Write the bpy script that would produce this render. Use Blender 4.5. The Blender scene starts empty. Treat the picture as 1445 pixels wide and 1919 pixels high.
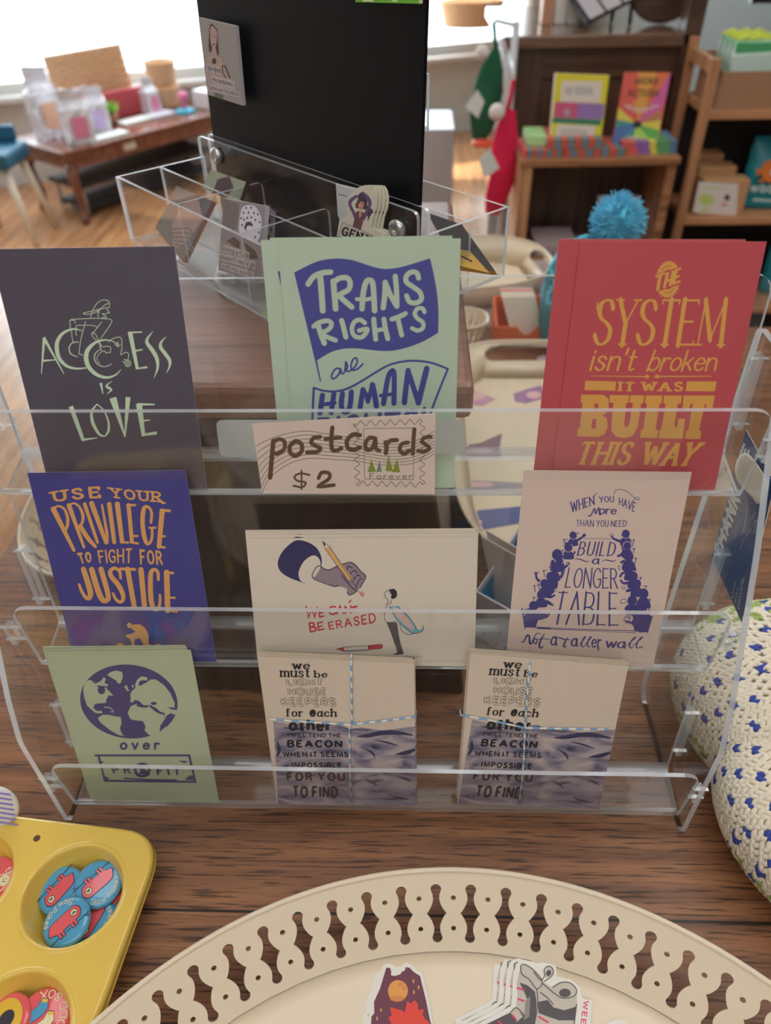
import bpy, bmesh, math, random
from mathutils import Vector, Matrix, geometry
C = bpy.context.scene
COL = C.collection
rnd = random.Random(7)
PI = math.pi

# ---------------------------------------------------------------- camera, world, lights, exposure
FPX = 1392.53                                   # focal length in pixels of the 1445x1919 photograph
CAM = Vector((0.0139, -0.3105, 0.5689))
PITCH, YAW, ROLL = 0.7036, -0.0475, -0.0278
_cp, _sp, _cy, _sy = math.cos(PITCH), math.sin(PITCH), math.cos(YAW), math.sin(YAW)
FW = Vector((_sy*_cp, _cy*_cp, -_sp))
_r0 = Vector((_cy, -_sy, 0)); _u0 = _r0.cross(FW)
RT = _r0*math.cos(ROLL) + _u0*math.sin(ROLL)
UP = _u0*math.cos(ROLL) - _r0*math.sin(ROLL)
cd = bpy.data.cameras.new('camera'); cam = bpy.data.objects.new('camera', cd); COL.objects.link(cam)
cam.matrix_world = Matrix(((RT.x, UP.x, -FW.x, CAM.x), (RT.y, UP.y, -FW.y, CAM.y), (RT.z, UP.z, -FW.z, CAM.z), (0, 0, 0, 1)))
cd.sensor_fit = 'HORIZONTAL'; cd.sensor_width = 36.0; cd.lens = FPX*36.0/1445.0
cd.clip_start = 0.01; cd.clip_end = 60
cd.dof.use_dof = True; cd.dof.focus_distance = 0.50; cd.dof.aperture_fstop = 8.0
C.camera = cam
C.view_settings.view_transform = 'Standard'; C.view_settings.look = 'None'
C.view_settings.gamma = 1.0; C.view_settings.use_curve_mapping = False
C.view_settings.exposure = 0.0
C.cycles.transparent_max_bounces = 40
C.cycles.max_bounces = 10

FLOOR_Z, CEIL_Z = -0.90, 2.0
w = bpy.data.worlds.new('sky'); C.world = w; w.use_nodes = True
_bg = w.node_tree.nodes['Background']; _bg.inputs[0].default_value = (0.80, 0.92, 1.0, 1); _bg.inputs[1].default_value = 5.0

def area(name, loc, rot, sx, sy, power, col):
    l = bpy.data.lights.new(name, 'AREA'); l.shape = 'RECTANGLE'; l.size = sx; l.size_y = sy
    l.energy = power; l.color = col
    o = bpy.data.objects.new(name, l); COL.objects.link(o); o.location = loc; o.rotation_euler = rot
    return o
area('unseen_overhead_light', (-0.2, -1.6, CEIL_Z-0.03), (0, 0, 0), 2.6, 1.6, 25, (.89, 0.93, 1.0))
area('unseen_overhead_light', (0.3, 0.3, CEIL_Z-0.03), (0, 0, 0), 1.6, 1.0, 12, (.92, .95, 1.0))
area('unseen_overhead_light', (-1.9, 3.1, CEIL_Z-0.03), (0, 0, 0), 2.0, 1.4, 24, (.80, .89, 1.0))  # added bluish fill for a cool sheen on the left floor
area('unseen_overhead_light', (1.3, 1.0, CEIL_Z-0.03), (0, 0, 0), 1.0, 1.0, 11, (1.0, .97, .92))  # added fill to brighten the dresser side, no fixture known there
area('window_daylight', (-1.35, 5.35, 0.75), (math.radians(-82), 0, math.radians(20)), 3.6, 1.9, 110, (0.74, 0.87, 1.0))
sl = bpy.data.lights.new('sun', 'SUN'); sl.energy = 14; sl.angle = 0.01; sl.color = (1.0, 0.95, 0.86)
so = bpy.data.objects.new('sun', sl); COL.objects.link(so)
so.rotation_euler = Vector((0.35, -1.0, -0.75)).to_track_quat('-Z', 'Y').to_euler(); so.location = (-3, 9, 5)

# ---------------------------------------------------------------- pixel -> place helpers (calibrated camera)
def ray(px, py):
    return (FW*FPX + RT*(px-722.5) - UP*(py-959.5)).normalized()
def hit(px, py, o, n):
    d = ray(px, py); return CAM + d*((o-CAM).dot(n)/d.dot(n))
def onz(px, py, z): return hit(px, py, Vector((0, 0, z)), Vector((0, 0, 1)))
def ony(px, py, y): return hit(px, py, Vector((0, y, 0)), Vector((0, 1, 0)))
def onx(px, py, x): return hit(px, py, Vector((x, 0, 0)), Vector((1, 0, 0)))

# ---------------------------------------------------------------- materials
def s2l(c):
    c = c/255.0
    return c/12.92 if c <= 0.04045 else ((c+0.055)/1.055)**2.4
LIGHT = 0.50        # light level on the counter in the photograph: true colour = photographed colour / LIGHT
def pc(r, g, b, k=None):
    k = k or LIGHT
    c = [s2l(v)/k for v in (r, g, b)]; q = min(1.0, 0.84/max(c)); return tuple(v*q for v in c)
MATS = {}
def newmat(name):
    m = bpy.data.materials.new(name); m.use_nodes = True; MATS[name] = m
    return m, m.node_tree, m.node_tree.nodes['Principled BSDF']
def mat(name, col, rough=0.5, metal=0.0, var=0.0, vscale=40, bump=0.0, coat=0.0, spec=None):
    if name in MATS: return MATS[name]
    m, nt, b = newmat(name)
    b.inputs['Base Color'].default_value = (*col, 1); b.inputs['Roughness'].default_value = rough
    b.inputs['Metallic'].default_value = metal; b.inputs['Coat Weight'].default_value = coat
    if spec is not None: b.inputs['Specular IOR Level'].default_value = spec
    if var or bump:
        tc = nt.nodes.new('ShaderNodeTexCoord'); nz = nt.nodes.new('ShaderNodeTexNoise')
        nz.inputs['Scale'].default_value = vscale; nz.inputs['Detail'].default_value = 4
        nt.links.new(tc.outputs['Object'], nz.inputs['Vector'])
        if var:
            r = nt.nodes.new('ShaderNodeMixRGB'); r.blend_type = 'MIX'
            r.inputs[1].default_value = (*[c*(1-var) for c in col], 1); r.inputs[2].default_value = (*[min(.95, c*(1+var)) for c in col], 1)
            nt.links.new(nz.outputs[0], r.inputs[0]); nt.links.new(r.outputs[0], b.inputs['Base Color'])
        if bump:
            bp = nt.nodes.new('ShaderNodeBump'); bp.inputs['Strength'].default_value = bump; bp.inputs['Distance'].default_value = 0.002
            nt.links.new(nz.outputs[0], bp.inputs['Height']); nt.links.new(bp.outputs[0], b.inputs['Normal'])
    return m
def ink(name, r, g, b, rough=0.55): return mat(name, pc(r, g, b), rough)
def wood(name, dark, lite, axis='X', scale=1.0, rough=0.4, planks=None, coat=0.0, grain=0.5):
    """oak-like wood: stretched noise grain with pores, optional plank seams across Y"""
    if name in MATS: return MATS[name]
    m, nt, b = newmat(name); N = nt.nodes; L = nt.links
    tc = N.new('ShaderNodeTexCoord'); mp = N.new('ShaderNodeMapping')
    st = {'X': (2.2, 45, 45), 'Y': (45, 2.2, 45), 'Z': (45, 45, 2.2)}[axis]
    mp.inputs['Scale'].default_value = tuple(s*scale for s in st)
    L.new(tc.outputs['Object'], mp.inputs[0])
    n1 = N.new('ShaderNodeTexNoise'); n1.inputs['Scale'].default_value = 1.6; n1.inputs['Detail'].default_value = 6; n1.inputs['Roughness'].default_value = 0.62
    L.new(mp.outputs[0], n1.inputs['Vector'])
    n2 = N.new('ShaderNodeTexNoise'); n2.inputs['Scale'].default_value = 1.0; n2.inputs['Detail'].default_value = 3
    mq = N.new('ShaderNodeMapping'); mq.inputs['Scale'].default_value = tuple(s*scale for s in {'X': (26, 520, 520), 'Y': (520, 26, 520), 'Z': (520, 520, 26)}[axis])
    L.new(tc.outputs['Object'], mq.inputs[0]); L.new(mq.outputs[0], n2.inputs['Vector'])
    n3 = N.new('ShaderNodeTexNoise'); n3.inputs['Scale'].default_value = 4.0*scale; L.new(tc.outputs['Object'], n3.inputs['Vector'])
    cr = N.new('ShaderNodeValToRGB'); cr.color_ramp.elements[0].position = 0.32; cr.color_ramp.elements[1].position = 0.70
    cr.color_ramp.elements[0].color = (*dark, 1); cr.color_ramp.elements[1].color = (*lite, 1)
    L.new(n1.outputs[0], cr.inputs[0])
    pr = N.new('ShaderNodeValToRGB'); pr.color_ramp.elements[0].position = 0.36; pr.color_ramp.elements[1].position = 0.47
    pr.color_ramp.elements[0].color = (1-grain, 1-grain, 1-grain, 1); pr.color_ramp.elements[1].color = (1, 1, 1, 1)
    L.new(n2.outputs[0], pr.inputs[0])
    mu = N.new('ShaderNodeMixRGB'); mu.blend_type = 'MULTIPLY'; mu.inputs[0].default_value = 1
    L.new(cr.outputs[0], mu.inputs[1]); L.new(pr.outputs[0], mu.inputs[2])
    mv = N.new('ShaderNodeMixRGB'); mv.blend_type = 'MULTIPLY'; mv.inputs[0].default_value = 0.5
    r3 = N.new('ShaderNodeValToRGB'); r3.color_ramp.elements[0].position = .3; r3.color_ramp.elements[1].position = .7
    r3.color_ramp.elements[0].color = (.55, .55, .55, 1)
    L.new(n3.outputs[0], r3.inputs[0]); L.new(mu.outputs[0], mv.inputs[1]); L.new(r3.outputs[0], mv.inputs[2])
    out = mv
    if planks:                                    # thin dark seams between boards
        ax, pitch, off, width = planks
        sx = N.new('ShaderNodeSeparateXYZ'); L.new(tc.outputs['Object'], sx.inputs[0])
        a = N.new('ShaderNodeMath'); a.operation = 'ADD'; a.inputs[1].default_value = off; L.new(sx.outputs[ax], a.inputs[0])
        d = N.new('ShaderNodeMath'); d.operation = 'PINGPONG'; d.inputs[1].default_value = pitch/2; L.new(a.outputs[0], d.inputs[0])
        g = N.new('ShaderNodeMath'); g.operation = 'GREATER_THAN'; g.inputs[1].default_value = width; L.new(d.outputs[0], g.inputs[0])
        ms = N.new('ShaderNodeMixRGB'); ms.inputs[1].default_value = (dark[0]*.12, dark[1]*.12, dark[2]*.12, 1)
        L.new(g.outputs[0], ms.inputs[0]); L.new(mv.outputs[0], ms.inputs[2]); out = ms
    L.new(out.outputs[0], b.inputs['Base Color'])
    b.inputs['Roughness'].default_value = rough; b.inputs['Coat Weight'].default_value = coat; b.inputs['Coat Roughness'].default_value = 0.15
    bp = N.new('ShaderNodeBump'); bp.inputs['Strength'].default_value = 0.25; bp.inputs['Distance'].default_value = 0.001
    L.new(pr.outputs[0], bp.inputs['Height']); L.new(bp.outputs[0], b.inputs['Normal'])
    return m
def clear(name, tint=(.97, .98, .98), refl=1.0, haze=0.004):
    """clear acrylic sheet face: see-through, with the mirror share that grows at grazing angles"""
    if name in MATS: return MATS[name]
    m = bpy.data.materials.new(name); m.use_nodes = True; MATS[name] = m
    nt = m.node_tree; N = nt.nodes; L = nt.links; N.clear()
    o = N.new('ShaderNodeOutputMaterial'); t = N.new('ShaderNodeBsdfTransparent'); t.inputs[0].default_value = (*tint, 1)
    g = N.new('ShaderNodeBsdfGlossy'); g.inputs['Roughness'].default_value = 0.02
    lw = N.new('ShaderNodeLayerWeight'); lw.inputs[0].default_value = 0.5
    p = N.new('ShaderNodeMath'); p.operation = 'POWER'; p.inputs[1].default_value = 5; L.new(lw.outputs['Facing'], p.inputs[0])
    q = N.new('ShaderNodeMath'); q.operation = 'MULTIPLY_ADD'; q.inputs[1].default_value = 0.95*refl; q.inputs[2].default_value = 0.042*refl
    L.new(p.outputs[0], q.inputs[0])
    mx = N.new('ShaderNodeMixShader'); L.new(q.outputs[0], mx.inputs[0]); L.new(t.outputs[0], mx.inputs[1]); L.new(g.outputs[0], mx.inputs[2])
    d = N.new('ShaderNodeBsdfDiffuse'); d.inputs[0].default_value = (.85, .88, .9, 1)
    m2 = N.new('ShaderNodeMixShader'); m2.inputs[0].default_value = haze; L.new(mx.outputs[0], m2.inputs[1]); L.new(d.outputs[0], m2.inputs[2])
    L.new(m2.outputs[0], o.inputs[0])
    return m
def frosted(name, col, share):
    """sawn, polished edge of an acrylic sheet: gathers light and scatters it"""
    if name in MATS: return MATS[name]
    m = bpy.data.materials.new(name); m.use_nodes = True; MATS[name] = m
    nt = m.node_tree; N = nt.nodes; L = nt.links; N.clear()
    o = N.new('ShaderNodeOutputMaterial'); t = N.new('ShaderNodeBsdfTransparent'); t.inputs[0].default_value = (.93, .95, .95, 1)
    d = N.new('ShaderNodeBsdfDiffuse'); d.inputs[0].default_value = (*col, 1)
    tr = N.new('ShaderNodeBsdfTranslucent'); tr.inputs[0].default_value = (*col, 1)
    g = N.new('ShaderNodeBsdfGlossy'); g.inputs['Roughness'].default_value = 0.08
    a = N.new('ShaderNodeMixShader'); a.inputs[0].default_value = .5; L.new(d.outputs[0], a.inputs[1]); L.new(tr.outputs[0], a.inputs[2])
    b = N.new('ShaderNodeMixShader'); b.inputs[0].default_value = .25; L.new(a.outputs[0], b.inputs[1]); L.new(g.outputs[0], b.inputs[2])
    c = N.new('ShaderNodeMixShader'); c.inputs[0].default_value = share; L.new(t.outputs[0], c.inputs[1]); L.new(b.outputs[0], c.inputs[2])
    L.new(c.outputs[0], o.inputs[0])
    return m
ACR = clear('clear_acrylic'); ACE = frosted('acrylic_edge', (.93, .97, 1.0), .72); ACF = frosted('acrylic_fold_highlight', (.9, .95, .98), .36)  # folds whitened to stand in for the bright lines of refracted light

# ---------------------------------------------------------------- object helpers
WM = {}
def reg(o, M, parent=None):
    COL.objects.link(o)
    if parent is not None:
        o.parent = parent; o.matrix_basis = WM[parent.name].inverted() @ M
    else: o.matrix_basis = M
    WM[o.name] = M.copy()
    return o
def tag(o, label=None, cat=None, group=None, kind=None):
    if label: o['label'] = label
    if cat: o['category'] = cat
    if group: o['group'] = group
    if kind: o['kind'] = kind
    return o
def thing(name, loc, label, cat, group=None, rotz=0.0):
    o = bpy.data.objects.new(name, None); o.empty_display_size = 0.02
    reg(o, Matrix.Translation(Vector(loc)) @ Matrix.Rotation(rotz, 4, 'Z'))
    return tag(o, label, cat, group)
def mk(name, bm, mats, parent=None, M=None, smooth=False, bevel=0.0, origin=None):
    """one mesh object; bm is in world coordinates unless a frame M is given"""
    if not isinstance(mats, (list, tuple)): mats = [mats]
    if M is None:
        if origin is None:
            xs = [v.co for v in bm.verts]
            origin = Vector(((min(v.x for v in xs)+max(v.x for v in xs))/2, (min(v.y for v in xs)+max(v.y for v in xs))/2, min(v.z for v in xs)))
        M = Matrix.Translation(Vector(origin)); bmesh.ops.translate(bm, verts=bm.verts, vec=-Vector(origin))
    me = bpy.data.meshes.new(name); bm.to_mesh(me); bm.free()
    for m in mats: me.materials.append(m)
    if smooth:
        for p in me.polygons: p.use_smooth = True
    o = bpy.data.objects.new(name, me); reg(o, M, parent)
    if bevel:
        b = o.modifiers.new('bevel', 'BEVEL'); b.width = bevel; b.segments = 2; b.limit_method = 'ANGLE'; b.angle_limit = 0.7
    return o
def struct(name, bm, mats, parent=None, **k):
    o = mk(name, bm, mats, parent, **k)
    if parent is None: o['kind'] = 'structure'
    return o
def dup(root, M, label=None, name=None):
    """copy of a thing with copies of its parts and sub-parts, placed at world matrix M"""
    r = root.copy(); r.name = name or root.name.split('.')[0]; COL.objects.link(r); r.matrix_basis = M; WM[r.name] = M.copy()
    if label: r['label'] = label
    def kids(src, dst):
        for ch in list(src.children):
            c = ch.copy(); COL.objects.link(c); c.parent = dst; c.matrix_basis = ch.matrix_basis.copy()
            c.matrix_parent_inverse = Matrix(); WM[c.name] = WM[dst.name] @ c.matrix_basis
            kids(ch, c)
    kids(root, r)
    return r
def BM(): return bmesh.new()
def box(bm, lo, hi, mi=0, M=None):
    x0, y0, z0 = lo; x1, y1, z1 = hi
    v = [Vector(p) for p in ((x0,y0,z0),(x1,y0,z0),(x1,y1,z0),(x0,y1,z0),(x0,y0,z1),(x1,y0,z1),(x1,y1,z1),(x0,y1,z1))]
    if M is not None: v = [M @ p for p in v]
    V = [bm.verts.new(p) for p in v]
    for f in ((3,2,1,0),(4,5,6,7),(0,1,5,4),(1,2,6,5),(2,3,7,6),(3,0,4,7)):
        bm.faces.new([V[i] for i in f]).material_index = mi
    return V
def hexa(bm, bot, top, mi=0):
    V = [bm.verts.new(Vector(p)) for p in list(bot)+list(top)]; n = len(bot)
    bm.faces.new(V[:n][::-1]).material_index = mi; bm.faces.new(V[n:]).material_index = mi
    for i in range(n): bm.faces.new((V[i], V[(i+1) % n], V[n+(i+1) % n], V[n+i])).material_index = mi
def ring_frames(path, closed=False):
    n = len(path); out = []; prev = None
    for i in range(n):
        a = path[(i-1) % n] if (closed or i > 0) else path[i]
        b = path[(i+1) % n] if (closed or i < n-1) else path[i]
        t = (b-a).normalized()
        if prev is None:
            s = Vector((0, 0, 1)) if abs(t.z) < 0.9 else Vector((1, 0, 0)); nrm = t.cross(s).normalized()
        else:
            nrm = prev - t*prev.dot(t)
            nrm = nrm.normalized() if nrm.length > 1e-6 else t.orthogonal().normalized()
        prev = nrm; out.append((t, nrm, t.cross(nrm)))
    return out
def tube(bm, path, r, seg=8, closed=False, mi=0, cap=True):
    path = [Vector(p) for p in path]; fr = ring_frames(path, closed); R = []
    for i, p in enumerate(path):
        rr = r[i] if isinstance(r, (list, tuple)) else r
        R.append([bm.verts.new(p + (fr[i][1]*math.cos(2*PI*k/seg) + fr[i][2]*math.sin(2*PI*k/seg))*rr) for k in range(seg)])
    m = len(R)
    for i in range(m if closed else m-1):
        A, B = R[i], R[(i+1) % m]
        for k in range(seg):
            f = bm.faces.new((A[k], A[(k+1) % seg], B[(k+1) % seg], B[k])); f.material_index = mi; f.smooth = True
    if cap and not closed:
        bm.faces.new(R[0][::-1]).material_index = mi; bm.faces.new(R[-1]).material_index = mi
def lathe(bm, prof, c, seg=32, mi=0, M=None, sx=1.0, sy=1.0, close=False):
    c = Vector(c); R = []
    for r, z in prof:
        if r < 1e-6: R.append([bm.verts.new(c+Vector((0, 0, z)))])
        else: R.append([bm.verts.new(c+Vector((r*sx*math.cos(2*PI*k/seg), r*sy*math.sin(2*PI*k/seg), z))) for k in range(seg)])
    for i in range(len(R)-1):
        A, B = R[i], R[i+1]
        for k in range(seg):
            k2 = (k+1) % seg
            vs = [A[k % len(A)], A[k2 % len(A)], B[k2 % len(B)], B[k % len(B)]]
            u = []
            for v in vs:
                if v not in u: u.append(v)
            if len(u) > 2:
                f = bm.faces.new(u); f.material_index = mi; f.smooth = True
    if M is not None:
        bmesh.ops.transform(bm, matrix=M, verts=[v for q in R for v in q])
def ball(bm, c, r, mi=0, seg=16, rings=10, M=None):
    r = Vector(r) if not isinstance(r, (int, float)) else Vector((r, r, r)); R = []
    T = M or Matrix(); c = Vector(c)
    for i in range(rings+1):
        a = PI*i/rings - PI/2; z = math.sin(a); q = math.cos(a)
        if i in (0, rings): R.append([bm.verts.new(T @ (c+Vector((0, 0, z*r.z))))])
        else: R.append([bm.verts.new(T @ (c+Vector((q*r.x*math.cos(2*PI*k/seg), q*r.y*math.sin(2*PI*k/seg), z*r.z)))) for k in range(seg)])
    for i in range(rings):
        A, B = R[i], R[i+1]
        for k in range(seg):
            u = []
            for v in (A[k % len(A)], A[(k+1) % seg % len(A)], B[(k+1) % seg % len(B)], B[k % len(B)]):
                if v not in u: u.append(v)
            f = bm.faces.new(u); f.material_index = mi; f.smooth = True
def sheet(bm, pts, n, th, holes=(), mi=0, me=1, mh=None):
    """flat sheet of thickness th with sawn edges (material me) and optional holes"""
    n = Vector(n).normalized()
    loops = [[Vector(p) for p in L] for L in [pts]+list(holes)]
    flat = [p for L in loops for p in L]
    tris = geometry.tessellate_polygon(loops)
    F = [bm.verts.new(p) for p in flat]; B = [bm.verts.new(p - n*th) for p in flat]
    for t in tris:
        for vs in ((F[t[0]], F[t[1]], F[t[2]]), (B[t[2]], B[t[1]], B[t[0]])):
            try: bm.faces.new(vs).material_index = mi
            except ValueError: pass
    k = 0
    for L in loops:
        m = len(L)
        for i in range(m):
            a, b = k+i, k+(i+1) % m
            bm.faces.new((F[a], F[b], B[b], B[a])).material_index = me if (L is loops[0] or mh is None) else mh
        k += m
def rounded(pts, r, seg=5, which=None):
    """round the corners of a polygon (any dimension)"""
    out = []; n = len(pts); pts = [Vector(p) for p in pts]
    for i in range(n):
        p = pts[i]
        if which is not None and i not in which: out.append(p); continue
        a = (pts[i-1]-p); b = (pts[(i+1) % n]-p); rr = min(r, a.length*.49, b.length*.49)
        a = p+a.normalized()*rr; b = p+b.normalized()*rr
        for k in range(seg+1):
            t = k/seg; out.append(a*(1-t)**2 + p*2*t*(1-t) + b*t*t)
    return out
def smooth_pts(P, n=6, closed=False):
    """Catmull-Rom through points"""
    m = len(P)
    if m < 3: return list(P)
    out = []
    for i in range(m if closed else m-1):
        p0 = P[(i-1) % m] if (closed or i > 0) else P[i]
        p1, p2 = P[i], P[(i+1) % m]
        p3 = P[(i+2) % m] if (closed or i < m-2) else P[i+1]
        for k in range(n):
            t = k/n
            out.append(tuple(0.5*(2*b + (c-a)*t + (2*a-5*b+4*c-d)*t*t + (3*b-a-3*c+d)*t**3) for a, b, c, d in zip(p0, p1, p2, p3)))
    if not closed: out.append(tuple(P[-1]))
    return out
# ---------------------------------------------------------------- lettering and print
# skeleton letters: width | strokes; points x,y ; '~' = drawn as a smooth curve
G = {
'A': '.78|0,0 .39,1 .78,0|.14,.34 .64,.34', 'B': '.62|0,0 0,1|~0,1 .4,.98 .56,.8 .42,.57 0,.54|~0,.54 .45,.5 .62,.28 .46,.03 0,0',
'C': '.66|~.64,.8 .52,.97 .33,1 .1,.84 0,.5 .1,.16 .33,0 .52,.03 .65,.2', 'D': '.68|0,0 0,1|~0,1 .34,.97 .6,.8 .68,.5 .6,.2 .34,.03 0,0',
'E': '.54|.54,1 0,1 0,0 .54,0|0,.52 .44,.52', 'F': '.52|0,0 0,1 .52,1|0,.5 .42,.5',
'G': '.7|~.66,.82 .54,.97 .35,1 .1,.84 0,.5 .1,.16 .35,0 .58,.06 .68,.22 .68,.44|.68,.44 .4,.44', 'H': '.66|0,0 0,1|.66,0 .66,1|0,.51 .66,.51',
'I': '.0|0,0 0,1', 'J': '.42|~.42,1 .42,.25 .34,.04 .2,0 .06,.06 0,.24', 'K': '.64|0,0 0,1|.6,1 .02,.42|.2,.58 .64,0',
'L': '.5|0,1 0,0 .5,0', 'M': '.86|0,0 .06,1 .43,.12 .8,1 .86,0', 'N': '.68|0,0 0,1 .68,0 .68,1',
'O': '.74|~.37,1 .12,.87 0,.5 .12,.13 .37,0 .62,.13 .74,.5 .62,.87 .37,1', 'P': '.58|0,0 0,1|~0,1 .38,.98 .58,.75 .4,.48 0,.45',
'Q': '.74|~.37,1 .12,.87 0,.5 .12,.13 .37,0 .62,.13 .74,.5 .62,.87 .37,1|.45,.25 .75,-.08', 'R': '.62|0,0 0,1|~0,1 .4,.98 .57,.76 .42,.52 0,.49|.28,.5 .62,0',
'S': '.56|~.52,.82 .42,.96 .26,1 .08,.92 .04,.74 .16,.58 .38,.47 .54,.32 .52,.12 .34,0 .16,.02 0,.2', 'T': '.62|0,1 .62,1|.31,1 .31,0',
'U': '.64|~0,1 0,.36 .08,.08 .32,0 .56,.08 .64,.36 .64,1', 'V': '.72|0,1 .36,0 .72,1', 'W': '1.0|0,1 .25,0 .5,.85 .75,0 1,1',
'X': '.64|0,1 .64,0|.64,1 0,0', 'Y': '.66|0,1 .33,.46 .66,1|.33,.46 .33,0', 'Z': '.6|0,1 .6,1 0,0 .6,0',
'a': '.5|~.46,.5 .3,.64 .1,.52 0,.28 .08,.06 .24,0 .4,.1 .47,.34|.48,.62 .47,.12 .54,0', 'b': '.5|0,1 0,0|~0,.4 .12,.6 .3,.63 .48,.46 .5,.25 .38,.04 .2,0 0,.14',
'c': '.46|~.44,.5 .3,.63 .12,.56 0,.32 .1,.06 .28,0 .46,.12', 'd': '.5|~.5,.42 .36,.62 .16,.6 0,.34 .08,.06 .24,0 .4,.06 .5,.2|.5,1 .5,0',
'e': '.48|~.02,.34 .46,.36 .44,.54 .26,.64 .06,.5 0,.28 .1,.05 .28,0 .47,.12', 'f': '.36|~.36,.94 .24,1 .14,.88 .12,0|0,.6 .3,.6',
'g': '.5|~.48,.5 .3,.63 .08,.5 0,.3 .12,.05 .32,.04 .48,.25|~.5,.62 .5,-.12 .36,-.34 .06,-.28', 'h': '.48|0,1 0,0|~0,.4 .16,.6 .34,.62 .46,.48 .48,0',
'i': '.02|0,.62 0,0|0,.84 .01,.88', 'k': '.46|0,1 0,0|.42,.62 .02,.26|.16,.4 .46,0', 'l': '.02|0,1 0,0', 'm': '.78|0,.62 0,0|~0,.42 .14,.6 .28,.62 .38,.48 .39,0|~.39,.42 .52,.6 .66,.62 .77,.48 .78,0',
'n': '.48|0,.62 0,0|~0,.4 .16,.6 .34,.62 .46,.48 .48,0', 'o': '.5|~.25,.64 .06,.54 0,.32 .06,.1 .25,0 .44,.1 .5,.32 .44,.54 .25,.64',
'p': '.5|0,.62 0,-.38|~0,.4 .12,.6 .3,.63 .48,.46 .5,.25 .38,.04 .2,0 0,.14', 'r': '.34|0,.62 0,0|~0,.36 .1,.54 .24,.63 .36,.58',
's': '.42|~.4,.52 .3,.63 .14,.63 .05,.5 .14,.38 .32,.29 .4,.15 .28,0 .12,0 0,.12', 't': '.36|~.14,.9 .14,.14 .22,0 .36,.06|0,.62 .34,.62',
'u': '.48|~0,.62 0,.2 .1,.02 .26,0 .42,.12 .48,.3|.48,.62 .48,0', 'v': '.46|0,.62 .23,0 .46,.62', 'w': '.72|0,.62 .18,0 .36,.56 .54,0 .72,.62', 'y': '.46|0,.62 .24,.02|~.46,.62 .22,-.04 .1,-.32 0,-.36',
'$': '.5|~.48,.78 .3,.9 .08,.84 .06,.64 .26,.5 .48,.36 .46,.14 .24,.06 0,.18|.26,1.05 .26,-.1', '2': '.5|~0,.76 .1,.96 .3,1 .48,.84 .42,.56 .2,.28 0,.02|0,0 .52,0',
'.': '.02|0,0 .02,.02', ',': '.04|.04,.03 0,-.12', "'": '.02|.03,1 0,.76', '!': '.02|.02,1 .01,.3|.01,0 .01,.02', '-': '.3|0,.4 .3,.4', ' ': '.34|', '@': '.6|~.6,.2 .3,0 0,.3 .2,.6 .55,.55 .5,.2|~.45,.4 .3,.5 .2,.3 .3,.2 .45,.3',
}
def glyph(ch):
    p = G.get(ch, G['-']).split('|'); st = []
    for s in p[1:]:
        if not s: continue
        sm = s[0] == '~'; pts = [tuple(float(q) for q in t.split(',')) for t in s.lstrip('~').split(' ')]
        st.append((smooth_pts(pts, 5) if sm else pts, sm))
    return float(p[0]), st
class Frame:
    def __init__(s, o, ex, ey):
        s.o = Vector(o); s.ex = Vector(ex).normalized(); ey = Vector(ey)
        s.en = s.ex.cross(ey).normalized(); s.ey = s.en.cross(s.ex)
    def M(s):
        a, b, c, o = s.ex, s.ey, s.en, s.o
        return Matrix(((a.x, b.x, c.x, o.x), (a.y, b.y, c.y, o.y), (a.z, b.z, c.z, o.z), (0, 0, 0, 1)))
    def loc(s, px, py):
        p = hit(px, py, s.o, s.en) - s.o
        return (p.dot(s.ex), p.dot(s.ey))
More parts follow.
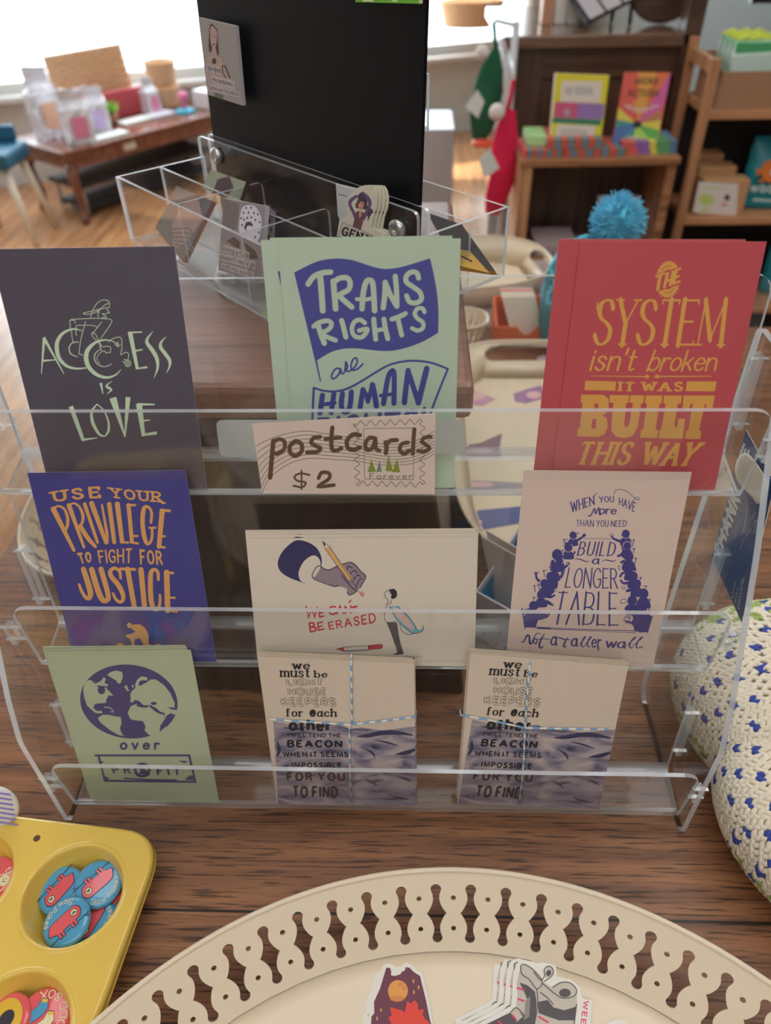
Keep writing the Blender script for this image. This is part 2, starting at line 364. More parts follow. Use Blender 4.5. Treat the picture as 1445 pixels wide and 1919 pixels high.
class Art:
    """print on a flat face: shapes in the face's own plane. Points given in the reading grid of a
    photograph crop (origin, scale) are carried onto the face through the calibrated camera."""
    def __init__(s, frame=None, crop=None, conv=None):
        s.f = frame; s.c = crop; s.items = []; s.conv = conv; s.lift = 6e-5
    def L(s, p):
        if s.conv: return s.conv(p)
        x, y = p
        if s.c: x = s.c[0]+x/s.c[2]; y = s.c[1]+y/s.c[2]
        return s.f.loc(x, y)
    def fill(s, pts, mi, layer=1, smooth=False, local=False):
        if smooth: pts = smooth_pts(pts, 6, True)
        s.items.append((pts if local else [s.L(p) for p in pts], mi, layer))
    def stroke(s, pts, wd, mi, layer=1, smooth=True, cap=True, mapf=None, closed=False):
        n0 = len(pts)
        ws = list(wd) if isinstance(wd, (list, tuple)) else [wd]*n0
        P = [(x, y, q) for (x, y), q in zip(pts, ws)]
        if smooth and n0 > 2: P = smooth_pts(P, 6, closed)
        Q = []
        for p in P:
            if not Q or math.hypot(p[0]-Q[-1][0], p[1]-Q[-1][1]) > 1e-6: Q.append(p)
        P = Q; n = len(P)
        if n < 2: return
        f = mapf or s.L; Ls = []; Rs = []
        for i in range(n):
            a = P[max(i-1, 0)]; b = P[min(i+1, n-1)]
            if 0 < i < n-1:
                d1 = (P[i][0]-a[0], P[i][1]-a[1]); d2 = (b[0]-P[i][0], b[1]-P[i][1])
                l1 = math.hypot(*d1) or 1; l2 = math.hypot(*d2) or 1
                d1 = (d1[0]/l1, d1[1]/l1); d2 = (d2[0]/l2, d2[1]/l2); t = (d1[0]+d2[0], d1[1]+d2[1]); l = math.hypot(*t)
                if l < 1e-3: t = d1; l = 1; k = 1
                else: k = min(1/max(l/2, .35), 2.2)
                t = (t[0]/l, t[1]/l)
            else:
                t = (b[0]-a[0], b[1]-a[1]); l = math.hypot(*t) or 1; t = (t[0]/l, t[1]/l); k = 1
            h = P[i][2]/2*k; Ls.append((P[i][0]-t[1]*h, P[i][1]+t[0]*h)); Rs.append((P[i][0]+t[1]*h, P[i][1]-t[0]*h))
        for i in range(n-1):
            s.items.append(([f(Ls[i]), f(Rs[i]), f(Rs[i+1]), f(Ls[i+1])], mi, layer))
        if cap:
            for p in (P[0], P[-1]):
                if p[2] > 0: s.items.append(([f((p[0]+p[2]/2*math.cos(q*PI/5), p[1]+p[2]/2*math.sin(q*PI/5))) for q in range(10)], mi, layer))
    def disc(s, c, rx, ry, mi, layer=1, n=20, rot=0):
        cr, sr = math.cos(rot), math.sin(rot)
        s.fill([(c[0]+rx*math.cos(2*PI*k/n)*cr-ry*math.sin(2*PI*k/n)*sr, c[1]+rx*math.cos(2*PI*k/n)*sr+ry*math.sin(2*PI*k/n)*cr) for k in range(n)], mi, layer)
    def text(s, txt, quad, mi, th=.14, tn=None, gap=.16, serif=0, layer=1, bulge=(0, 0), cap=True, mapf=None, outline=None, contrast=None):
        """quad: top-left, top-right, bottom-right, bottom-left of the capital line"""
        tn = th if tn is None else tn
        W = 0; lay = []
        for ch in txt:
            gw, st = glyph(ch); lay.append((W, gw, st, ch)); W += (gw + th + gap) if ch != ' ' else gw
        W -= gap
        TL, TR, BR, BL = quad
        py = tn/2; sc = 1-tn
        def mp(p):
            x = p[0]/W; y = p[1]
            b = 4*x*(1-x)
            tx = (TL[0]*(1-x)+TR[0]*x, TL[1]*(1-x)+TR[1]*x - bulge[0]*b); bx = (BL[0]*(1-x)+BR[0]*x, BL[1]*(1-x)+BR[1]*x - bulge[1]*b)
            q = (bx[0]*(1-y)+tx[0]*y, bx[1]*(1-y)+tx[1]*y)
            return mapf(q) if mapf else s.L(q)
        def one(th_, tn_, mi_, lay_):
            for x0, gw, st, ch in lay:
                for pts, sm in st:
                    P = [(x0+th/2+x, py+y*sc) for x, y in pts]
                    if len(P) < 2: continue
                    ws = []
                    for i in range(len(P)):
                        a = P[max(i-1, 0)]; b = P[min(i+1, len(P)-1)]
                        l = math.hypot(b[0]-a[0], b[1]-a[1]) or 1; c = abs(b[1]-a[1])/l
                        ws.append(tn_+(th_-tn_)*c**1.5)
                    if th_ != tn_ and not sm and len(P) > 2:      # contrast letters: each straight leg its own width
                        for i in range(len(P)-1):
                            a, b = P[i], P[i+1]; l = math.hypot(b[0]-a[0], b[1]-a[1]) or 1; c = abs(b[1]-a[1])/l
                            q = tn_+(th_-tn_)*c**1.5
                            if ch in 'AMNVWY' and (b[1]-a[1])*(1 if ch in 'AVWYM' else -1) > 0 and b[0] > a[0]-1e-6 and contrast: q = tn_*1.2
                            s.stroke([a, b], q, mi_, lay_, False, cap, mp)
                    else:
                        s.stroke(P, ws, mi_, lay_, False, cap, mp)
                    if serif:
                        for e, nb in ((P[0], P[1]), (P[-1], P[-2])):
                            dx, dy = nb[0]-e[0], nb[1]-e[1]; l = math.hypot(dx, dy) or 1
                            yy = (e[1]-py)/sc
                            if abs(dy)/l > .7 and (abs(yy) < .03 or abs(yy-1) < .03 or abs(yy-.62) < .03 or yy < -.3):
                                s.stroke([(e[0]-th_/2-serif, e[1]), (e[0]+th_/2+serif, e[1])], tn_*.9, mi_, lay_, False, cap, mp)
                            elif abs(dx)/l > .9 and ch in 'EFLT' and abs(yy-.5) > .1:
                                s.stroke([e, (e[0], e[1]+(-1 if yy > .5 else 1)*serif*1.2)], tn_*1.2, mi_, lay_, False, cap, mp)
        one(th, tn, mi, layer)
        if outline: one(th-outline[1], tn-outline[1], outline[0], layer+1)
    def build(s, bm):
        for i_, (P, mi, layer) in enumerate(s.items):
            z = s.lift*layer + (i_ % 50)*9e-7      # overlapping strokes of one ink never share a plane
            Q = [Vector((p[0], p[1], 0)) for p in P]
            if len(Q) == 4:
                tr = [(0, 1, 2), (0, 2, 3)]
                n1 = (Q[1]-Q[0]).cross(Q[2]-Q[0]).z; n2 = (Q[2]-Q[0]).cross(Q[3]-Q[0]).z
                if n1*n2 < 0: tr = [(0, 1, 3), (1, 2, 3)]
            else:
                tr = geometry.tessellate_polygon([Q])
            V = [bm.verts.new((q.x, q.y, z)) for q in Q]
            for t in tr:
                a, b, c = (Q[i] for i in t); ar = (b-a).cross(c-a).z
                if abs(ar) < 1e-13: continue
                f = bm.faces.new([V[i] for i in (t if ar > 0 else t[::-1])]); f.material_index = mi
def card_mesh(bm, corners, th, mi=0, me=1):
    """flat card: corners (local, counter-clockwise from bottom-left), front face at z=0"""
    F = [bm.verts.new((x, y, 0)) for x, y in corners]; B = [bm.verts.new((x, y, -th)) for x, y in corners]
    bm.faces.new(F).material_index = mi; bm.faces.new(B[::-1]).material_index = me
    n = len(F)
    for i in range(n): bm.faces.new((F[i], B[i], B[(i+1) % n], F[(i+1) % n])).material_index = me
# ---------------------------------------------------------------- the room
OAKF = wood('floor_boards', pc(120, 84, 58, .55), pc(190, 140, 96, .5), 'Y', .5, rough=.16, planks=(0, .09, 0, .0016), grain=.25)
WALLW = mat('pale_wall_paint', (.62, .62, .58), .7, var=.03, vscale=3)
WALLG = mat('grey_green_wall_paint', (.075, .077, .058), .7, var=.04, vscale=3)
TRIM = mat('white_gloss_trim', (.7, .7, .68), .35)
def wall_strip(bm, a, b, z0, z1, th=.12):
    a = Vector((a[0], a[1], 0)); b = Vector((b[0], b[1], 0)); d = (b-a).normalized(); n = Vector((-d.y, d.x, 0))*th
    hexa(bm, [(a.x, a.y, z0), (b.x, b.y, z0), (b.x+n.x, b.y+n.y, z0), (a.x+n.x, a.y+n.y, z0)], [(a.x, a.y, z1), (b.x, b.y, z1), (b.x+n.x, b.y+n.y, z1), (a.x+n.x, a.y+n.y, z1)])
bm = BM(); box(bm, (-5.2, -3.2, FLOOR_Z-.06), (3.4, 8.6, FLOOR_Z)); struct('floor', bm, OAKF)
bm = BM(); box(bm, (-5.2, -3.2, CEIL_Z), (3.4, 8.6, CEIL_Z+.06)); struct('ceiling', bm, mat('ceiling_white', (.75, .74, .7), .8))
WA = Vector((-4.6, 3.93, 0)); WB = Vector((1.32, 6.32, 0)); WD = (WB-WA).normalized(); WL = (WB-WA).length; WN = Vector((-WD.y, WD.x, 0))
def wp(t): p = WA+WD*t; return (p.x, p.y)
SILL, HEAD = -.39, 1.72
bm = BM(); wall_strip(bm, wp(0), wp(WL), FLOOR_Z, SILL-.03); wall_strip(bm, wp(0), wp(WL), HEAD, CEIL_Z); wall_strip(bm, wp(0), wp(.35), SILL-.03, HEAD); wall_strip(bm, wp(WL-.5), wp(WL), SILL-.03, HEAD)
struct('wall_back', bm, WALLW)
bm = BM(); a = WA+WD*.3-WN*.08; b = WA+WD*(WL-.45)-WN*.08; wall_strip(bm, (a.x, a.y), (b.x, b.y), SILL-.03, SILL, .2); struct('trim_1', bm, TRIM)
bm = BM(); wall_strip(bm, wp(0.02), wp(WL-.02), FLOOR_Z, FLOOR_Z+.14, -.02); struct('baseboard_back', bm, TRIM)
bm = BM()
for t in (.36, 2.05, 3.75, WL-.51):
    p = WA+WD*t+WN*.03; q = p+WD*.07; wall_strip(bm, (p.x, p.y), (q.x, q.y), SILL, HEAD, .06)
for z in (SILL, HEAD-.07):
    p = WA+WD*.36+WN*.03; q = WA+WD*(WL-.5)+WN*.03; wall_strip(bm, (p.x, p.y), (q.x, q.y), z, z+.06, .06)
wf = struct('window_1', bm, TRIM)
bm = BM(); p = WA+WD*.36+WN*.055; q = WA+WD*(WL-.5)+WN*.055; wall_strip(bm, (p.x, p.y), (q.x, q.y), SILL+.05, HEAD-.05, .006)
struct('window_pane', bm, clear('window_glass', (.98, .99, .99), 1.0, .0), wf)
bm = BM(); box(bm, (-5.2, -3.2, FLOOR_Z), (-5.08, 4.2, CEIL_Z)); struct('wall_left', bm, WALLW)
bm = BM(); box(bm, (1.3, 2.75, FLOOR_Z), (3.4, 2.87, CEIL_Z)); box(bm, (1.3, 2.87, FLOOR_Z), (1.42, 6.45, CEIL_Z)); box(bm, (3.28, -3.2, FLOOR_Z), (3.4, 2.75, CEIL_Z)); struct('wall_right', bm, WALLG)
bm = BM(); box(bm, (-5.08, -3.2, FLOOR_Z), (3.28, -3.08, CEIL_Z)); struct('wall_front', bm, WALLW)

# the counter table everything stands on
TABW = wood('oak_table_wood', pc(82, 52, 32, .5), pc(134, 90, 57, .5), 'X', 1.0, rough=.46, planks=(1, .33, .09, .0010), coat=.04, grain=.75)
t = thing('display_table', (.3, .2, FLOOR_Z), 'brown oak table with a long plank seam under the clear postcard rack', 'table')
TX0, TX1, TY0, TY1 = -.45, 1.15, -.75, .832
bm = BM(); box(bm, (TX0, TY0, -.035), (TX1, TY1, 0)); mk('tabletop', bm, TABW, t, bevel=.004, origin=(0, 0, 0))
bm = BM(); box(bm, (TX0+.06, TY0+.06, -.14), (TX1-.06, TY1-.06, -.035)); mk('apron', bm, wood('oak_table_side', pc(58, 40, 28), pc(100, 68, 46), 'X', 1), t)
for x in (TX0+.09, TX1-.09):
    for y in (TY0+.09, TY1-.09):
        bm = BM(); tube(bm, [(x, y, FLOOR_Z), (x, y, -.5), (x, y, -.14)], [.022, .034, .036], 12); mk('leg', bm, MATS['oak_table_side'], t)
# second table behind, carrying the far tray and the record box
t = thing('display_table', (.14, .98, FLOOR_Z), 'grey brown table behind the first one, with the far white tray and orange box', 'table')
bm = BM(); box(bm, (-.12, .838, -.03), (.40, 1.125, 0)); mk('tabletop', bm, mat('greyed_wood', pc(120, 104, 100, .55), .28, var=.1, vscale=8), t, bevel=.004)
bm = BM(); box(bm, (-.08, .87, -.12), (.36, 1.09, -.03)); mk('apron', bm, MATS['oak_table_side'], t)
for x in (-.07, .35):
    for y in (.88, 1.08):
        bm = BM(); tube(bm, [(x, y, FLOOR_Z), (x, y, -.12)], [.02, .03], 10); mk('leg', bm, MATS['oak_table_side'], t)

# ---------------------------------------------------------------- clear acrylic postcard rack
TIER = [(.0603, .2701), (.0220, .1423), (-.0163, .0146)]      # fold line (y, z) of the top, middle and bottom pocket
LEAN = .2311
XL, XR = -.2525, .2195
rack = thing('postcard_rack', (-.0165, .04, 0), 'clear acrylic three tier countertop rack holding the postcards', 'display rack')
def side_profile():
    return [(-.026, 0), (.100, 0), (.108, .012), (.110, .36), (.076, .36), (.024, .252), (.001, .194), (-.016, .15), (-.026, .114)]
def slot(x, y0, z0, y1, z1, wd=.0075):
    a, b = Vector((x, y0, z0)), Vector((x, y1, z1)); d = (b-a).normalized(); n = Vector((0, -d.z, d.y))*wd/2
    return [a+n, a-n, b-n, b+n]
SLOTS = []
for (yb, zb) in TIER:
    SLOTS.append(((yb+.0369, zb+.025), (yb+.0405, zb+.076)))       # behind the back panel
    SLOTS.append(((yb-.0043, zb+.030), (yb-.0055, zb+.047)))      # in the lip
for x, n in ((-.2585, -1), (.2215, 1)):
    bm = BM(); P = rounded([(x, y, z) for y, z in side_profile()], .006, 4)
    holes = [slot(x, a[0], a[1], b[0], b[1]) for a, b in SLOTS]
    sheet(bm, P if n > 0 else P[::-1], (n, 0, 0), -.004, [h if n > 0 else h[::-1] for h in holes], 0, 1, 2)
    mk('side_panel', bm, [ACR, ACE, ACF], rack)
def tray(yb, zb, with_label):
    T, K, B, Lp = (yb+.042, zb+.125), (yb+.034, zb+.006), (yb, zb), (yb-.006, zb+.067)
    def arc(p, q, r, d, n=4):                      # rounded fold at q between p and r
        a = Vector(p)-Vector(q); b = Vector(r)-Vector(q); a = Vector(q)+a.normalized()*d; b = Vector(q)+b.normalized()*d
        return [tuple(a*(1-t)**2+Vector(q)*2*t*(1-t)+b*t*t) for t in [i/n for i in range(n+1)]]
    prof = []; rt = .012
    def end(p, q):
        d = (Vector(q)-Vector(p)).normalized(); return [tuple(Vector(p)+d*rt*f) for f in (0, .08, .3, .62, 1)]
    prof += end(T, K); na = len(prof); prof += arc(T, K, B, .004); prof += arc(K, B, Lp, .0035); nb = len(prof); prof += end(Lp, B)[::-1]
    n = len(prof); ins = [0.0]*n
    for i in range(5):
        f = (0, .08, .3, .62, 1)[i]; s_ = rt-math.sqrt(max(rt*rt-(rt-rt*f)**2, 0)); ins[i] = s_; ins[n-1-i] = s_
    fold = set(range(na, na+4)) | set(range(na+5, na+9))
    bm = BM(); th = .003; F = []; Bk = []
    for i, p in enumerate(prof):
        a = Vector(prof[max(i-1, 0)]); b = Vector(prof[min(i+1, n-1)]); d = (b-a).normalized(); o = Vector((-d.y, d.x))*th
        q = Vector(p)+o
        F.append((bm.verts.new((XL+ins[i], p[0], p[1])), bm.verts.new((XR-ins[i], p[0], p[1]))))
        Bk.append((bm.verts.new((XL+ins[i], q.x, q.y)), bm.verts.new((XR-ins[i], q.x, q.y))))
    for i in range(n-1):
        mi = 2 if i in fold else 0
        bm.faces.new((F[i][0], F[i][1], F[i+1][1], F[i+1][0])).material_index = mi
        bm.faces.new((Bk[i][1], Bk[i][0], Bk[i+1][0], Bk[i+1][1])).material_index = mi
        bm.faces.new((F[i][0], F[i+1][0], Bk[i+1][0], Bk[i][0])).material_index = 1
        bm.faces.new((F[i][1], Bk[i][1], Bk[i+1][1], F[i+1][1])).material_index = 1
    for i in (0, n-1): bm.faces.new((F[i][0], Bk[i][0], Bk[i][1], F[i][1])).material_index = 1
    bmesh.ops.recalc_face_normals(bm, faces=bm.faces)
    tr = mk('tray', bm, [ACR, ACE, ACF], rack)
    for x0, x1 in ((XR-.0006, XR+.0105), (XL-.0145, XL+.0006)):
        for (y0, z0, y1, z1, hh) in ((yb+.0353, zb+.028, yb+.0389, zb+.073, 0), (yb-.0058, zb+.032, yb-.0070, zb+.045, 0)):
            bm = BM(); hexa(bm, [(x0, y0, z0), (x1, y0, z0), (x1, y0+.003, z0), (x0, y0+.003, z0)], [(x0, y1, z1), (x1, y1, z1), (x1, y1+.003, z1), (x0, y1+.003, z1)])
            bm.normal_update()
            for f in bm.faces: f.material_index = 1 if abs(f.normal.z) > .5 else 0
            mk('tab', bm, [ACR, ACE], tr)
    return tr
trays = [tray(yb, zb, i == 0) for i, (yb, zb) in enumerate(TIER)]
# pale strip stuck to the top lip, behind the hand-lettered sign
LIPU = Vector((0, -.006, .067)).normalized()
yb, zb = TIER[0]
lipf = Frame((0, yb-.0034, zb), (1, 0, 0), LIPU)
q = [lipf.loc(*p) for p in ((413, 857), (873, 850), (870, 788), (404, 787))]
bm = BM(); card_mesh(bm, [tuple(v)[:2] for v in rounded([(x, y, 0) for x, y in q], .005)], .0002)
ls = frosted('milky_label_film', (.62, .66, .66), .75)
mk('label_strip', bm, [ls, ls], trays[0], M=lipf.M())['label'] = 'milky blank label strip'
# ---------------------------------------------------------------- postcards standing in the rack
PAPER = mat('white_card', pc(205, 196, 184, .62), .6)
def tierframe(i, off=0.0):
    yb, zb = TIER[i]; up = Vector((0, math.sin(LEAN), math.cos(LEAN)))
    f = Frame((0, yb, zb), (1, 0, 0), up); f.o = f.o + f.en*off
    return f
def postcard(name, tier, px, label, cat, mats, draw, crop, off=-.0006, th=.00035, minw=.0014, group=None):
    """px: TL TR BR BL of the card in the photograph; draw(art) prints on it"""
    f0 = tierframe(tier, off)
    q = [f0.loc(*p) for p in px]; bl, br = q[3], q[2]
    ox = (bl[0]+br[0])/2
    f = Frame(f0.o + f0.ex*ox, f0.ex, f0.ey)
    cn = [(x-ox, y) for x, y in (q[3], q[2], q[1], q[0])]
    lo = min(cn[0][1], cn[1][1]); d = max(0, minw-lo)
    cn[0] = (cn[0][0], max(cn[0][1], minw)); cn[1] = (cn[1][0], max(cn[1][1], minw))
    bm = BM(); card_mesh(bm, cn, th)
    a = Art(f, crop); draw(a); a.build(bm)
    o = mk(name, bm, mats, None, M=f.M())
    return tag(o, label, cat, group)
def behind(o, n, dx, dy, label, rot=0.0, gap=.0006, dn=None):
    M = WM[o.name] @ Matrix.Translation((dx, dy, -(dn if dn is not None else gap*n))) @ Matrix.Rotation(rot, 4, 'Z')
    return dup(o, M, label)

# -- charcoal card: ACCESS IS LOVE
MI = ink('mint_ink', 158, 172, 146); CH = ink('charcoal_card', 63, 57, 66); CHE = ink('card_edge', 190, 170, 160)
def d_access(a):
    S = a.stroke
    S([(267, 897), (285, 665)], [5, 20], 2, smooth=False, cap=False); S([(282, 662), (413, 897)], [20, 5], 2, smooth=False, cap=False); S([(278, 812), (356, 806)], [14, 6], 2, smooth=False, cap=False)
    S([(526, 618), (490, 608), (450, 612), (400, 640), (370, 690), (368, 745), (385, 800), (430, 845), (490, 862), (555, 858)], [5, 9, 13, 19, 25, 27, 24, 18, 13, 8], 2)
    S([(758, 705), (720, 684), (670, 678), (610, 698), (565, 745), (556, 800), (575, 855), (625, 902), (690, 920), (745, 903), (779, 870)], [4, 6, 10, 18, 27, 29, 27, 22, 16, 10, 4], 2)
    S([(505, 690), (465, 698), (446, 730), (458, 768), (503, 788)], [5, 6, 7, 7, 4], 2)
    S([(645, 738), (615, 765), (610, 800), (630, 835), (675, 850), (720, 833)], [4, 6, 7, 6, 5, 4], 2)
    S([(655, 752), (630, 780), (628, 808), (645, 832)], 4, 2)
    for P in ([(585, 532), (592, 505), (610, 465), (632, 436), (665, 420), (695, 424), (706, 442), (704, 468)], [(700, 440), (665, 462), (628, 505)], [(704, 468), (650, 477), (600, 490), (538, 505), (560, 513), (600, 505), (632, 490)],
              [(690, 474), (694, 487), (706, 503), (692, 503)], [(692, 505), (675, 512), (662, 508), (672, 520), (686, 528), (682, 536), (658, 532)], [(646, 480), (634, 482), (632, 500), (642, 506)], [(630, 515), (636, 532)],
              [(454, 604), (452, 575), (456, 548), (520, 542), (600, 538), (680, 541), (718, 548), (714, 575), (650, 668)], [(456, 550), (480, 552), (486, 572)], [(460, 606), (468, 680), (480, 690), (508, 692)], [(492, 650), (492, 590), (540, 583), (600, 585), (625, 594)],
              [(552, 560), (525, 660), (510, 760), (516, 768), (536, 778)], [(655, 562), (612, 618), (592, 645), (640, 700), (658, 722), (700, 718), (714, 730), (712, 758)], [(592, 640), (604, 634), (618, 644), (640, 690), (655, 716)], [(640, 716), (660, 750), (676, 748), (684, 764), (696, 758), (712, 760)],
              [(700, 690), (730, 668), (765, 660), (784, 672), (786, 730), (778, 772), (812, 757), (830, 772), (822, 806), (800, 802)], [(740, 700), (752, 716), (762, 690), (760, 722), (776, 706)], [(790, 815), (806, 826)]):
        S(P, 4.4, 2)
    for r in (19, 8): S([(824+r*math.cos(t*PI/6), 829+r*1.05*math.sin(t*PI/6)) for t in range(13)], 5, 2)
    S([(838, 626), (886, 864)], [30, 20], 2, smooth=False, cap=False); S([(826, 630), (917, 627)], [10, 9], 2, smooth=False, cap=False); S([(858, 750), (920, 740)], [14, 9], 2, smooth=False, cap=False); S([(875, 864), (950, 853)], [8, 14], 2, smooth=False, cap=False)
    S([(985, 625), (955, 662), (948, 695), (985, 748), (1012, 800), (1016, 860), (993, 922)], [3, 14, 22, 26, 24, 15, 3], 2)
    S([(1070, 657), (1040, 692), (1036, 725), (1068, 770), (1094, 810), (1093, 850), (1073, 890)], [3, 14, 22, 24, 22, 13, 3], 2)
    S([(650, 955), (664, 1026)], [18, 5], 2, smooth=False, cap=False); S([(722, 945), (692, 966), (690, 980), (712, 992), (716, 1003), (690, 1026)], [3, 10, 15, 16, 12, 3], 2)
    S([(457, 1106), (537, 1326)], [30, 22], 2, smooth=False, cap=False); S([(530, 1322), (628, 1309)], [18, 5], 2, smooth=False, cap=False)
    S([(625, 1092), (592, 1140), (598, 1210), (640, 1285), (678, 1298)], [7, 15, 22, 16, 8], 2); S([(625, 1092), (668, 1130), (698, 1200), (700, 1262), (678, 1298)], [7, 8, 12, 16, 8], 2)
    S([(728, 1050), (806, 1303)], [46, 8], 2, smooth=False, cap=False); S([(826, 1046), (806, 1303)], [32, 8], 2, smooth=False, cap=False)
    S([(896, 1088), (926, 1298)], [40, 22], 2, smooth=False, cap=False); S([(886, 1092), (998, 1094)], [16, 10], 2, smooth=False, cap=False); S([(914, 1199), (970, 1194)], [14, 5], 2, smooth=False, cap=False); S([(916, 1290), (1012, 1277)], [14, 20], 2, smooth=False, cap=False)
c1 = postcard('postcard', 0, [(-20, 467), (327, 461), (389, 923), (95, 923)], 'charcoal postcard lettered ACCESS IS LOVE with a wheelchair rider', 'postcard', [CH, CHE, MI], d_access, (0, 440, 3.44), group='postcards standing in the clear rack')

# -- mint card: TRANS RIGHTS are HUMAN RIGHTS!
MINT = ink('mint_card', 144, 156, 136); MINTE = ink('mint_card_edge', 158, 170, 146); NAVY = ink('navy_ink', 56, 56, 112)
def d_trans(a):
    S = a.stroke
    top = smooth_pts([(300, 265), (420, 205), (500, 184), (580, 179), (660, 189), (740, 215), (810, 236), (870, 243), (950, 233), (1040, 208), (1132, 178)], 4)
    right = smooth_pts([(1138, 184), (1160, 280), (1180, 400), (1188, 520), (1186, 636)], 4)
    bot = smooth_pts([(1186, 636), (1100, 686), (1010, 722), (920, 744), (850, 748), (760, 740), (680, 732), (600, 735), (520, 758), (440, 806)], 4)
    a.fill(top+right+bot+[(466, 936), (459, 938)], 2)
    def B(P, wd=40, sm=True): S(P, wd, 3, 2, sm)
    B([(386, 336), (420, 290), (470, 268), (525, 262)], 34); B([(458, 275), (466, 350), (476, 500)], [38, 38, 36])
    B([(541, 318), (548, 400), (555, 488)], 36); B([(552, 318), (580, 300), (625, 298), (645, 330), (632, 372), (580, 402), (600, 430), (655, 478)], 33)
    B([(718, 488), (724, 400), (740, 330), (762, 312), (785, 340), (795, 500)], 34); B([(685, 428), (735, 432), (790, 420)], 24)
    B([(848, 482), (858, 400), (860, 325)], 33); B([(860, 325), (890, 400), (932, 472)], 33, False); B([(932, 472), (930, 380), (922, 288)], 32)
    B([(1066, 300), (1055, 268), (1022, 262), (992, 285), (990, 322), (1030, 352), (1075, 388), (1082, 430), (1050, 452), (1010, 445), (992, 408)], 31)
    B([(448, 590), (466, 650), (486, 700)], 33); B([(420, 596), (455, 572), (505, 562), (530, 580), (515, 612), (470, 640), (500, 660), (555, 682)], 29)
    B([(592, 560), (606, 610), (618, 662)], 32)
    B([(735, 575), (705, 556), (670, 570), (655, 615), (672, 655), (710, 664), (740, 640), (748, 612), (700, 622)], 28)
    B([(790, 552), (795, 610), (802, 676)], 31); B([(852, 552), (862, 610), (876, 672)], 31); B([(798, 622), (862, 612)], 26, False)
    B([(902, 552), (950, 535), (985, 517)], 30); B([(938, 545), (950, 600), (962, 650)], 30)
    B([(1102, 508), (1090, 486), (1058, 488), (1042, 520), (1060, 548), (1092, 572), (1092, 606), (1060, 622), (1026, 608)], 26)
    def N(P, wd=11, sm=True): S(P, wd, 2, 1, sm)
    N([(588, 862), (560, 855), (535, 885), (532, 915), (550, 915), (575, 890), (586, 860), (590, 885), (606, 882), (615, 850), (618, 815), (628, 842), (622, 870), (640, 872)], 11)
    N([(640, 872), (670, 850), (688, 815), (682, 792), (662, 800), (650, 840), (660, 866), (690, 858), (722, 828)], 11)
    N([(412, 1170), (416, 1070), (421, 974)], 14, False); N([(421, 974), (470, 990), (540, 997), (620, 982), (710, 936), (800, 880), (880, 836), (960, 814), (1050, 808), (1150, 822), (1246, 858)], 13); N([(1246, 858), (1200, 970), (1150, 1100), (1130, 1170)], 13)
    N([(474, 1020), (466, 1080), (458, 1130)], 32); N([(544, 1012), (536, 1070), (528, 1128)], 32); N([(460, 1080), (550, 1066)], 24)
    N([(597, 1010), (590, 1080), (604, 1120), (632, 1118), (646, 1070), (652, 1000)], 32)
    N([(706, 1095), (716, 1030), (724, 985)], 32); N([(724, 985), (744, 1020), (754, 1060)], 27, False); N([(754, 1060), (770, 1000), (782, 955)], 27, False); N([(782, 955), (796, 1020), (806, 1086)], 34, False)
    N([(850, 1072), (868, 960), (886, 890), (914, 884), (914, 1070)], 32); N([(832, 1022), (912, 1012)], 22)
    N([(978, 1066), (990, 960), (1002, 868)], 34); N([(1002, 872), (1030, 960), (1064, 1066)], 32, False); N([(1064, 1066), (1090, 960), (1116, 856)], 36)
    a.text('RIGHTS!', [(440, 1160), (1115, 1092), (1085, 1300), (440, 1330)], 2, th=.2, tn=.17, gap=.1)
c2 = postcard('postcard', 0, [(520, 451), (863.5, 447), (851, 914), (558, 917)], 'front mint postcard with navy flag lettered TRANS RIGHTS are HUMAN RIGHTS', 'postcard', [MINT, MINTE, NAVY, MINT], d_trans, (460, 430, 3.284), group='postcards standing in the clear rack')
behind(c2, 1, -.0095, .0002, 'mint flag postcard sticking out to the left behind the front one', dn=.0012)
behind(c2, 2, -.0045, .0012, 'hindmost mint flag postcard, only its top edge showing', dn=.0022)

